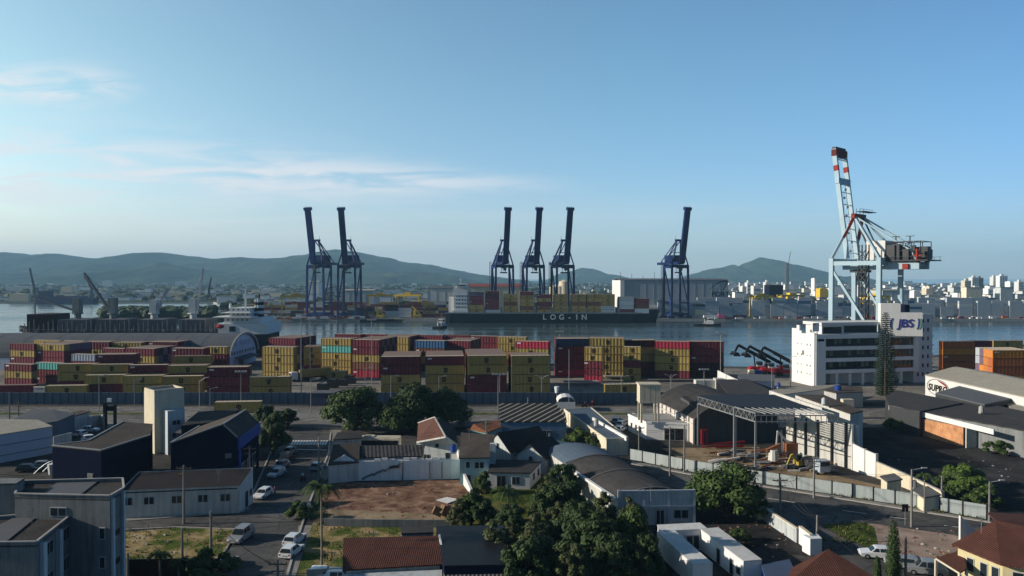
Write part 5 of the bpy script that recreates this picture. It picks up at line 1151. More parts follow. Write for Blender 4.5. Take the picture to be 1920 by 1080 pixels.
# ------------------------------------------------------------------ left: grey apartment block
GW = 'greywall'
t = thing('apartment_block', 'grey apartment block with stepped dark roofs filling the lower left corner', 'building', P(110, 1080, 0))
a = [P(40, 908, 12), P(230, 903, 12), P(232, 921, 12), P(206, 936, 12), P(28, 932, 12)]; m = MB(); m.walls([p + V((0, 0, .35)) for p in a], -.5)
b = [P(0, 974, 9.6), P(144, 962, 9.6), P(68, 1022, 9.6), P(-90, 1024, 9.6), P(-60, 976, 9.6)]; m.walls([p + V((0, 0, .3)) for p in b], -.5)
c_ = [P(-60, 897, 13.2), P(46, 897, 13.2), P(30, 907, 13.2), P(-60, 908, 13.2)]; m.walls(c_, -.5); m.slab([p + V((0, 0, .05)) for p in c_], .2)
wl = wpart(m, 'wall', GW, t)
m = MB(); m.slab([p for p in a], .2, 0); q = [a[0].lerp(a[1], .35), a[0].lerp(a[1], .75), a[3].lerp(a[4], .35), a[3].lerp(a[4], .75)]; m.slab([p + V((0, 0, .12)) for p in q], .1, 1); wpart(m, 'roof', ['darkroof', 'greyroof'], t)
m = MB(); m.slab(b, .2, 0); q = [P(24, 973, 9.6), P(70, 970, 9.6), P(8, 1020, 9.6), P(-70, 1022, 9.6)]; m.slab([p + V((0, 0, .12)) for p in q], .1, 1); wpart(m, 'lower_roof', ['darkroof', 'greyroof'], t)
m = MB()
for pl, z in ((a, .42), (b, .36)):
    for i in range(len(pl)): m.bar(pl[i] + V((0, 0, z)), pl[(i + 1) % len(pl)] + V((0, 0, z)), .22, .12)
wpart(m, 'coping', 'concrete', t)
for k, z in enumerate((7.6, 4.4, 1.2)):
    win(wl, a[3], a[4], .08, z, .7, 1.3); win(wl, a[2], a[3], .5, z, .9, .6, ('black', 'black'), 'air_conditioner'); win(wl, b[1], b[2], .30, z, 1.6, 1.4); win(wl, b[1], b[2], .72, z, 1.6, 1.4)
win(wl, a[3], a[4], .54, 10.0, 1.9, 1.0)
m = MB()
for s in (.12, .5, .88): p = b[1].lerp(b[2], s); m.bar((p.x + .25, p.y - .2, 0), (p.x + .25, p.y - .2, 9.5), .55)
for s in (.1, .85): p = a[2].lerp(a[3], s); m.bar((p.x + .12, p.y - .1, 0), (p.x + .12, p.y - .1, 12), .35)
wpart(m, 'column', 'palegrey', t)
# ------------------------------------------------------------------ long white low house at the corner
ya_, yb_ = P(225, 972), P(449, 962); bk = V((.25, 5.2, 0)); h = 4.2
t = thing('corner_house', 'long weathered white house with tiled roof at the street corner', 'house', (ya_ + yb_) / 2 + bk * .5)
pts = [ya_, yb_, yb_ + bk, ya_ + bk]; m = MB(); m.walls([pts[0] + V((0, 0, h)), pts[1] + V((0, 0, h)), pts[2] + V((0, 0, h + 1.5)), pts[3] + V((0, 0, h + 1.5))]); wl = wpart(m, 'wall', 'oldwhite', t)
m = MB(); m.slab([pts[0] + V((-.2, -.1, h - .3)), pts[1] + V((-.3, -.1, h - .3)), pts[2] + V((-.3, 0, h + 1.35)), pts[3] + V((-.2, 0, h + 1.35))], .15); wpart(m, 'roof', 'darktile', t)
for s in (.06, .24, .47, .69, .88): win(wl, pts[0], pts[1], s, 1.9, 1.5, 1.2)
win(wl, pts[1], pts[2], .5, .1, 1.1, 2.6, ('frame', 'black'), 'door'); win(wl, pts[1], pts[2], .82, 1.4, .9, 1.2)
# ------------------------------------------------------------------ navy halls
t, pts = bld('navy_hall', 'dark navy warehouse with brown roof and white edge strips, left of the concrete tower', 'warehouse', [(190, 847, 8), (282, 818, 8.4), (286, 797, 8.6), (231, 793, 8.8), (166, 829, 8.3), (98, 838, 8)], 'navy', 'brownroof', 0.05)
m = MB()
for i, j in ((0, 1), (0, 5), (5, 4), (4, 3)):
    A_, B_ = P(*[(190, 847, 8), (282, 818, 8.4), (286, 797, 8.6), (231, 793, 8.8), (166, 829, 8.3), (98, 838, 8)][i]), P(*[(190, 847, 8), (282, 818, 8.4), (286, 797, 8.6), (231, 793, 8.8), (166, 829, 8.3), (98, 838, 8)][j]); m.bar(A_ + V((0, 0, .28)), B_ + V((0, 0, .28)), .35, .16)
wpart(m, 'roof_edge', 'steel', t)
N0, N5, N1 = P(190, 847, 8), P(98, 838, 8), P(282, 818, 8)
win(t, N0, N5, .22, 2.9, 1.2, 1.4, ('steel', 'greywall'), 'air_conditioner')
z1, z2 = 8.4, 10.8; f = [P(320, 830, z1), P(445, 823, z1)]; rdg = P(420, 795, z2)
f0, f1 = V((f[0].x, f[0].y, 0)), V((f[1].x, f[1].y, 0)); bkv = P(485, 793, z1) - f[1]; bkv.z = 0
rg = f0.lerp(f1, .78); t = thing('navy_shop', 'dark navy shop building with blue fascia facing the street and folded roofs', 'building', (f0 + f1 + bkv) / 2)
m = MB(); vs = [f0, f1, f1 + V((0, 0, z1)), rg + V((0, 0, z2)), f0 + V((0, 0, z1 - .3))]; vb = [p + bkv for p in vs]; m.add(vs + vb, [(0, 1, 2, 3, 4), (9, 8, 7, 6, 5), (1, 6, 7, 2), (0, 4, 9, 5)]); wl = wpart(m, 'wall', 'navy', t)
m = MB(); up_ = V((0, 0, .2)); m.slab([vs[4] + up_, vs[3] + up_, vb[3] + up_, vb[4] + up_], .16, 0); m.slab([vs[3] + up_, vs[2] + up_, vb[2] + up_, vb[3] + up_], .16, 1); wpart(m, 'roof', ['brownroof', 'darkroof'], t)
m = MB()
for p, q in ((vs[3], vs[2]), (vs[4], vs[3]), (vs[3], vb[3]), (vs[4], vb[4])): m.bar(p + V((0, 0, .3)), q + V((0, 0, .3)), .3, .18)
wpart(m, 'roof_edge', 'steel', t)
m = MB(); m.bar(f1 + V((.2, 0, z1 - .9)), f1 + bkv + V((.2, 0, z1 - .9)), .3, 1.9); m.bar(f1 + V((.25, .4, 0)), f1 + V((.25, .4, z1 - 2)), .3, .5); wpart(m, 'fascia', 'bluefascia', t)
for s in (.25, .5, .75): win(wl, f1, f1 + bkv, s, .3, 2.4, 3.2, ('frame', 'glass'), 'shop_window')
win(wl, f0, f1, .86, 5.2, 1.0, .8, ('steel', 'greywall'), 'air_conditioner'); win(wl, f0, f1, .80, 2.4, 1.0, .8, ('steel', 'greywall'), 'air_conditioner')
t, pts = bld('roof_wing', 'dark folded roof wing behind the navy shop', 'building', [(340, 800, 6.5), (372, 774, 7.2), (448, 768, 7.2), (424, 790, 6.5)], 'navy', 'darkroof', .1)
t, pts = bld('roof_wing', 'grey sheet roof wing between concrete tower and navy shop', 'building', [(330, 812, 5), (345, 803, 5), (412, 803, 5.4), (404, 818, 5)], 'navy', 'greyroof', .1)
# concrete tower
t = thing('concrete_tower', 'tall pale concrete tower with sunlit left side above the navy roofs', 'tower', (*[P(300, 812, 0)[i] for i in (0, 1)], 0)); cx, cy = -73.4, 154.0; ph2 = R(45); m = MB()
TT = lambda x, y: (cx + x * math.cos(ph2) - y * math.sin(ph2), cy + x * math.sin(ph2) + y * math.cos(ph2))
m.prism([TT(-3.0, -3.0), TT(3.0, -3.0), TT(3.0, 3.0), TT(-3.0, 3.0)], 0, 12.6); wl = wpart(m, 'wall', 'cream', t)
m = MB(); m.prism([TT(-2.7, -2.7), TT(2.7, -2.7), TT(2.7, 2.7), TT(-2.7, 2.7)], 12.62, 12.7); wpart(m, 'roof', 'greyroof', t)
m = MB()
for p, q in ((TT(-2.9, -2.9), TT(2.9, -2.9)), (TT(2.9, -2.9), TT(2.9, 2.9)), (TT(2.9, 2.9), TT(-2.9, 2.9)), (TT(-2.9, 2.9), TT(-2.9, -2.9))): m.bar((*p, 12.85), (*q, 12.85), .2, .5)
wpart(m, 'parapet', 'cream', t)
m = MB(); m.prism([TT(-1.4, -5.8), TT(2.0, -5.8), TT(2.0, -3.02), TT(-1.4, -3.02)], 0, 9.0); an = wpart(m, 'annex', 'palegrey', t)
win(an, (*TT(-1.4, -5.8), 0), (*TT(2, -5.8), 0), .5, 6.0, 1.6, 1.0); win(an, (*TT(-1.4, -5.8), 0), (*TT(2, -5.8), 0), .5, 3.4, 1.6, 1.0)
# pale blue warehouse at the left edge
t, pts = bld('blue_warehouse', 'pale blue walled warehouse with sunlit cream roof at the left edge', 'warehouse', [(-40, 823, 5.4), (98, 801, 5.4), (70, 789, 6.0), (-40, 787, 6.3), (-70, 800, 6)], mat('pale_blue_cladding', (.36, .45, .56), .75, .06, .3), 'paleroof', .1)
m = MB(); A_, B_ = P(-40, 823, 5.4), P(98, 801, 5.4)
for z in (1.4, 3.4): m.bar(V((A_.x, A_.y - .05, z)), V((B_.x, B_.y - .05, z)), .1, .12)
wpart(m, 'wall_rib', 'blueroof', t)
bld('grey_house', 'low grey roofed house behind the pale blue warehouse', 'house', [(22, 790, 4.2), (62, 768, 4.8), (97, 770, 4.8), (140, 777, 4.2), (108, 791, 4.0), (62, 798, 4.0)], 'blueroof', 'greyroof', .2)
bld('brown_shed', 'small brown roofed shed left of the black sign posts', 'shed', [(126, 777, 3.2), (152, 771, 3.4), (168, 773, 3.4), (140, 781, 3.2)], 'oldwhite', 'brownroof', .2)
def wall(name, lab, pxs, h, m_, thick=.22, posts=0, cat='wall', cap=None, h1=None, postm='darkmetal'):
    pts = [P(*p) if not isinstance(p, Vector) else p for p in pxs]; t = thing(name, lab, cat, (*cen(pts)[:2], 0)); m = MB(); pm = MB(); tot = sum((pts[i + 1] - pts[i]).length for i in range(len(pts) - 1)); run = 0
    for i in range(len(pts) - 1):
        a, b = pts[i], pts[i + 1]; l_ = (b - a).length; ha = h if h1 is None else h + (h1 - h) * run / tot; hb = h if h1 is None else h + (h1 - h) * (run + l_) / tot; run += l_
        d = (b - a).normalized(); sd = V((-d.y, d.x, 0)) * thick / 2
        vs = [a - sd, b - sd, b + sd, a + sd]; vs += [vs[0] + V((0, 0, ha)), vs[1] + V((0, 0, hb)), vs[2] + V((0, 0, hb)), vs[3] + V((0, 0, ha))]
        m.add(vs, [(0, 1, 5, 4), (1, 2, 6, 5), (2, 3, 7, 6), (3, 0, 4, 7), (4, 5, 6, 7)])
        if posts:
            k = max(1, int(l_ / posts))
            for j in range(k + (i == len(pts) - 2)): q = a.lerp(b, j / k); hh = ha + (hb - ha) * j / k; pm.box(q.x - thick * .5 - .06, q.x + thick * .5 + .06, q.y - thick * .5 - .06, q.y + thick * .5 + .06, 0, hh + .12)
        if cap: pm.bar(a + V((0, 0, ha + .06)), b + V((0, 0, hb + .06)), thick + .12, .12)
    w_ = wpart(m, 'panel' if posts else 'masonry', m_, t)
    if pm.f: wpart(pm, 'post' if posts else 'coping', cap or postm, t)
    return t
wall('yard_wall', 'pale blue-white car park wall left of the navy hall', [(98, 815), (190, 795), (196, 800)], 2.4, 'palegrey')
wall('yard_wall', 'low pale wall beside parked cars under the pale blue warehouse', [(100, 838), (134, 829)], 2.2, 'palegrey')
t = thing('sign_pylon', 'pair of black upright sign posts with white lamp head near the avenue', 'sign', P(204, 800)); m = MB(); q = P(204, 800); m.box(q.x - 1.4, q.x - .6, q.y, q.y + .5, 0, 6.0); m.box(q.x + 1.1, q.x + 1.7, q.y, q.y + .5, 0, 5.4); m.box(q.x - .6, q.x + 1.1, q.y + .1, q.y + .4, 3.8, 5.0); wpart(m, 'post', 'black', t); m = MB(); m.box(q.x - .4, q.x + .5, q.y, q.y + .4, 6.0, 6.9); wpart(m, 'lamp_head', 'white', t)
m = MB()
for y in (0, 3):
    q = [P(64 + 99 * i / 10, 903 + y) + V((0, y * .8, 3.8 * math.sin(math.pi * (.12 + .88 * i / 10)))) for i in range(11)]; m.tube(q, .08, 5)
single(m, 'arch_frame', 'steel', 'thin bent pale arch frame beside the navy hall', 'frame')

# ------------------------------------------------------------------ ruined white wall and houses around the soil lot
t = wall('ruined_wall', 'ruined white wall with cracked panels along the red soil lot', [(616, 903), (671, 901), (757, 900), (866, 897)], 3.5, 'ruinwhite', .3, posts=0)
m = MB(); a = P(618, 903); b = P(670, 901); m.add([a + V((.2, -.16, 3.4)), b + V((-.2, -.16, 3.4)), b + V((-1.6, -.16, 4.2)), a.lerp(b, .5) + V((.2, -.16, 4.7)), a + V((1.4, -.16, 4.1)), a + V((.2, .14, 3.4)), b + V((-.2, .14, 3.4)), b + V((-1.6, .14, 4.2)), a.lerp(b, .5) + V((.2, .14, 4.7)), a + V((1.4, .14, 4.1))], [(0, 1, 2, 3, 4), (9, 8, 7, 6, 5), (1, 6, 7, 2), (2, 7, 8, 3), (3, 8, 9, 4), (4, 9, 5, 0)])
for x in range(12): q = a.lerp(P(866, 897), .3 + x * .055); m.box(q.x - .5, q.x + .6, q.y - .14, q.y + .12, 3.4, 3.5 + .5 * abs(math.sin(x * 2.3)))
wpart(m, 'broken_crest', 'ruinwhite', t)
m = MB()
for px in (671.5, 755, 806, 829): q = P(px, 900); m.box(q.x - .12, q.x + .12, q.y - .35, q.y - .16, 0, 3.3)
q0, q1 = P(679, 901), P(752, 901)
for k in range(7): m.bar(q0.lerp(q1, k / 7) + V((0, -.17, .25 + .36 * k + .2 * (k % 2))), q0.lerp(q1, (k + 1) / 7) + V((0, -.17, .45 + .38 * (k + 1))), .04, .35)
m.bar(q0.lerp(q1, .7) + V((0, -.17, 2.4)), q0.lerp(q1, .98) + V((0, -.17, 2.5)), .04, .5); wpart(m, 'crack', 'greywall', t)
wall('slanting_wall', 'bright sunlit white wall stepping down between red soil and aqua house', [(858, 875), (868, 905), (884, 927)], 4.2, 'white', .4, h1=.9)
bld('brown_house', 'low brown roofed house behind the left end of the ruined wall', 'house', [(616, 873, 3.2), (672, 868, 3.2), (674, 832, 4.8), (626, 836, 4.8)], 'oldwhite', 'brownroof', .2)
bld('long_shed', 'long dark corrugated roof shed behind the cracked white wall', 'shed', [(676, 860, 3.3), (790, 857, 3.3), (795, 836, 4.4), (676, 838, 4.4)], 'oldwhite', 'corrdark', .2)
bld('dark_shed', 'dark roofed shed by the street under the first big tree', 'shed', [(626, 826, 3.4), (677, 823, 3.4), (678, 812, 3.8), (634, 813, 3.8)], 'oldwhite', 'darkroof', .2)
R0, R1, E0, E1, F0, F1 = P(815, 782, 7.2), P(835, 818, 7.0), P(784, 793, 4.6), P(781, 828, 4.5), P(852, 797, 4.4), P(859, 834, 4.4)
t = thing('gable_house', 'tall red-brown roofed house with pale blue gable front behind the ruined wall', 'house', (*cen([E0, E1, F0, F1])[:2], 0)); m = MB(); dn = V((0, 0, -.15))
m.walls(ccw([E0 + dn, E1 + dn, F1 + dn, F0 + dn])); m.add([E1 + dn, R1 + dn, F1 + dn], [(0, 1, 2)]); m.add([E0 + dn, R0 + dn, F0 + dn], [(0, 1, 2)]); wl = wpart(m, 'wall', 'palegrey', t)
fo = (R1 - R0).normalized() * .5; m = MB(); m.slab([R0, R1 + fo, E1 + fo, E0], .14, 0); m.slab([R0, R1 + fo, F1 + fo, F0], .14, 1); wpart(m, 'roof', ['browntile', 'darktile'], t)  # right slope gets dark tiles, its shade put into the colour
m = MB(); m.bar(R1 + fo * 1.1, E1 + fo * 1.1, .14, .3); m.bar(R1 + fo * 1.1, F1 + fo * 1.1, .14, .3); m.bar(R0, R1 + fo, .25, .12); m.bar(R0, E0, .14, .25); wpart(m, 'barge_board', 'oldwhite', t)
for s, z, w_, h_ in ((.25, .8, 1.2, 1.4), (.75, .8, 1.0, 2.0), (.5, 3.6, .8, .9)): win(wl, E1, F1, s, z, w_, h_)
t, pts = bld('aqua_house', 'two storey aqua house with long dark roof beside the slanting white wall', 'house', [(862, 860, 4.6), (916, 859, 4.6), (926, 818, 6.6), (866, 814, 6.6)], 'aqua', 'brownroof', .4)
a, b = P(862, 860, 4.6), P(916, 859, 4.6)
for s, z, w_ in ((.28, 2.9, .8), (.68, 2.8, 1.7), (.3, .6, .9)): win(t, a, b, s, z, w_, 1.2)
m = MB(); q = P(924, 846, 5.2); m.box(q.x - .5, q.x + .5, q.y - .5, q.y + .5, 3, 6.6); wpart(m, 'chimney', 'palegrey', t)
t, T = gable('dark_gable_house', 'white gabled cottage with black tiled roof behind the low white house', 1.2, 145, R(38), 10, 8, 3.2, 6.0, 'palegrey', 'darktile', .4, (('l', .5, 3.0, .9, 1.1), ('l', .3, .8, .8, 1.2), ('f', .3, 1, 1, 1.2)))
t, T = gable('dark_gable_house', 'small cottage with black hipped roof right of the white gabled cottage', 5.5, 139, R(60), 8, 6, 3.0, 5.2, 'palegrey', 'darktile', .4, (('l', .5, 2.0, .9, 1.1),))
t, pts = bld('low_white_house', 'low white house with flat black roof beside the garden trees', 'house', [(917, 887, 2.7), (993, 888, 2.7), (1014, 866, 2.9), (925, 864, 2.9)], 'white', 'darkroof', .3)
a, b = P(917, 887, 2.7), P(993, 888, 2.7)
win(t, a, b, .3, .1, 1.6, 2.2, ('frame', 'black'), 'door'); win(t, a, b, .66, .8, 1.4, 1.4); win(t, b, P(1014, 866, 2.9), .35, .9, 1.0, 1.3); win(t, b, P(1014, 866, 2.9), .75, .9, 1.0, 1.3)
t, pts = bld('teal_house', 'teal walled house with patched orange roof right of the second big tree', 'house', [(884, 806, 3.4), (914, 812, 3.4), (955, 796, 3.6), (936, 790, 4.0), (890, 797, 4.2)], mat('teal_wall', (.16, .30, .30), .85, .1), 'orangetile', .3)
t, pts = bld('striped_roof_shed', 'blue walled shed with black and cream striped roof in front of the fence', 'shed', [(938, 792, 4.6), (1062, 792, 4.6), (1058, 775, 5.4), (1040, 758, 5.8), (936, 758, 5.8)], mat('blue_wall', (.10, .17, .25), .85, .1), 'stripe', .2)
for s in (.2, .45, .7): win(t, P(938, 792, 4.6), P(1062, 792, 4.6), s, 1.6, 1.8, 1.3)
t, pts = bld('long_flat_building', 'long building with flat blue-grey roof and cream sunlit side', 'building', [(1058, 769, 3.2), (1137, 825, 3.2), (1178, 824, 3.2), (1108, 766, 3.2)], 'cream', 'blueroof', 0, parapet=.35)
m = MB(); m.bar(P(1112, 786, 3.6), P(1176, 823, 3.6), .4, .9); wpart(m, 'side_parapet', 'white', t)
m = MB(); q = P(1062, 772)
for k in range(6): a0, a1 = math.pi * k / 6, math.pi * (k + 1) / 6; m.slab([(q.x - 2.4 * math.cos(a0), q.y, 2.6 + 1.5 * math.sin(a0)), (q.x - 2.4 * math.cos(a0), q.y + 6, 2.6 + 1.5 * math.sin(a0)), (q.x - 2.4 * math.cos(a1), q.y + 6, 2.6 + 1.5 * math.sin(a1)), (q.x - 2.4 * math.cos(a1), q.y, 2.6 + 1.5 * math.sin(a1))], .1)
m.box(q.x - 2.4, q.x + 2.4, q.y, q.y + .2, 0, 2.6); single(m, 'vaulted_canopy', 'white', 'small white vaulted canopy at the end of the striped roof', 'canopy')
bld('cream_flat_house', 'small building with bright cream flat roof behind the arched workshop', 'building', [(1004, 826, 2.6), (1060, 849, 2.6), (1134, 843, 2.6), (1016, 823, 2.6)], 'oldwhite', mat('cream_roof_slab', (.62, .54, .41), .9, .1, .3), .1)
# arched workshop with panelled white front
p0, p1 = P(1160, 985), P(1301, 983); ax = V((-6.0, 20.5, 0)); t = thing('arched_workshop', 'workshop with two dark barrel roofs and a white three panel front', 'workshop', (p0 + p1 + ax) / 2)
hw = 3.5; wd = p1 - p0
def barrel(o0, vec, w_, zw, rise, m, mi=0, n=10):
    for i in range(n):
        s0, s1 = i / n, (i + 1) / n; z = lambda s: zw + rise * math.sin(math.pi * s) ** .8
        a, b = o0 + w_ * s0, o0 + w_ * s1; m.slab([a + V((0, 0, z(s0))), b + V((0, 0, z(s1))), b + vec + V((0, 0, z(s1))), a + vec + V((0, 0, z(s0)))], .18, mi)
m = MB(); barrel(p0 + V((0, 1.2, 0)), ax, wd, hw, 1.6, m, 0); barrel(p0 + ax * 1.06, ax * .5, wd, hw + .1, 1.3, m, 1)
for k in (.0, .5, .98): q = p0 + ax * k + V((0, 1.25, 0)); m.tube([q + wd * s + V((0, 0, hw + .1 + 1.6 * math.sin(math.pi * s) ** .8)) for s in [i / 10 for i in range(11)]], .12, 4, 2)
wpart(m, 'roof', ['darkroof', 'blueroof', 'greyroof'], t)
m = MB(); b4 = [p0, p1, p1 + ax * 1.6, p0 + ax * 1.6]; m.walls([q + V((0, 0, hw)) for q in b4]); wl = wpart(m, 'wall', 'oldwhite', t)
m = MB(); m.bar(p0 + V((0, .1, 3.9)), p1 + V((0, .1, 3.9)), .4, 2.2); 
fp = wpart(m, 'front_panel', 'palegrey', t); m = MB()
for s in (0, .33, .66, 1): q = p0.lerp(p1, s); m.box(q.x - .18, q.x + .18, q.y - .25, q.y + .0, 0, 5.2)
m.bar(p0 + V((0, -.14, 2.75)), p1 + V((0, -.14, 2.75)), .3, .3); m.bar(p0 + V((0, -.14, 5.05)), p1 + V((0, -.14, 5.05)), .3, .2); wpart(m, 'panel_frame', 'bluegrey', fp)
win(wl, p0, p1, .83, .9, 2.2, 1.3); win(wl, p0, p1, .18, 1.0, 1.6, 1.0); win(wl, p0, p1, .55, .1, 1.2, 2.1, ('frame', 'black'), 'door')
m = MB(); m.bar(p0 + V((-.25, 1, 3.55)), p0 + ax * 1.05 + V((-.25, 0, 3.55)), .5, .35); wpart(m, 'gutter', 'white', t)
# hangar, water tank and white garage
e1, e2 = P(1228, 750, 5.5), P(1302, 786, 5.5); e1.z = e2.z = 0; ax = e1 - e2; t = thing('barrel_hangar', 'dark barrel roofed hangar with bright pinkish side wall behind the water tank', 'hangar', (e1 + e2) / 2 + V((9, 0, 0)))
wd = V((19, 2.0, 0)); m = MB(); barrel(e2, ax, wd, 5.5, 4.0, m); wpart(m, 'roof', 'darkroof', t)
m = MB(); m.walls([q + V((0, 0, 5.5)) for q in (e2, e2 + V((.3, .5, 0)), e2 + wd * .99 + ax, e2 + ax)]); wl = wpart(m, 'wall', mat('pinkish_white_wall', (.60, .51, .47), .9, .08, .4, streak=.3), t); m = MB(); m.walls([q + V((0, 0, 5.5)) for q in (e2 + V((.02, 0, 0)), e2 + wd, e2 + wd + ax * .98, e2 + V((.35, .6, 0)))]); n_ = 12; vs = [e2 + wd * (i / n_) + V((0, 0, 5.5 + 4.0 * math.sin(math.pi * i / n_) ** .8 - .1)) for i in range(n_ + 1)] ; m.add(vs, [tuple(range(n_ + 1))]); wpart(m, 'gable_wall', mat('shade_darkened_grey_wall', (.075, .075, .078), .9, .1, .4, streak=.2), t)  # front gable coloured dark grey for the shade inside the open shed
m = MB()
for s in [i / 9 for i in range(10)]: q = e2 + ax * s; m.box(q.x - .35, q.x - .02, q.y - .15, q.y + .15, 0, 5.4)
m.bar(e2 + V((-.2, 0, 4.3)), e1 + V((-.2, 0, 4.3)), .3, .2); wpart(m, 'buttress', 'oldwhite', t)
t, pts = bld('white_garage', 'white flat roofed garage with dark opening below the water tank', 'garage', [(1212, 794, 3.6), (1304, 797, 3.6), (1292, 778, 3.6), (1178, 779, 3.6)], 'white', 'concrete', 0, parapet=.4)
a, b = P(1212, 794, 3.6), P(1304, 797, 3.6); win(t, a, b, .58, .05, 4.6, 2.7, ('frame', 'black'), 'garage_opening')  # black panel painted in for the shaded inside of the open garage
for s in (.2, .45, .7): win(t, P(1178, 779, 3.6), a, s, 1.0, .9, 1.3)
t = thing('water_tank', 'pale concrete water tank on four tall legs over the white garage', 'water tank', P(1216, 790, 3.9)); q = t.location; m = MB()
for i in range(4): 
    m.box(q.x - 2.3 + i * 1.18, q.x - 1.2 + i * 1.18, q.y - 1.9, q.y + 1.9, 8.6, 12.3)
m.box(q.x - 2.5, q.x + 2.5, q.y - 2.1, q.y + 2.1, 12.3, 12.55); m.box(q.x - 2.35, q.x + 2.35, q.y - 1.95, q.y + 1.95, 8.3, 8.6); wpart(m, 'tank', 'cream', t)
for dx in (-1.9, 1.9):
    for dy in (-1.6, 1.6): m = MB(); m.box(q.x + dx - .22, q.x + dx + .22, q.y + dy - .22, q.y + dy + .22, 3.9, 8.3); wpart(m, 'leg', 'cream', t)
# open steel shed
Aa, Bb = V((40.3, 158, 0)), V((46.1, 138, 0)); t = thing('open_steel_shed', 'open steel shed with lattice truss and blue-grey roof over the machine yard', 'shed', (52, 148, 0)); m = MB()
lo, hi = 9.0, 10.6; nst = 22
for z in (lo, hi): m.bar(Aa + V((0, 0, z)), Bb + V((0, 0, z)), .25, .25)
for i in range(nst): a, b = Aa.lerp(Bb, i / nst), Aa.lerp(Bb, (i + 1) / nst); m.bar(a + V((0, 0, lo)), a + V((0, 0, hi)), .14); m.bar(a + V((0, 0, lo if i % 2 else hi)), b + V((0, 0, hi if i % 2 else lo)), .12)
wpart(m, 'truss', 'steel', t)
for s, w_ in ((0, .35), (.67, .55), (1, .35)): q = Aa.lerp(Bb, s); m = MB(); m.box(q.x - w_ / 2, q.x + w_ / 2, q.y - w_ / 2, q.y + w_ / 2, 0, lo if s != .67 else hi); wpart(m, 'column', 'steel', t)
m = MB(); rp = [Aa + V((-.3, .4, 10.75)), Aa.lerp(Bb, .66) + V((-.3, 0, 10.75)), V((60.2, 143.5, 10.2)), V((58.5, 163, 10.2))]; m.slab(rp, .16); wpart(m, 'roof', mat('dark_blue_sheet', (.030, .041, .058), .95, .08, .3), t)
m = MB(); a0, a1 = Aa.lerp(Bb, .66), Bb; c0, c1 = V((60.2, 143.5, 0)), V((61.5, 137.8, 0))
for i in range(12): s = (i + .5) / 12; p = a0.lerp(c0, s); q = a1.lerp(c1, s); m.bar(p + V((0, 0, 10.5)), q + V((0, 0, 10.5)), .12, .18)
for z in (9.0, 10.2): m.bar(a1 + V((0, 0, z)), c1 + V((0, 0, z)), .18)
for i in range(16): q = a1.lerp(c1, i / 15); m.bar(q + V((0, 0, 8.6)), q + V((0, 0, 10.2)), .1)
wpart(m, 'rafter', 'steel', t)
bld('grey_workshop', 'grey two storey workshop wall under the open steel shed roof', 'workshop', [V((41, 163, 7.5)), V((56, 166, 7.5)), V((56, 176, 8)), V((40, 173, 8))], mat('shade_darkened_grey_wall', (.075, .075, .078), .9, .1, .4, streak=.2), 'darkroof', .1)  # wall grey darkened to carry the shade that lies on it
gwt = [o for o in C.objects if o.name == 'grey_workshop'][0]
for s in (.12, .36, .6, .84): win(gwt, V((41, 163, 0)), V((56, 166, 0)), s, 1.2, 2.4, 1.9)
# sunlit yard wall with dark columns, stepping down to the street
w0, w1 = P(1474, 846), P(1597, 880); t = thing('tall_yard_wall', 'tall sunlit panelled wall with dark columns along the machine yard', 'wall', (w0 + w1) / 2); m = MB()
dv = (w1 - w0); sd = V((.35, 0, 0)); vs = [w0, w1, w1 + sd, w0 + sd]; vs = vs + [vs[0] + V((0, 0, 6.6)), vs[1] + V((0, 0, 8.6)), vs[2] + V((0, 0, 8.6)), vs[3] + V((0, 0, 6.6))]; m.add(vs, [(0, 1, 5, 4), (1, 2, 6, 5), (2, 3, 7, 6), (3, 0, 4, 7), (4, 5, 6, 7)]); wpart(m, 'panel', 'oldwhite', t)
m = MB()
for s in (.16, .33, .52, .73, .93): q = w0.lerp(w1, s); m.box(q.x - .4, q.x - .02, q.y - .22, q.y + .22, 0, 7.2 + s * 1.6)
for z in (2.3, 4.4): m.bar(w0 + V((-.05, 0, z)), w1 + V((-.05, 0, z)), .1, .14)
wpart(m, 'column', 'darkmetal', t)
wall('stepped_yard_wall', 'bright white wall stepping down from the machine yard towards the street', [(1599, 881), (1622, 889), (1643, 895)], 5.0, 'white', .35, posts=2.5, postm='oldwhite', h1=4.2)
wall('low_yard_wall', 'low sunlit wall running from the stepped wall to the street fence', [(1644, 896), (1700, 916), (1770, 944)], 2.9, 'cream', .25, h1=1.8, cap='concrete')
wall('torn_panel', 'torn bright white wall remnant above the stepped wall', [(1598, 842), (1611, 847)], 5.4, 'white', .3)
t, pts = bld('brown_roof_hall', 'brown roofed hall with pale strip edge right of the open steel shed', 'hall', [(1491, 741, 7.4), (1545, 742, 7.8), (1618, 772, 7.8), (1594, 777, 7.6)], 'oldwhite', 'brownroof', .1)
m = MB(); m.bar(P(1444, 737, 7.6), P(1543, 770, 7.6), .5, 1.3); wpart(m, 'parapet', 'oldwhite', t)
t, pts = bld('flat_pale_hall', 'low hall with pale flat roof and white end in front of the office', 'hall', [(1441, 733, 3.6), (1470, 741, 3.6), (1542, 731, 3.6), (1576, 722, 3.6), (1500, 726, 3.6)], 'white', 'paleroof', .1)
t, pts = bld('grey_block', 'grey concrete block with blue tank on top in front of the office', 'building', [(1568, 738, 4.2), (1618, 736, 4.2), (1616, 727, 4.2), (1578, 724, 4.2), (1545, 733, 4.2)], 'concrete', 'brownroof', .1)
m = MB(); q = P(1571, 732, 4.4); m.cyl(q, q + V((0, 0, 1.4)), .9, n=10); single(m, 'roof_tank', 'bluefascia', 'small blue water drum on the grey concrete block', 'tank')
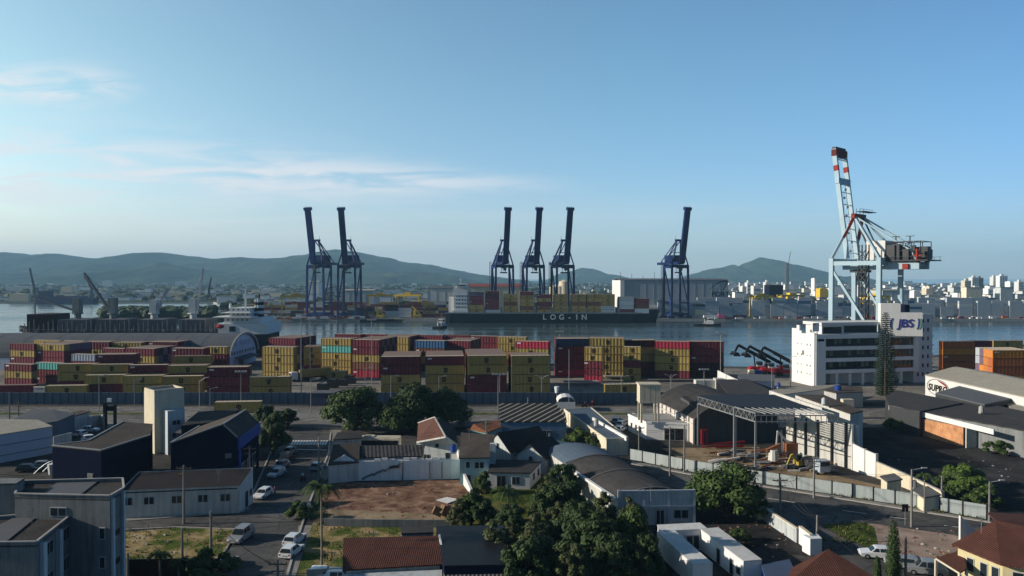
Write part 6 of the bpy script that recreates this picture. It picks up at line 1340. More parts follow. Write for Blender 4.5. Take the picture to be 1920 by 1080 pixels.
m = MB(); q = P(1590, 754, 4.2); m.box(q.x - 1.6, q.x + 1.2, q.y - .8, q.y + .8, 0, 5.0); single(m, 'pale_hut', 'cream', 'small sunlit cream box hut right of the brown roof', 'hut')
t, pts = bld('black_roof_hall', 'low black roofed hall with bright triangular wall near the dark container stack', 'hall', [(1344, 713, 3.6), (1366, 741, 3.6), (1462, 741, 3.6), (1400, 712, 3.6)], 'black', 'darkroof', .1)
wall('triangular_wall', 'bright triangular wall piece on the edge of the black roofed hall', [(1346, 722), (1392, 738)], 5.0, 'white', .3, h1=3.6)
t, pts = bld('blue_hut', 'dark blue shed beside the reach stackers', 'shed', [(1388, 714, 3.4), (1452, 716, 3.4), (1452, 704, 3.8), (1384, 702, 3.8)], mat('slate_blue_wall', (.07, .10, .16), .8, .1), 'greyroof', .1)  # plain dark blue-grey wall colour
m = MB()
for i in range(7): q = P(1396 + i * 5.5, 733); m.blob((q.x, q.y, .9), 1.2, .9, .8 + .3 * (i % 3), jit=.25)
single(m, 'tarpaulin_heap', 'tarp', 'heap under a bright blue tarpaulin between black hall and dark blue shed', 'tarpaulin')
m = MB(); q = P(1322, 728); m.box(q.x - 3, q.x + 3, q.y, q.y + 3, 0, 2.6); m.box(q.x + 3.2, q.x + 6.2, q.y - 1, q.y + 2, 0, 3.2); single(m, 'white_cabins', 'oldwhite', 'pair of small white cabins left of the black roofed hall', 'cabin')
# right: dark sheds, brick wall, lettered white hall
r1 = [P(1660, 744, 5.6), P(1682, 733, 5.8), P(1748, 745, 5.8), P(1804, 757, 5.6), P(1724, 773, 5.6), P(1667, 761, 5.6)]
bld('dark_roof_hall', 'dark ribbed roof hall left half, above the brick wall', 'hall', r1, 'darkmetal', 'corrdark', .05)  # dark wall colour stands in for shade and dark growth along the wall
r2 = [P(1804, 757, 5.3), P(1818, 751, 5.5), P(1990, 788, 5.5), P(1990, 822, 5.3), P(1735, 775, 5.3)]
bld('dark_roof_hall', 'dark ribbed roof hall right half, reaching the right edge', 'hall', r2, 'greywall', 'corrdark', .05)
m = MB(); m.bar(P(1667, 764, 5.1), P(1738, 779, 4.9), .3, 1.1); m.bar(P(1738, 779, 4.9), P(1864, 810, 4.9), .3, 1.1); single(m, 'roof_fascia', 'white', 'pale fascia board along the edge of the dark ribbed roofs', 'fascia')
t = wall('brick_wall', 'sunlit orange brick wall below the dark ribbed roofs', [(1682, 805), (1740, 820), (1807, 838)], 3.6, 'brick', .3, h1=4.3)
m = MB(); q = P(1700, 806); m.bar(q + V((-.25, -.2, 2.4)), q + V((.5, -2, 2.2)), .1, 1.6); m.bar(q + V((-.3, -.4, 1.7)), q + V((.5, -1.8, 1.5)), .1, .4); wpart(m, 'graffiti', mat('dark_red_paint', (.10, .015, .02), .8, .2), t)
wall('mixed_wall', 'shaded white and bright broken wall right of the brick wall', [(1811, 840), (1850, 838), (1880, 842)], 4.4, 'oldwhite', .3)
wall('mixed_wall', 'rough bright wall at the right edge behind the dark yard', [(1885, 842), (1935, 852), (1990, 866)], 4.6, 'oldwhite', .3)
s0, s1 = P(1735, 704, 7.6), P(1990, 760, 7.6); rd0, rd1 = P(1790, 688, 9.4), P(1990, 727, 9.4)
t = thing('lettered_hall', 'cream roofed hall whose bright white side carries dark lettering in an oval', 'hall', (*((s0 + s1) / 2)[:2], 0)); m = MB(); m.walls([s0, s1, rd1, rd0]); wl = wpart(m, 'wall', 'white', t)
m = MB(); m.slab([s0 + V((-.3, -.2, .2)), s1 + V((-.3, 0, .2)), rd1 + V((0, 0, .2)), rd0 + V((0, 0, .2))], .2); m.slab([rd0 + V((0, 0, .2)), rd1 + V((0, 0, .2)), rd1 + V((10, 0, -1.4)), rd0 + V((10, 0, -1.4))], .2); wpart(m, 'roof', 'paleroof', t)
uw = (s1 - s0); uw.z = 0; L_ = uw.length; uw.normalize(); an = math.atan2(uw.y, uw.x); nw = V((uw.y, -uw.x, 0)); nw = nw if nw.x < 0 else -nw
ctr = s0 + uw * 6.0 + nw * .08; ctr.z = 4.9; m = MB(); kk = 28
for i in range(kk):
    a0, a1 = 2 * math.pi * i / kk, 2 * math.pi * (i + 1) / kk; pp = lambda a: ctr + uw * 5.0 * math.cos(a) + V((0, 0, 2.3 * math.sin(a))); m.bar(pp(a0), pp(a1), .06, .18)
lg = wpart(m, 'emblem', 'greywall', wl)
m = MB(); vs = [ctr + nw * .02 + uw * 4.7 * math.cos(a) + V((0, 0, 2.1 * math.sin(a))) for a in [.25 + 1.4 * i / 8 for i in range(9)]] + [ctr + nw * .02 + uw * (3.9 - 3.6 * i / 4) + V((0, 0, .75)) for i in range(5)]; m.add(vs, [tuple(range(len(vs)))]); wpart(m, 'emblem_wedge', 'cranered', lg)
o = link('lettering', text_mesh('SUPRO', 2.7, .1, 'emblem', .05, .15, 1.08), lg); o.location = ctr + nw * .06 + V((0, 0, -.35)) - V(t.location) - V(lg.location); o.rotation_euler = (0, 0, an)
bld('grey_canopy', 'plain grey canopy roof in front of the lettered oval', 'canopy', [(1754, 738, 6.0), (1799, 725, 6.6), (1906, 747, 6.4), (1846, 760, 6.0)], 'darkmetal', 'greyroof', .05, z0=4.6)
m = MB()
for q in (P(1772, 757), P(1800, 762), P(1846, 775), P(1890, 775)): m.box(q.x - .15, q.x + .15, q.y - .15, q.y + .15, 0, 5)
wpart(m, 'column', 'steel', [o for o in C.objects if o.name == 'grey_canopy'][0])
bld('cream_lean_to', 'small cream lean-to roof at the right edge below the lettered hall', 'shed', [(1885, 756, 5.2), (1912, 748, 5.6), (1990, 766, 5.6), (1990, 780, 5.2), (1900, 772, 5.0)], 'oldwhite', 'paleroof', .1)
# street fence
wall('street_wall', 'grey panel wall with dark posts curving along the upper street', [(1181, 861), (1307, 886), (1400, 902), (1560, 926), (1720, 951), (1850, 973)], 2.1, mat('pale_panel', (.33, .37, .37), .9, .08, .4, streak=.3), .16, posts=2.6)
t = wall('lane_wall', 'low wall with pale coping along the lane, partly in shade', [(1427, 972), (1495, 1018)], 1.9, 'palegrey', .3, cap='cream'); wall('lane_wall', 'second low wall piece ending at the white corner block', [(1500, 1019), (1521, 1036)], 2.3, 'white', .35, cap='cream')
m = MB(); a, b = P(1519, 1042), P(1541, 1041); m.prism(ccw([(a.x, a.y), (b.x, b.y), (b.x + .1, b.y + 1.6), (a.x - .4, a.y + 1.6)]), 0, 2.2); single(m, 'corner_block', 'white', 'bright white wall end block beside the red tiled roof', 'wall')
t, pts = bld('tin_kiosk', 'small lean-to with rusty sheet roof inside the street wall', 'shed', [(1652, 895, 2.6), (1676, 890, 2.9), (1690, 900, 2.7), (1664, 905, 2.4)], 'cream', 'corr', .2)
bld('tin_kiosk', 'second lean-to with dark sheet roof against the low yard wall', 'shed', [(1712, 921, 2.2), (1740, 914, 2.5), (1762, 929, 2.3), (1732, 935, 2.0)], 'cream', 'corr', .2)
# white modular offices
def modular(lab, c4, h=2.8, doors=()):
    pts = ccw([P(x, y, h) for x, y in c4]); c = cen(pts); t = thing('modular_office', lab, 'cabin', c, 0, 'white modular offices set in a U'); m = MB(); m.walls(pts, .15); wl = wpart(m, 'wall', 'white', t)
    m = MB(); m.slab([p + V((0, 0, .16)) for p in grow(pts, .06)], .16); wpart(m, 'roof', mat('white_flat_roof', (.60, .60, .58), .8, .1, .5, streak=.2), t)
    for A_, B_, s, z, w_, hh in doors: win(wl, P(*A_, h), P(*B_, h), s, z, w_, hh, ('frame', 'glass'), 'door' if hh > 1.8 else 'window')
modular('white modular office forming the left arm of the U', [(1232, 999), (1266, 997), (1336, 1058), (1299, 1060)])
modular('white modular office closing the back of the U', [(1233, 986), (1312, 982), (1326, 993), (1236, 998)], doors=[((1266, 997), (1326, 993), .55, .2, 1.8, 2.0)])
modular('white modular office forming the right arm of the U', [(1314, 994), (1347, 991), (1428, 1051), (1394, 1054)], doors=[((1314, 994), (1394, 1054), .45, .2, .9, 2.0), ((1314, 994), (1394, 1054), .75, .2, .9, 2.0), ((1314, 994), (1394, 1054), .9, .9, 1.0, 1.0)])
bld('blue_lean_to', 'dark blue sheet shed between white modular office and red tiled roof', 'shed', [(1428, 1062, 2.2), (1480, 1052, 2.4), (1500, 1095, 2.2), (1440, 1100, 2.0)], 'bluefascia', mat('dull_blue_roof', (.05, .07, .12), .7, .1), .05)  # even dark blue roof colour
# bottom houses
t = thing('tiled_house', 'house with wide red tiled roof at the bottom centre beside the grass', 'house', P(735, 1060)); z0, z1 = 3.4, 4.6
rp = [P(642, 1070, z0), P(831, 1059, z0), P(822, 1006, z1), P(644, 1010, z1)]; m = MB(); m.walls([rp[0] + V((.4, .4, 0)), rp[1] + V((-.4, .4, 0)), rp[2] + V((-.4, -.3, 0)), rp[3] + V((.4, -.3, 0))]); wpart(m, 'wall', 'oldwhite', t)
m = MB(); m.slab([p + V((0, 0, .1)) for p in rp], .18); wpart(m, 'roof', 'redtile', t); m = MB(); m.bar(rp[1] + V((.12, 0, -.2)), rp[2] + V((.12, 0, -.2)), .2, 1.0); wpart(m, 'end_wall', 'white', t)
bld('roof_box', 'flat dark outbuilding behind the wide red tiled roof', 'shed', [(753, 1003, 3.6), (812, 1001, 3.6), (812, 988, 3.6), (752, 990, 3.6)], 'greywall', 'darkroof', .05)
bld('black_flat_house', 'large flat black roofed house right of the wide red tiled roof', 'house', [(833, 1064, 4.2), (950, 1062, 4.2), (945, 988, 4.2), (818, 990, 4.2)], 'navy', 'black', .05)
bld('corrugated_shed', 'pale ribbed sheet roof at the bottom edge', 'shed', [(828, 1096, 3.0), (956, 1094, 3.0), (946, 1067, 3.3), (834, 1068, 3.3)], 'oldwhite', 'corr', .05)
bld('pale_lean_to', 'narrow pale lean-to roof under the tiled eaves at the bottom edge', 'shed', [(640, 1096, 2.6), (828, 1088, 2.6), (828, 1072, 2.8), (642, 1080, 2.8)], 'oldwhite', 'palegrey', .05)
wall('lot_wall', 'thin dark boundary wall between the bare lot and the grass patch', [(608, 986), (700, 988), (850, 989)], 1.1, 'greywall', .2)
wall('garden_fence', 'dark fence across the bottom of the grass lot at lower left', [(232, 1086), (400, 1084)], 2.4, 'black', .15)
wall('pavement_wall', 'tan garden wall beside the pavement at the palm tree', [(575, 1092), (642, 1088)], 1.5, 'concrete', .25)
rp = [P(1553, 1031, 5.6), P(1484, 1066, 4.0), P(1470, 1100, 3.6), P(1600, 1110, 3.6), P(1668, 1100, 3.8)]
t = thing('tiled_roof_house', 'hipped red tiled roof at the bottom edge below the white corner block', 'house', (*cen(rp)[:2], 0)); m = MB(); m.slab([p + V((0, 0, .1)) for p in (rp[0], rp[1], rp[2], rp[3])], .16); m.slab([p + V((0, 0, .1)) for p in (rp[0], rp[3], rp[4])], .16); wpart(m, 'roof', 'redtile', t)
m = MB(); m.walls([p.lerp(V((*cen(rp)[:2], 4)), .1) - V((0, 0, .1)) for p in ccw(rp)]); wpart(m, 'wall', 'cream', t)
rd = P(1866, 977, 7.2); ev = [P(1784, 1022, 5.0), P(1876, 1060, 5.0), P(2010, 1080, 5.0)]; rr_ = P(2010, 1010, 7.0)
t = thing('yellow_house', 'yellow walled house with large red-brown tiled roof in the lower right corner', 'house', P(1890, 1070)); m = MB(); up_ = V((0, 0, .12))
m.slab([rd + up_, ev[0] + up_, ev[1] + up_], .16); m.slab([rd + up_, ev[1] + up_, ev[2] + up_, rr_ + up_], .16); bk_ = P(1990, 985, 5.0); m.slab([rd + up_, rr_ + up_, bk_ + V((6, 3, 0)), P(1850, 975, 5.6) + V((2, 3, 0))], .16); wpart(m, 'roof', 'redtile', t)
ins = [P(1796, 1024, 5.0), P(1880, 1054, 5.0), P(2000, 1074, 5.0), P(2000, 1000, 5.0), P(1880, 990, 5)]; m = MB(); m.walls(ins); wl = wpart(m, 'wall', 'yellowwall', t)
for s in (.25, .5, .75): win(wl, ins[1], ins[2], s, 2.6, 1.1, 1.6)
for s in (.3, .6, .85): win(wl, ins[0], ins[1], s, 2.6, .9, 1.6)
m = MB(); pr_ = [P(1755, 1046, 3.6), P(1806, 1030, 4.2), P(1812, 1066, 3.6), P(1800, 1074, 3.4)]; m.slab(pr_, .14); wpart(m, 'porch_roof', 'redtile', t)
m = MB()
for p in pr_[:1] + pr_[2:]: m.box(p.x - .12, p.x + .12, p.y - .12, p.y + .12, 0, p.z - .15)
m.bar(pr_[0] - V((0, 0, .1)), pr_[3] - V((0, 0, .1)), .12, .2); wpart(m, 'porch_post', 'cream', t)
wall('gable_wedge', 'bright white triangular wall rising behind the yellow house', [(1799, 1016), (1828, 1010)], 3.6, 'white', .25, h1=1.2)
M['dullyellow'] = mat('dusty_yellow_paint', (0.34, 0.25, 0.06), 0.8, 0.2, 0.6)
# ------------------------------------------------------------------ vehicles
for k, c in dict(white=(.70, .71, .72), silver=(.24, .25, .26), dark=(.025, .025, .03), greyblue=(.35, .42, .48), black=(.012, .012, .014), red=(.3, .02, .02)).items():
    M['car_' + k] = mat('car_paint_' + k, c, 0.28, 0.03, 0.5, metal=0.1, spec=0.6, rand=0.05)
CARM = {}
def car_parts(col, suv):
    key = (col, suv)
    if key in CARM: return CARM[key]
    L, W_, hb, hr = (4.6, 1.9, 1.02, 1.78) if suv else (4.1, 1.75, .88, 1.46); p = {}
    prof = [(-L / 2, .35), (-L / 2 + .05, .28), (L / 2 - .1, .28), (L / 2, .42), (L / 2 - .02, hb * .72), (L / 2 - .25, hb * .86), (L / 2 - 1.15, hb), (-L / 2 + .35, hb), (-L / 2 + .04, hb * .9)]
    roof = [(L / 2 - 1.2, hb), (L / 2 - 1.85, hr - .04), (L / 2 - 2.2, hr), (-L / 2 + .75, hr), (-L / 2 + .45, hr - .06), (-L / 2 + .12, hb)]
    m = MB()
    def loft(prof, w0, w1, mi=0):
        n_ = len(prof); zmin, zmax = min(z for x, z in prof), max(z for x, z in prof); vs = []
        for sy in (-1, 1): vs += [(x, sy * (w0 + (w1 - w0) * (z - zmin) / (zmax - zmin)) / 2, z) for x, z in prof]
        m.add(vs, [tuple(range(n_)), tuple(range(2 * n_ - 1, n_ - 1, -1))] + [(i, n_ + i, n_ + (i + 1) % n_, (i + 1) % n_) for i in range(n_)], mi)
    loft(prof, W_ - .06, W_); loft(roof, W_ - .12, W_ - .5); p['body'] = (m.mesh('body', 'car_' + col), None)
    m = MB(); g = hb + .07; z1 = hr - .10
    for sy in (-1, 1):
        for a0, a1, b0, b1 in ((L / 2 - 1.42, L / 2 - 2.25, L / 2 - 1.85, L / 2 - 2.25), (L / 2 - 2.35, L / 2 - 3.25, L / 2 - 2.35, L / 2 - 3.2)):
            yb_, yt_ = sy * ((W_ - .14) / 2 + .012), sy * ((W_ - .47) / 2 + .022); m.add([(a0, yb_, g), (a1, yb_, g), (b1, yt_, z1), (b0, yt_, z1)], [(0, 1, 2, 3)])
    yb_, yt_ = (W_ - .3) / 2, (W_ - .62) / 2
    m.add([(L / 2 - 1.20, -yb_, g), (L / 2 - 1.20, yb_, g), (L / 2 - 1.745, yt_, z1), (L / 2 - 1.745, -yt_, z1)], [(0, 1, 2, 3)])
    m.add([(-L / 2 + .10, yb_, g), (-L / 2 + .10, -yb_, g), (-L / 2 + .40, -yt_, z1), (-L / 2 + .40, yt_, z1)], [(0, 1, 2, 3)])
    p['window'] = (m.mesh('window', 'glass'), None); ws = []
    m = MB(); m.cyl((0, -.11, 0), (0, .11, 0), .32, n=12); ty = m.mesh('wheel', 'tyre'); m = MB(); m.cyl((0, -.12, 0), (0, .12, 0), .18, n=10); rim = m.mesh('rim', 'steel')
    p['wheel'] = (ty, rim, [(sx_ * L * .31, sy * (W_ / 2 - .1), .32) for sx_ in (-1, 1) for sy in (-1, 1)])
    m = MB(); m.box(-.06, .06, -.2, .2, -.09, .09); p['headlight'] = (m.mesh('headlight', 'lamp'), None, [(L / 2 - .04, sy * W_ * .34, hb * .68) for sy in (-1, 1)])
    m = MB(); m.box(-.04, .04, -.11, .11, -.10, .10); p['tail_light'] = (m.mesh('tail_light', 'tail'), None, [(-L / 2 + .06, sy * W_ * .37, hb * .78) for sy in (-1, 1)])
    m = MB(); m.box(-.04, .04, -.32, .32, -.08, .08); p['number_plate'] = (m.mesh('number_plate', 'frame'), None, [(L / 2 + .0, 0, .44), (-L / 2 + .02, 0, .58)])
    CARM[key] = p; return p
def car(px, py, yaw, col, lab, suv=False, group='cars parked and driving in the streets', z=0.0):
    p = car_parts(col, suv); t = thing('parked_car', lab, 'car', P(px, py, z), R(yaw), group)
    for k, v in p.items():
        if len(v) == 2: link(k, v[0], t)
        else:
            for pos in v[2]:
                w_ = link(k, v[0], t, pos)
                if v[1] is not None: link('rim', v[1], w_)
    return t
car(452, 1012, -98, 'silver', 'silver four-wheel drive car coming down the sunlit street', True)
car(421, 1064, 82, 'dark', 'dark car at the bottom of the street by the concrete pole')
car(553, 1018, 80, 'white', 'white car parked at the kerb, front one of the white pair'); car(547, 1040, 80, 'white', 'white car parked at the kerb, nearer one of the white pair')
car(493, 932, -100, 'white', 'white car waiting at the crossing beside the corner house'); car(519, 893, -102, 'greyblue', 'pale blue car parked in shade along the navy shop'); car(527, 878, -102, 'silver', 'grey car parked behind the pale blue one'); car(534, 865, -102, 'dark', 'dark car third in the parked line'); car(541, 852, -102, 'silver', 'silver car last in the parked line near the zebra crossing')
car(597, 879, 80, 'greyblue', 'pale car driving away on the right lane before the ruined wall')
car(1643, 1045, 168, 'white', 'white hatchback beside the cypress on the lane'); car(1693, 1064, 160, 'silver', 'silver car behind the cypress'); car(1736, 1076, 158, 'silver', 'silver car right of the cypress next to the yellow house', True)
car(168, 810, 10, 'greyblue', 'pale blue car in the car park behind the yard wall'); car(146, 818, 165, 'white', 'white car in the car park near the sunlit roof edge'); car(172, 827, 30, 'white', 'white car half hidden by the brown hall roof')
car(55, 884, 10, 'dark', 'dark car in deep shade below the pale blue warehouse'); car(85, 878, 10, 'silver', 'grey car in deep shade beside the navy hall')
car(1166, 799, 60, 'white', 'white car by the white garage'); car(1158, 793, 60, 'silver', 'silver car behind the white one at the garage'); car(1163, 809, 60, 'white', 'white car nearest the long flat building')
car(608, 1086, 0, 'white', 'white car roof at the bottom edge under the palm'); car(640, 1090, 0, 'white', 'second white car roof at the bottom edge')
t = thing('bus', 'cream roofed bus standing in front of the big trees', 'bus', P(711, 846), R(-2)); m = MB(); m.extr([(-1.25, .4), (1.25, .4), (1.25, 2.7), (1.05, 3.1), (-1.05, 3.1), (-1.25, 2.7)], (-4.4, 0, 0), (4.4, 0, 0)); m.box(-3, -1, -.8, .8, 3.1, 3.3); part(m, 'body', 'cream', t)
m = MB(); m.box(-4.2, 4.2, -1.28, 1.28, 1.5, 2.5); part(m, 'window', 'glass', t)
for x in (-2.8, 2.8):
    for y in (-1.1, 1.1): m = MB(); m.cyl((x, y - .15, .5), (x, y + .15, .5), .5, n=10); part(m, 'wheel', 'tyre', t)
def reach_stacker():
    t = thing('reach_stacker', 'x', 'vehicle'); m = MB(); m.box(-4.2, 3.6, -1.6, 1.6, 1.1, 2.5); m.box(-4.6, -2.2, -1.5, 1.5, 2.5, 3.4); m.box(2.4, 4.0, -2.0, 2.0, .9, 1.9); part(m, 'chassis', 'red', t)
    m = MB(); m.box(-.9, 1.0, -.9, .9, 2.5, 4.4); part(m, 'cab', 'frame', t); m = MB(); m.box(-.95, 1.05, -.95, .95, 3.1, 4.1); part(m, 'window', 'glass', t)
    m = MB(); m.bar((-4, 0, 4.0), (4.4, 0, 8.6), 1.1, 1.3); m.bar((2.6, 0, 7.7), (8.0, 0, 10.6), .9, 1.0); m.bar((1.6, 0, 2.4), (2.2, 0, 7.2), .4); part(m, 'boom', 'black', t)
    m = MB(); m.bar((8.0, 0, 10.6), (9.2, 0, 8.2), .7); m.box(8.4, 10.0, -3.1, 3.1, 7.2, 7.9); m.box(7.9, 10.4, -3.1, -2.7, 6.6, 7.3); m.box(7.9, 10.4, 2.7, 3.1, 6.6, 7.3); part(m, 'spreader', 'black', t)
    for x, r_ in ((2.9, .85), (-3.2, .75)):
        for y in (-1.7, 1.7): m = MB(); m.cyl((x, y - .45, r_), (x, y + .45, r_), r_, n=12); part(m, 'wheel', 'tyre', t)
    return t
rs = reach_stacker()
for i, (px, py, lab) in enumerate(((1424, 699, 'red reach stacker with black boom, leftmost of three on the quay'), (1446, 702, 'red reach stacker with black boom, middle of three on the quay'), (1474, 705, 'red reach stacker with black boom, rightmost of three beside the office'))):
    o = rs if i == 0 else dup(rs); o.location = P(px, py); o.rotation_euler = (0, 0, R(176 - 3 * i)); tag(o, lab, 'vehicle', 'red reach stackers parked on the quay')
m = MB(); q = P(1415, 703); m.box(q.x - 2, q.x, q.y, q.y + 2, 0, 1.8, 0); m.box(q.x + .2, q.x + 2.6, q.y, q.y + 2, 0, 1.7, 1); single(m, 'storage_boxes', ['cream', 'bluefascia'], 'cream and blue boxes in front of the reach stackers', 'boxes')
# terminal tractor with a tilted yellow box, and yard clutter beside the light mast
t = thing('container_lorry', 'lorry with white cab carrying a yellow container behind the light mast', 'lorry', P(590, 712), R(38)); m = MB(); m.box(-6, 6, -1.22, 1.22, 1.4, 4.0); part(m, 'cargo_box', 'c_yellow', t); m = MB(); m.box(-9, -6.6, -1.2, 1.2, .6, 3.4); part(m, 'cab', 'white', t); m = MB(); m.box(-9.05, -8, -1.0, 1.0, 2.1, 3.1); part(m, 'window', 'glass', t); m = MB(); m.box(-8.6, 6, -.5, .5, .8, 1.35); part(m, 'trailer_frame', 'darkmetal', t)
for x in (-8, -3, 3.6, 5):
    for y in (-1.0, 1.0): m = MB(); m.cyl((x, y - .2, .5), (x, y + .2, .5), .5, n=10); part(m, 'wheel', 'tyre', t)
for k, (px, py) in enumerate(((604, 733), (622, 728), (640, 724), (655, 720))):
    m = MB(); q = P(px, py); h = 2.2 + .7 * (k % 2); m.box(q.x - 1.7, q.x + 1.4, q.y, q.y + 2, .3, h); m.box(q.x + 1.2, q.x + 2, q.y, q.y + 2, .3, h * .6); m.bar((q.x - 1.6, q.y, h), (q.x + 1, q.y + 1, h + .8), .2)
    for x in (-1, 1): m.cyl((q.x + x, q.y - .1, .4), (q.x + x, q.y + .3, .4), .4, n=8)
    single(m, 'yard_machine', 'darkmetal', ['dark yard machine beside the foot of the thin light mast', 'dark machine with raised bar right of the mast foot', 'grey machine in the yard gap behind the fence', 'small dark machine left of the first big tree top'][k], 'machine')
m = MB()
for px, py in ((1090, 722), (1140, 708), (1165, 712)): q = P(px, py); m.box(q.x - 6, q.x + 6, q.y, q.y + 2.4, .9, 1.3)
single(m, 'flat_trailers', 'concrete', 'row of empty flat trailers behind the fence near the short sunlit stack', 'trailer')
# machine yard
YC = 'machines and scrap in the open shed yard'
def scrap(name, px, py, mats, lab, cat, f): m = MB(); q = P(px, py); f(m, q); return single(m, name, mats, lab, cat, YC)
scrap('red_boom_frame', 1352, 842, ['red'], 'long red steel frame lying under the open shed', 'machine', lambda m, q: (m.bar(q + V((-4, 0, 1)), q + V((5, 0, 1.6)), .3, .3), m.bar(q + V((-4, 0, .4)), q + V((5, 0, .9)), .25, .25), m.bar(q + V((-4, 0, 1)), q + V((-4, 0, 4.2)), .5), m.bar(q + V((-3, 0, 1)), q + V((-3, 0, 3.8)), .3), m.bar(q + V((-4, 0, 4)), q + V((-3, 0, 4)), .4), m.bar(q + V((-1, 1, .3)), q + V((5, 1, .4)), .4, .4)))
scrap('drum_mixer', 1450, 868, ['oldwhite', 'rust'], 'white and rust coloured drum machine by the truss column', 'machine', lambda m, q: (m.cyl(q + V((0, 0, .4)), q + V((0, 0, 2.6)), 1.0, .8, 10, 0), m.bar(q + V((-1.3, 0, 2.4)), q + V((1.4, 0, 3.6)), .6, mi=1), m.box(q.x - 1.2, q.x + 1.2, q.y - 1, q.y + 1, 0, .5, 1)))
scrap('yard_hoist', 1462, 850, ['frame', 'rust'], 'white framed hoist with rusty body before the sunlit wall', 'machine', lambda m, q: (m.bar(q + V((-.8, 0, 0)), q + V((-.4, 0, 4.8)), .3), m.bar(q + V((.6, 0, 0)), q + V((.3, 0, 4.8)), .3), m.bar(q + V((-.5, 0, 4.6)), q + V((2.4, 0, 1.5)), .4), m.box(q.x + 1, q.x + 4, q.y - 1, q.y + 1, 0, 2.2, 1)))
t = thing('excavator', 'yellow excavator with folded arm beside the sunlit yard wall', 'excavator', P(1503, 878), R(-160), YC); t.scale = (.72,) * 3; m = MB(); m.box(-1.6, 1.8, -1.2, 1.2, 1.1, 2.2); part(m, 'body', 'dullyellow', t); m = MB(); m.box(-.2, 1.2, -1.1, -.1, 2.2, 3.5); part(m, 'cab', 'glass', t); m = MB(); m.bar((1.4, .4, 1.9), (3.6, .4, 4.0), .5, .6); m.bar((3.6, .4, 4.0), (5.0, .4, 1.4), .4, .5); part(m, 'arm', 'dullyellow', t); m = MB(); m.box(4.5, 5.4, 0, .9, .5, 1.4); part(m, 'bucket', 'darkmetal', t)
for y in (-1.1, 1.1): m = MB(); m.extr([(-.35, .1), (.35, .1), (.35, .95), (-.35, .95)], (-1.9, y, 0), (1.9, y, 0)); part(m, 'track', 'tyre', t)
t = thing('tipper_lorry', 'small lorry with pale blue cab next to the yellow excavator', 'lorry', P(1527, 884), R(-75), YC); m = MB(); m.box(1.2, 3.0, -1.1, 1.1, .6, 2.7); part(m, 'cab', 'car_greyblue', t); m = MB(); m.box(1.9, 3.05, -.95, .95, 1.7, 2.5); part(m, 'window', 'glass', t); m = MB(); m.box(-3, 1.0, -1.15, 1.15, .9, 2.0); part(m, 'load_bed', 'darkmetal', t)
for x in (-2, 2):
    for y in (-.95, .95): m = MB(); m.cyl((x, y - .18, .45), (x, y + .18, .45), .45, n=10); part(m, 'wheel', 'tyre', t)
rs_ = random.Random(31); m = MB()
for i in range(150):
    q = P(rs_.uniform(1335, 1560), rs_.uniform(846, 884)); s = rs_.uniform(.2, .8); m.bar(q + V((-s * 2, 0, s * .3)), q + V((s * 2, rs_.uniform(-1, 1), s * rs_.uniform(.3, 1.2))), s * .6, s * .5, mi=rs_.randrange(4))
stuff(m, 'scrap_metal', ['rust', 'darkmetal', 'steel', 'oldwhite'], 'scattered scrap metal and timber over the machine yard', 'scrap')
m = MB(); q = P(818, 971)
for i in range(5): m.bar(q + V((i * .9, rs_.uniform(-.5, .5), .6)), q + V((i * .9 + .5, rs_.uniform(-.5, .5), 1.6)), .8, 1.4)
single(m, 'broken_boards', 'wood', 'pile of broken orange-brown boards at the right edge of the bare lot', 'debris')
m = MB(); q = P(830, 940)
for i in range(6): m.bar(q + V((i * .35 - 1, -.3 * i, .15)), q + V((i * .35 + .8, .5 - .2 * i, .5)), .3, .08)
single(m, 'white_debris', 'white', 'small heap of white broken planks on the red soil', 'debris')
m = MB(); q = P(1432, 975); m.cyl(q + V((-1, 0, 1)), q + V((1.2, -.6, 1)), 1.0, .9, 12); single(m, 'grey_tank', 'concrete', 'grey cylinder tank lying at the end of the lane wall', 'tank')
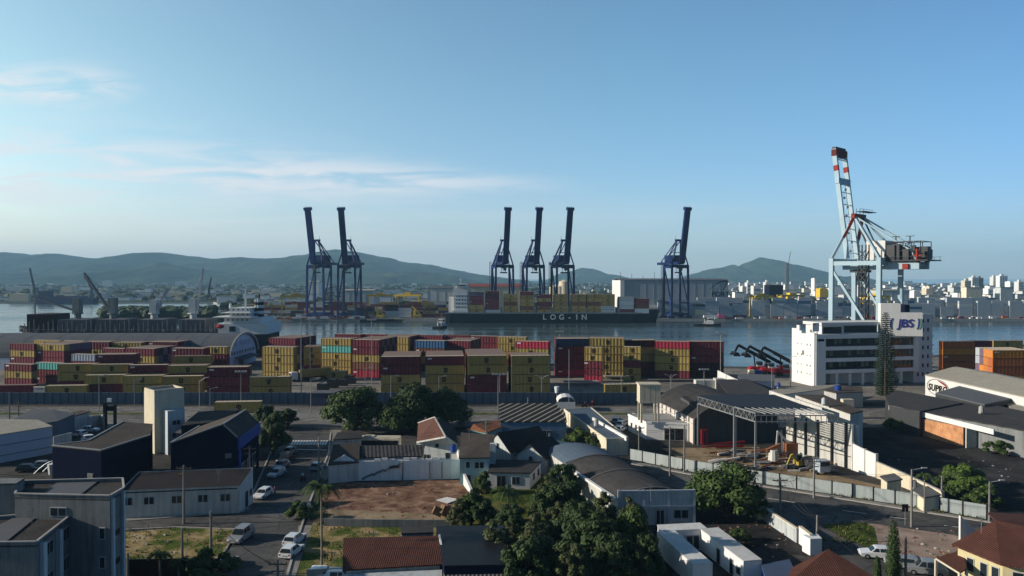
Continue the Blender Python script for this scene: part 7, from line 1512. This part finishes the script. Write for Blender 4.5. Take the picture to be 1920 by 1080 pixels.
# ------------------------------------------------------------------ lamp posts, masts, utility poles
LP = 'street lamps along the avenue and yard'
def lamp(px, py, ptop, lab, kind='arm', z=0.0, side=1, r=.09, name='street_lamp'):
    b = P(px, py, z); zt = D(px, ptop, b.y).z - z; t = thing(name, lab, 'street lamp' if name == 'street_lamp' else name.replace('_', ' '), b, 0, LP if name == 'street_lamp' else None); m = MB()
    if kind == 'curve': pts = [(0, 0, 0), (0, 0, zt * .85)] + [(side * 1.8 * math.sin(a), 0, zt * .85 + zt * .15 * (1 - math.cos(a)) ** .5) for a in (.3, .6, .9, 1.2)]; m.tube(pts, r, 6)
    else: m.cyl((0, 0, 0), (0, 0, zt), r * 1.3, r * .8, 7)
    part(m, 'pole', 'steel' if name != 'utility_pole' else 'polegrey', t)
    if kind == 'arm': m = MB(); m.bar((0, 0, zt - .1), (side * 1.8, 0, zt + .2), .08); m.box(side * 1.8 - .4, side * 1.8 + .4, -.12, .12, zt + .14, zt + .28); part(m, 'lamp_head', 'frame', t)
    if kind == 'curve': e = pts[-1]; m = MB(); m.box(e[0], e[0] + side * .9 if side > 0 else e[0], -.12, .12, e[2] - .06, e[2] + .08); part(m, 'lamp_head', 'frame', t)
    if kind == 'y':
        m = MB()
        for s_ in (-1, 1): m.tube([(0, 0, zt - 1.4), (s_ * .5, 0, zt - .5), (s_ * 1.5, 0, zt), (s_ * 2.0, 0, zt)], .07, 5)
        part(m, 'lamp_head', 'frame', t)
    if kind == 't':
        m = MB(); m.bar((-1.5, 0, zt - .1), (1.5, 0, zt - .1), .12)
        for x in (-1.3, -.45, .45, 1.3): m.box(x - .3, x + .3, -.2, .15, zt - .1, zt + .3)
        part(m, 'floodlight', 'frame', t)
    if kind == 'cross':
        m = MB(); m.bar((-1.1, 0, zt - .5), (1.1, 0, zt - .5), .12, .14); m.bar((-.8, 0, zt - 1.3), (.8, 0, zt - 1.3), .1, .12)
        for x in (-1, -.4, .4, 1): m.cyl((x, 0, zt - .45), (x, 0, zt - .2), .05, n=5)
        part(m, 'crossarm', 'wood', t)
    if kind == 'horn': m = MB(); m.cyl((0, 0, zt - 1.6), (0, 0, zt + .2), .5, .7, 8); part(m, 'lamp_head', 'white', t)
    return t
for a in ((186, 770, 704, 'slim lamp post left of the tower behind brown sheds'), (252, 760, 712, 'pole against the fence left of the concrete tower'), (452, 771, 697, 'lamp post in front of the maroon front stack', 't'), (394, 766, 728, 'short pole between curved lamp and roadside container'), (583, 775, 712, 'lamp post at the street mouth by the guard building'), (685, 760, 690, 'lamp post behind the first big tree crown'), (733, 765, 705, 'lamp post between the two big trees'), (823, 765, 706, 'lamp post rising from the second big tree'), (1320, 728, 693, 'floodlight post over the small white cabins', 't'), (1447, 738, 690, 'thin post in front of the reach stackers'), (1165, 757, 706, 'lamp post left of the concrete water tank')):
    lamp(a[0], a[1], a[2], a[3], a[4] if len(a) > 4 else 'arm')
lamp(374, 766, 706, 'curved street lamp right of the concrete tower', 'curve'); lamp(934, 792, 702, 'twin-headed lamp post beside the striped roof', 't'); lamp(937, 757, 703, 'second lamp post just behind the twin-headed one', 'arm'); lamp(1016, 757, 704, 'y-shaped lamp post before the all-yellow dark block', 'y'); lamp(1258, 737, 702, 'y-shaped lamp post behind the dark barrel roof', 'y'); lamp(1044, 760, 726, 'post with white drum head before the fence', 'horn'); lamp(1067, 760, 655, 'tall slim post before the dark blue topped stack', 'pole'); lamp(1482, 726, 669, 'lamp post at the left corner of the office', 'arm')
lamp(697, 722, 600, 'tall pale yard light mast left of the maroon front block', 't', r=.11, name='light_mast'); lamp(565, 742, 590, 'tallest thin lattice light mast beside the sunlit yellow stack', 't', r=.12, name='light_mast'); lamp(1351, 714, 624, 'light mast at the dark stack near the open water', 't', r=.12, name='light_mast'); lamp(1049, 700, 622, 'slim light mast over the dark blue topped stack', 't', r=.12, name='light_mast'); lamp(631, 612, 590, 'small beacon mast on the far quay', 'pole', z=0, name='beacon'); lamp(582, 706, 600, 'thin mast behind the gap beside the yellow stack', 'pole', name='light_mast', r=.1)
lamp(97, 905, 872, 'pale lamp post with round head by the bent arch frame', 'horn', r=.07); lamp(197, 898, 853, 'hooked lamp post in front of the navy hall', 'curve', side=1, r=.07); lamp(195, 812, 775, 'thin white post in the car park', 'pole', r=.06)
UP = 'utility poles along the streets'
def upole(px, py, ptop, lab, kind='cross', r=.15, tr=False):
    t = lamp(px, py, ptop, lab, kind, r=r, name='utility_pole'); t['group'] = UP
    if tr: zt = D(px, ptop, P(px, py).y).z; m = MB(); m.cyl((.4, 0, zt - 2.6), (.4, 0, zt - 1.6), .3, n=8); part(m, 'transformer', 'greywall', t)
    return t
poles = [(18, 800, 735, 'dark utility pole at the far left edge before the fence', 'pole'), (35, 798, 752, 'dark pole with small boxes left of the grey roofed house', 'cross'), (345, 982, 872, 'utility pole in front of the corner house windows', 'cross'), (396, 1083, 958, 'concrete pole at the edge of the grass lot', 'pole'), (468, 916, 836, 'utility pole with lamp at the street side of the navy shop', 'cross'), (912, 862, 790, 'black utility pole left of the cream flat roof', 'cross'), (990, 800, 745, 'thin pole before the striped roof', 'pole'), (1030, 866, 812, 'slim pole in front of the cream flat house', 'pole'), (1256, 910, 800, 'utility pole at the right eave of the arched workshop', 'cross'), (1283, 886, 798, 'slim utility pole beside the street wall', 'pole'), (1198, 858, 798, 'lamp-like pole in front of the white garage', 'cross'), (1526, 934, 860, 'dark utility pole in the street before the yellow excavator', 'cross'), (1463, 972, 895, 'dark utility pole at the start of the lane with many wires', 'cross'), (1532, 1018, 966, 'white concrete post on the corner block', 'pole'), (1709, 988, 880, 'tall concrete utility pole with lamp arm at the street bend', 'arm'), (1855, 978, 903, 'slim post at the end of the street wall', 'arm'), (1698, 1090, 1006, 'thin post in front of the silver cars', 'pole'), (521, 1105, 1050, 'dark utility pole top with crossarm at the bottom edge', 'cross'), (598, 900, 820, 'thin dark pole at the left end of the ruined wall', 'pole'), (1766, 940, 892, 'dark thin post behind the street wall end', 'pole'), (240, 1088, 1036, 'dark wooden post at the left of the grass lot', 'pole'), (342, 1080, 990, 'second slim post in the grass lot', 'pole')]
PT = {}
for p in poles: upole(*p, tr=p[0] in (1709,)); PT[p[0]] = D(p[0], p[2], P(p[0], p[1]).y)
t = thing('road_sign', 'dark backed traffic sign on a thin post at the street bend', 'sign', P(1697, 985)); m = MB(); m.cyl((0, 0, 0), (0, 0, 2.6), .05, n=6); part(m, 'pole', 'steel', t); m = MB(); m.box(-.45, .45, -.03, .03, 2.0, 3.1); part(m, 'sign_plate', 'black', t)
t = thing('road_sign', 'small round white sign on a post beside the palm', 'sign', P(579, 975)); m = MB(); m.cyl((0, 0, 0), (0, 0, 2.2), .07, n=6); part(m, 'pole', 'white', t); m = MB(); m.cyl((0, -.05, 2.3), (0, 0, 2.3), .35, n=12); part(m, 'sign_plate', 'frame', t)
def cable(a, b, sag, off=(0, 0, 0), r=.022):
    m = MB(); q = [a.lerp(b, i / 10) + V(off) - V((0, 0, 4 * sag * (i / 10) * (1 - i / 10))) for i in range(11)]
    m.tube(q, r, 3); return m
def line(p, q, lab, n=3, sag=1.0):
    m = MB()
    for k in range(n):
        c = cable(p, q, sag + .15 * k, ((k - 1) * .5, 0, -.5 - .25 * (k % 2))); m.add(c.v, c.f)
    single(m, 'power_line', 'cable', lab, 'power line')
line(PT[1463], PT[1532] + V((0, 0, .4)), 'bundle of sagging wires from the lane pole to the white post', 5, 1.2); line(PT[1463], PT[1526], 'wires between the two dark street poles', 3, .8); line(PT[1256], PT[1463], 'wires from the workshop eave pole to the lane pole', 3, 1.0); line(PT[1526], PT[1709], 'wires from the dark street pole to the tall concrete pole', 3, 1.0); line(PT[345], PT[468], 'wires over the corner house roof', 3, .8); line(PT[345], D(-40, 878, 100), 'wires crossing in front of the navy hall', 3, .9); line(PT[912], PT[1256], 'wires above the cream flat roof', 2, 1.0); line(PT[468], PT[598], 'wires across the street before the zebra crossing', 3, .7); line(PT[1709], PT[1855], 'wires along the end of the street wall', 2, .7); line(PT[912], PT[598], 'wires above the gable house', 2, .8); line(PT[521], PT[396], 'wires across the bottom of the street', 2, .6); line(PT[1532], D(1730, 1100, 84), 'wire running down along the lane', 1, .8)
# ------------------------------------------------------------------ small things on the roofs
def roof_tank(px, py, z, lab, m_='palegrey', r=.75):
    q = P(px, py, z); t = thing('roof_tank', lab, 'water tank', q, 0); part(MB().cyl((0, 0, .3), (0, 0, 1.5), r, r * .9, 12), 'tank', m_, t); part(MB().cyl((0, 0, 1.5), (0, 0, 1.72), r * .7, r * .3, 12), 'lid', m_, t); part(MB().box(-r * .8, r * .8, -r * .8, r * .8, 0, .3), 'stand', 'concrete', t)
for px, py, z, lab, m_ in ((1118, 800, 3.5, 'grey drum on the flat blue-grey roof', 'concrete'), (1270, 785, 4.0, 'pale drum on the garage roof beside the tank legs', 'palegrey'), (1545, 760, 8.0, 'pale drum on the brown roofed hall', 'palegrey'), (1460, 728, 3.9, 'blue drum on the low pale roof', 'bluefascia'), (1840, 775, 5.7, 'pale drum on the right ribbed roof', 'concrete'), (850, 850, 4.3, 'blue drum beside the gable house', 'bluefascia')): roof_tank(px, py, z, lab, m_, .55)
def aerial(px, py, z, h, lab):
    q = P(px, py, z); m = MB(); m.cyl((0, 0, 0), (0, 0, h), .035, n=5)
    for k in range(5): m.bar((-.5 + .06 * k, 0, h - .15 * k), (.5 - .06 * k, 0, h - .15 * k), .03)
    single(m, 'roof_aerial', 'steel', lab, 'aerial', loc=q)
for px, py, z, h, lab in ((60, 985, 9.8, 2.0, 'thin aerial on the lower grey apartment roof'), (820, 800, 6.9, 1.8, 'thin aerial on the red-brown gable roof'), (880, 826, 6.2, 2.2, 'thin aerial on the aqua house roof'), (700, 1030, 4.2, 2.2, 'thin aerial on the wide red tiled roof'), (1220, 940, 5.2, 2.4, 'thin aerial on the panelled workshop front'), (1840, 1000, 6.6, 2.0, 'thin aerial on the yellow house roof'), (410, 905, 5.2, 2.0, 'thin aerial on the corner house roof')): aerial(px, py, z, h, lab)
m = MB(); rg_ = random.Random(77)
for i in range(260):
    px, py = rg_.choice(((rg_.uniform(232, 430), rg_.uniform(995, 1060)), (rg_.uniform(600, 860), rg_.uniform(905, 985)), (rg_.uniform(1310, 1480), rg_.uniform(975, 1045)), (rg_.uniform(1650, 1800), rg_.uniform(990, 1050)), (rg_.uniform(1660, 1900), rg_.uniform(850, 940)))); q = P(px, py); s = rg_.uniform(.08, .3)
    m.blob((q.x, q.y, s * .3), s, s * .8, s * .5, rg_.randrange(4), .3, 5, 3)
stuff(m, 'ground_litter', ['concrete', 'greywall', 'wood', 'rust'], 'scattered stones and litter over the bare lots and yards', 'litter')
m = MB()
for i in range(2600):
    px, py = rg_.choice(((rg_.uniform(232, 440), rg_.uniform(990, 1060)), (rg_.uniform(590, 760), rg_.uniform(988, 1060)), (rg_.uniform(1540, 1650), rg_.uniform(982, 1034)), (rg_.uniform(880, 1060), rg_.uniform(905, 1000)), (rg_.uniform(1180, 1850), 0), (rg_.uniform(590, 615), rg_.uniform(900, 985))))
    if py == 0: py = 861 + (px - 1181) * (973 - 861) / (1850 - 1181) + rg_.uniform(0, 4)
    if mnoise.noise(V((px * .03, py * .06, 1))) < -.05: continue
    q = P(px, py); hh = rg_.uniform(.15, .5)
    for k in range(3): a = rg_.uniform(0, 6.28); d = V((math.cos(a), math.sin(a), 0)) * rg_.uniform(.1, .3); m.add([q + V((d.y, -d.x, 0)) * .3, q - V((d.y, -d.x, 0)) * .3, q + d + V((0, 0, hh))], [(0, 1, 2)], rg_.choice((0, 0, 1)))
stuff(m, 'grass_tufts', ['leaflit', 'dryfrond'], 'tufts of grass and weeds over the lots and wall feet', 'grass')
# ------------------------------------------------------------------ people
M['skin'] = mat('skin', (.32, .19, .13), .6, .05); M['cloth_dark'] = mat('dark_cloth', (.03, .03, .045), .9, .1); M['cloth_white'] = mat('white_cloth', (.65, .65, .63), .9, .05); M['cloth_red'] = mat('dull_red_cloth', (.22, .05, .05), .9, .1); M['hair'] = mat('dark_hair', (.015, .012, .01), .7, .1)
def figure(lab, loc, yaw, pose, top, bottom):
    J, E, RAD = pose
    me = bpy.data.meshes.new('body'); me.from_pydata([V(j) for j in J], E, []); o = bpy.data.objects.new('person', me); C.objects.link(o)
    md = o.modifiers.new('skin', 'SKIN'); me.skin_vertices[0].data[0].use_root = True
    for i, r_ in enumerate(RAD): me.skin_vertices[0].data[i].radius = (r_, r_ * .85)
    s = o.modifiers.new('sub', 'SUBSURF'); s.levels = 1
    m2 = bpy.data.meshes.new_from_object(o.evaluated_get(bpy.context.evaluated_depsgraph_get())); o.modifiers.clear(); o.data = m2; bpy.data.meshes.remove(me)
    for n_ in ('skin', top, bottom, 'hair'): m2.materials.append(M[n_])
    hip = J[0][2]; hz = J[3][2]
    for p in m2.polygons:
        z = p.center.z; d = (p.center - V(J[3])).length; p.material_index = 3 if d < .2 and z > hz + .02 else (0 if z > J[2][2] + .06 else (1 if z > hip - .02 else 2))
        if any((p.center - V(J[k])).length < .13 for k in (6, 9)): p.material_index = 0
    smooth(m2); o.location = loc; o.rotation_euler = (0, 0, yaw); return tag(o, lab, 'person')
Ed = [(0, 1), (1, 2), (2, 3), (2, 4), (4, 5), (5, 6), (2, 7), (7, 8), (8, 9), (0, 10), (10, 11), (11, 12), (12, 16), (0, 13), (13, 14), (14, 15), (15, 17)]
Rd_ = [.15, .16, .07, .115, .065, .05, .04, .065, .05, .04, .10, .065, .045, .10, .065, .045, .04, .04]
walk = ([(0, 0, .92), (0, 0, 1.22), (0, 0, 1.46), (.02, 0, 1.62), (0, -.2, 1.40), (-.08, -.25, 1.14), (.05, -.26, .92), (0, .2, 1.40), (.08, .25, 1.14), (.20, .25, .94), (.02, -.1, .86), (.16, -.11, .48), (.22, -.11, .07), (-.02, .1, .86), (-.06, .11, .48), (-.26, .11, .10), (.38, -.12, .04), (-.12, .12, .03)], Ed, Rd_)
sit = ([(0, 0, .92), (.04, 0, 1.2), (.08, 0, 1.44), (.12, 0, 1.62), (.06, -.2, 1.38), (.22, -.26, 1.16), (.48, -.28, 1.08), (.06, .2, 1.38), (.22, .26, 1.16), (.48, .28, 1.08), (.05, -.12, .88), (.42, -.18, .78), (.34, -.2, .36), (.05, .12, .88), (.42, .18, .78), (.34, .2, .36), (.5, -.2, .34), (.5, .2, .34)], Ed, Rd_)
figure('person in dark clothes with red top walking across the street at the corner house', P(515, 930), R(20), walk, 'cloth_red', 'cloth_dark')
def bike(name, lab, loc, yaw):
    t = thing(name, lab, 'motorcycle', loc, yaw); m = MB(); m.bar((-.5, 0, .62), (.35, 0, .68), .22, .22); m.bar((.35, 0, .7), (.62, 0, .35), .1); m.bar((-.3, 0, .45), (.2, 0, .4), .26, .34); part(m, 'frame', 'red', t); m = MB(); m.bar((-.65, 0, .80), (.05, 0, .80), .24, .12); part(m, 'seat', 'black', t); m = MB(); m.bar((.42, -.32, 1.04), (.42, .32, 1.04), .05); m.bar((.4, 0, .7), (.42, 0, 1.04), .06); part(m, 'handlebar', 'darkmetal', t)
    for x in (-.62, .66): m = MB(); m.cyl((x, -.06, .3), (x, .06, .3), .3, n=14); part(m, 'wheel', 'tyre', t)
    return t
bike('motorcycle', 'motorcycle ridden up the street before the pale car', P(568, 902), R(-100)); figure('person with white shirt riding a motorcycle in the street', P(568, 902), R(-100), sit, 'cloth_white', 'cloth_dark')
bike('motorcycle', 'dark motorcycle on the avenue before the fence, left of the pair', P(1096, 764), R(10)); figure('person riding the left motorcycle on the avenue by the fence', P(1096, 764), R(10), sit, 'cloth_dark', 'cloth_dark'); bike('motorcycle', 'motorcycle on the avenue before the fence, right of the pair', P(1110, 761), R(8)); figure('person riding the right motorcycle on the avenue by the fence', P(1110, 761), R(8), sit, 'cloth_red', 'cloth_dark')

# ------------------------------------------------------------------ trees and plants
def leaves(m, clumps, n, size, seed, flat_=.5, mi=0):
    r_ = random.Random(seed); tot = sum(c[3] ** 2 for c in clumps)
    for cx_, cy_, cz_, cr, *sq in clumps:
        k = int(n * cr * cr / tot); fz = sq[0] if sq else .75
        for i in range(k):
            z = r_.uniform(-.75, 1); a = r_.uniform(0, 2 * math.pi); q = math.sqrt(max(0, 1 - z * z)); d = cr * r_.uniform(.62, 1.08) if r_.random() < .8 else cr * r_.uniform(.1, .6)
            p = V((cx_ + d * q * math.cos(a), cy_ + d * q * math.sin(a), cz_ + d * z * fz)); nrm = V((q * math.cos(a) + r_.uniform(-flat_, flat_), q * math.sin(a) + r_.uniform(-flat_, flat_), z * .6 + .5 + r_.uniform(-flat_, flat_))).normalized()
            u_ = nrm.cross(V((r_.uniform(-1, 1), r_.uniform(-1, 1), r_.uniform(-1, 1)))).normalized() * size * r_.uniform(.6, 1.3); v_ = nrm.cross(u_.normalized()) * u_.length * .55
            m.add([p - u_ * .5, p - v_ * .5 + u_ * .05, p + u_ * .55, p + v_ * .5 + u_ * .05], [(0, 1, 2, 3)], mi)
def crown(w_, h, seed, nc=16, base=.35):
    r_ = random.Random(seed); out = []
    for i in range(nc):
        a = i * 2.4 + r_.uniform(-.4, .4); q = math.sqrt((i + .5) / nc); rad = w_ / 2 * q * .80; z = h * (base + (1 - base) * (.30 + .52 * (1 - q * q)) ) + r_.uniform(-.08, .08) * h
        out.append((rad * math.cos(a), rad * math.sin(a), z - h * .05 - (r_.random() * .45 * (z - h * base) if i % 3 == 0 else 0), w_ * r_.uniform(.085, .17)))
    return out
TREES = {}
def tree_mesh(kind, seed, w_, h, n, size, lm, base=.35, nc=18):
    cl = crown(w_, h, seed, nc, base); m = MB(); leaves(m, cl, n, size, seed); cm = m.mesh('crown', lm); m = MB(); r_ = random.Random(seed + 1); tr_ = .035 * h
    m.tube([(0, 0, -.1), (.05, 0, h * base * .6), (.1, .05, h * .5)], [tr_ * 1.2, tr_, tr_ * .6], 8)
    for c in cl[::2]: m.tube([(.05, 0, h * base * .6), (c[0] * .5, c[1] * .5, (h * base + c[2]) * .5), c[:3]], [tr_ * .6, tr_ * .35, tr_ * .12], 5)
    TREES[kind] = (cm, m.mesh('trunk', 'bark'))
tree_mesh('broad', 3, 12.5, 9.5, 11000, .62, 'leaf', .04, 40); tree_mesh('broad_dark', 8, 13, 9.5, 11000, .62, 'leafdark', .04, 42); tree_mesh('round', 12, 8, 8, 7500, .46, 'leafdark', .08, 30); tree_mesh('fresh', 15, 7, 7.5, 7500, .46, 'leaf', .06, 30); tree_mesh('olive', 19, 7, 8.5, 7500, .42, 'leafolive', .05, 32); tree_mesh('bush', 23, 4, 2.8, 3500, .28, 'leaf', .05, 12); tree_mesh('bush_lit', 27, 4.4, 2.8, 3500, .30, 'leaflit', .05, 12); tree_mesh('autumn', 33, 1.8, 2.6, 900, .22, 'leaforange', .2, 8)
def tree(kind, px, py, lab, sc_=1.0, rz=0.0, cat='tree', name='tree', ptop=None, sx_=1.0):
    b = P(px, py); cm, tm = TREES[kind]; t = thing(name, lab, cat, b, rz)
    if ptop is not None: zt = D(px, ptop, b.y).z; h = max(v.co.z for v in cm.vertices); sc_ = zt / h
    t.scale = (sc_ * sx_, sc_ * sx_, sc_); link('crown', cm, t); link('trunk', tm, t); return t
tree('broad', 664, 806, 'first big dark green street tree left of its neighbour on the avenue', ptop=722, sx_=1.0); tree('broad_dark', 775, 803, 'second big street tree, leafy left half of the wide pair', ptop=716, rz=1.0, sx_=.95); tree('broad_dark', 833, 800, 'third big dark street tree, right end before the fence', ptop=726, rz=2.5, sx_=.95); tree('broad', 742, 812, 'lower tree in front of the second big street tree', ptop=752, rz=2.0, sx_=.9)
tree('broad', 1360, 966, 'big round green tree overhanging the upper street', ptop=868, rz=.7, sx_=1.12)
tree('fresh', 540, 800, 'small bright green tree at the avenue corner', ptop=764, sx_=1.2); tree('fresh', 514, 806, 'small green tree against the navy shop corner', ptop=770, rz=2, sx_=1.1); tree('round', 497, 800, 'dark tree behind the navy shop end', ptop=758); tree('round', 512, 852, 'dark tree in the shade beside the navy shop', ptop=792, rz=1)
tree('bush_lit', 1088, 838, 'green bush clump behind the cream flat roof, left part', ptop=801, cat='bush', name='bush', sx_=.85); tree('bush', 1112, 842, 'dark bush clump behind the cream flat roof, right part', ptop=816, cat='bush', name='bush'); tree('bush', 1070, 836, 'small dark shrub at the cream side wall', ptop=812, rz=1, cat='bush', name='bush')
gtrees = [('round', 960, 1015, 945, 'dark tree filling the garden beside the dry palm', 2.3, 1.0), ('olive', 930, 1075, 975, 'olive crown at the corner of the large black roof', .2, 1.0), ('round', 1030, 985, 905, 'dark crown before the low white house', 1.1, 1.0), ('round', 1110, 1075, 960, 'dark crown in front of the orange-red tree', 2.0, 1.1), ('olive', 1185, 1010, 930, 'olive crown under the workshop front windows', .9, .9), ('round', 1060, 985, 900, 'dark crown right of the garden fence', .4, 1.0), ('olive', 1000, 1100, 985, 'olive crown low at the bottom of the garden', 1.9, 1.1), ('round', 1055, 935, 866, 'tall dark tree beside the left eave of the arched workshop', 0, .9), ('olive', 1030, 948, 890, 'olive tree in the garden before the low white house', 1, 1.1), ('fresh', 883, 985, 918, 'bright green garden tree right of the slanting white wall', 0, 1.0), ('olive', 862, 990, 932, 'leafy garden tree at the edge of the red soil', 2, 1.0), ('round', 905, 990, 935, 'dark garden tree right of the bright green one', 1, 1), ('olive', 1010, 1062, 962, 'large olive crown in the middle of the garden', 0, 1.05), ('round', 1085, 1055, 940, 'large dark crown in the middle right of the garden', 1.7, 1), ('olive', 1130, 1000, 918, 'olive tree against the workshop front corner', 2.6, .8), ('fresh', 1183, 1062, 945, 'fresh green tree left of the modular offices', .4, .9), ('round', 1150, 1112, 1000, 'dark tree at the bottom edge below the fresh green one', 2.2, .9), ('olive', 1075, 1130, 1015, 'olive tree at the bottom edge of the garden', 3.1, .9), ('round', 985, 1120, 1005, 'dark tree at the bottom edge next to the corrugated roof', .8, .9), ('olive', 955, 1040, 975, 'small olive tree under the dry palm', 1.3, .9), ('round', 1210, 1110, 1000, 'dark tree touching the left modular office', 1.5, .7), ('olive', 1045, 1010, 938, 'olive tree between dark eave tree and garden centre', 2.9, 1.0), ('fresh', 905, 925, 882, 'small fresh tree before the aqua house', 1.1, .9)]
for k, px, py, pt, lab, rz, s in gtrees: tree(k, px, py, lab, rz=rz, ptop=pt, sx_=s)
tree('autumn', 1087, 1012, 'small orange-red leaved tree among the dark garden crowns', rz=1, ptop=985, sx_=1.4)
for px, py, pt, k, lab in ((1808, 912, 868, 'bush_lit', 'bright green bush at the top of the green yard strip'), (1790, 925, 882, 'bush', 'green bush left in the green yard strip'), (1825, 938, 890, 'bush_lit', 'yellow-green bush in the middle of the green yard strip'), (1845, 950, 912, 'bush', 'green bush at the street end of the yard strip'), (1800, 940, 905, 'bush', 'dark bush near the low yard wall end'), (1870, 851, 823, 'bush', 'green bush between broken walls at the right'), (1684, 808, 780, 'bush', 'dark bush at the left end of the brick wall'), (652, 806, 795, 'bush_lit', 'low bright shrub under the first big tree'), (1905, 1105, 1042, 'bush_lit', 'bright green tree at the lower right corner'), (395, 1092, 1030, 'bush', 'dark bush at the concrete pole'), (566, 975, 938, 'bush', 'dark shrub behind the royal palm trunk'), (930, 990, 968, 'bush_lit', 'small bright shrub before the black flat roof'), (1388, 1015, 990, 'bush', 'dark shrub at the office yard edge')):
    tree(k, px, py, lab, ptop=pt, cat='bush', name='bush', rz=px * .7, sx_=1.15)
# Norfolk pine in front of the office
def norfolk(px, py, ptop, wpx, lab):
    b = P(px, py); h = D(px, ptop, b.y).z; w_ = wpx * b.y / F; t = thing('norfolk_pine', lab, 'tree', b); m = MB(); r_ = random.Random(41); nw_ = 44
    for i in range(nw_):
        s = i / (nw_ - 1); z = h * (.03 + .95 * s); rad = w_ / 2 * (1 - s) ** .62 * (.75 + .25 * min(1, s * 5)) * r_.uniform(.8, 1.1) + .25; nb = 13 if s < .8 else 8
        for k in range(nb):
            a = 2 * math.pi * (k + r_.random() * .5) / nb + i; d = V((math.cos(a), math.sin(a), 0)); 
            for j in range(7):
                q = (j + 1) / 7; p = V((0, 0, z)) + d * rad * q + V((0, 0, .25 * q * q * rad * .5)); sd = V((-d.y, d.x, 0)) * (.75 - .35 * q); f = d * .6
                for sg2 in (-1, 1): m.add([p, p + f * .6 + sd * sg2 * .5 + V((0, 0, .12)), p + f + V((0, 0, .16)), p + f * .3 - sd * sg2 * .1 + V((0, 0, -.14))], [(0, 1, 2, 3)])
    part(m, 'crown', 'pine', t); m = MB(); m.cyl((0, 0, 0), (0, 0, h * .99), .4, .06, 8); part(m, 'trunk', 'bark', t); return t
norfolk(1660, 746, 584, 40, 'tall dark norfolk pine in front of the white office')
def cypress(px, py, ptop, wpx, lab):
    b = P(px, py); h = D(px, ptop, b.y).z; w_ = wpx * b.y / F; t = thing('cypress', lab, 'tree', b); m = MB(); cl = [(math.cos(i * 2.1) * w_ * .12, math.sin(i * 2.1) * w_ * .12, h * (.06 + .92 * i / 22), w_ / 2 * (1 - (i / 23) ** 2.2) * .82 + .12, 1.5) for i in range(23)]; leaves(m, cl, 8500, .20, 51); part(m, 'crown', 'leafdark', t); m = MB(); m.cyl((0, 0, 0), (0, 0, h * .8), .18, .04, 7); part(m, 'trunk', 'bark', t)
cypress(1675, 1088, 976, 27, 'slender dark cypress beside the parked cars'); cypress(1645, 1096, 1045, 12, 'small young cypress left of the slender one')
def palm(px, py, ptop, lab, nf=15, fl=2.6, dry=0, name='palm_tree', tr_=.14):
    b = P(px, py); h = D(px, ptop, b.y).z - .6; t = thing(name, lab, 'palm', b); r_ = random.Random(int(px)); m = MB()
    for k in range(nf):
        a = 2 * math.pi * k / nf + r_.uniform(-.2, .2); up_ = r_.uniform(.1, 1.0); d = V((math.cos(a), math.sin(a), 0)); pts = []
        for j in range(9): s = j / 8; pts.append(V((0, 0, h)) + d * fl * (s * (1 - .15 * s)) + V((0, 0, fl * (up_ * s - (.55 + .5 * up_) * s * s))))
        m.tube(pts, .03, 3)
        for j in range(1, 9):
            for q in (0, .5):
                p = pts[j - 1].lerp(pts[j], q + .25); ax_ = (pts[j] - pts[j - 1]).normalized(); sd = V((-d.y, d.x, 0)); ll_ = fl * .26 * (1 - abs(j / 8 - .45) * .9)
                for sg2 in (-1, 1): e = p + sd * sg2 * ll_ * .9 + ax_ * ll_ * .5 - V((0, 0, ll_ * .35)); m.add([p - ax_ * .06, p + ax_ * .10, e], [(0, 1, 2)])
    part(m, 'crown', 'dryfrond' if dry == 2 else 'leaf', t)
    if dry == 1:
        m = MB()
        for k in range(26): a = k * .7; d = V((math.cos(a), math.sin(a), 0)); q = V((0, 0, h - .1)); m.tube([q, q + d * .7 + V((0, 0, .1)), q + d * 1.05 - V((0, 0, .8)), q + d * 1.0 - V((0, 0, 1.6))], [.03, .12, .12, .02], 4)
        part(m, 'dry_fronds', 'dryfrond', t)
    m = MB(); m.tube([(0, 0, 0), (.03, 0, h * .3), (0, .02, h * .75), (0, 0, h)], [tr_ * 1.3, tr_, tr_ * .9, tr_ * .6], 8); m.cyl((0, 0, h * .84), (0, 0, h), tr_ * .9, tr_ * .5, 8); part(m, 'trunk', 'palmtrunk', t); return t
palm(603, 1080, 905, 'tall royal palm with slim trunk at the street side', 16, 3.0); palm(952, 962, 915, 'pale fronded palm in the garden before the low white house', 15, 3.2); palm(948, 1000, 955, 'dry yellow palm hanging over the garden', 9, 1.8, 1); palm(1733, 962, 884, 'small palm with white trunk behind the street wall', 11, 1.6, tr_=.10); palm(300, 1090, 1030, 'small bushy palm at the lower left fence', 13, 1.7); palm(335, 1094, 1042, 'second small palm right of the bushy one', 12, 1.5); palm(1010, 985, 930, 'thin palm in front of the garden fence', 10, 2.0)

# ------------------------------------------------------------------ the rest of the containers as one mass, and the air
stuff(REST, 'stacked_containers', ['c_' + k for k in PAL] + ['c_topdark'], 'remaining containers deep in the blocks and along the far quay', 'containers')
hz = MB(); hz.box(-11500, 11500, -80, 8300, -12, 330)
ho = link('haze', hz.mesh('haze', [])); tag(ho, None, None, kind='stuff'); hm = bpy.data.materials.new('haze'); hm.use_nodes = True; nt = hm.node_tree; nt.nodes.clear()
o_ = N(nt, 'ShaderNodeOutputMaterial'); pv = N(nt, 'ShaderNodeVolumePrincipled'); pv.inputs['Color'].default_value = (0.40, 0.72, 1.0, 1); pv.inputs['Density'].default_value = 0.000092; pv.inputs['Anisotropy'].default_value = 0.0
nt.links.new(pv.outputs[0], o_.inputs['Volume']); ho.data.materials.append(hm)
print('containers', NCONT[0])
for o in C.objects:
    if 'label' in o and len(o['label'].split()) > 16: print('LONG', o.name, o['label'])
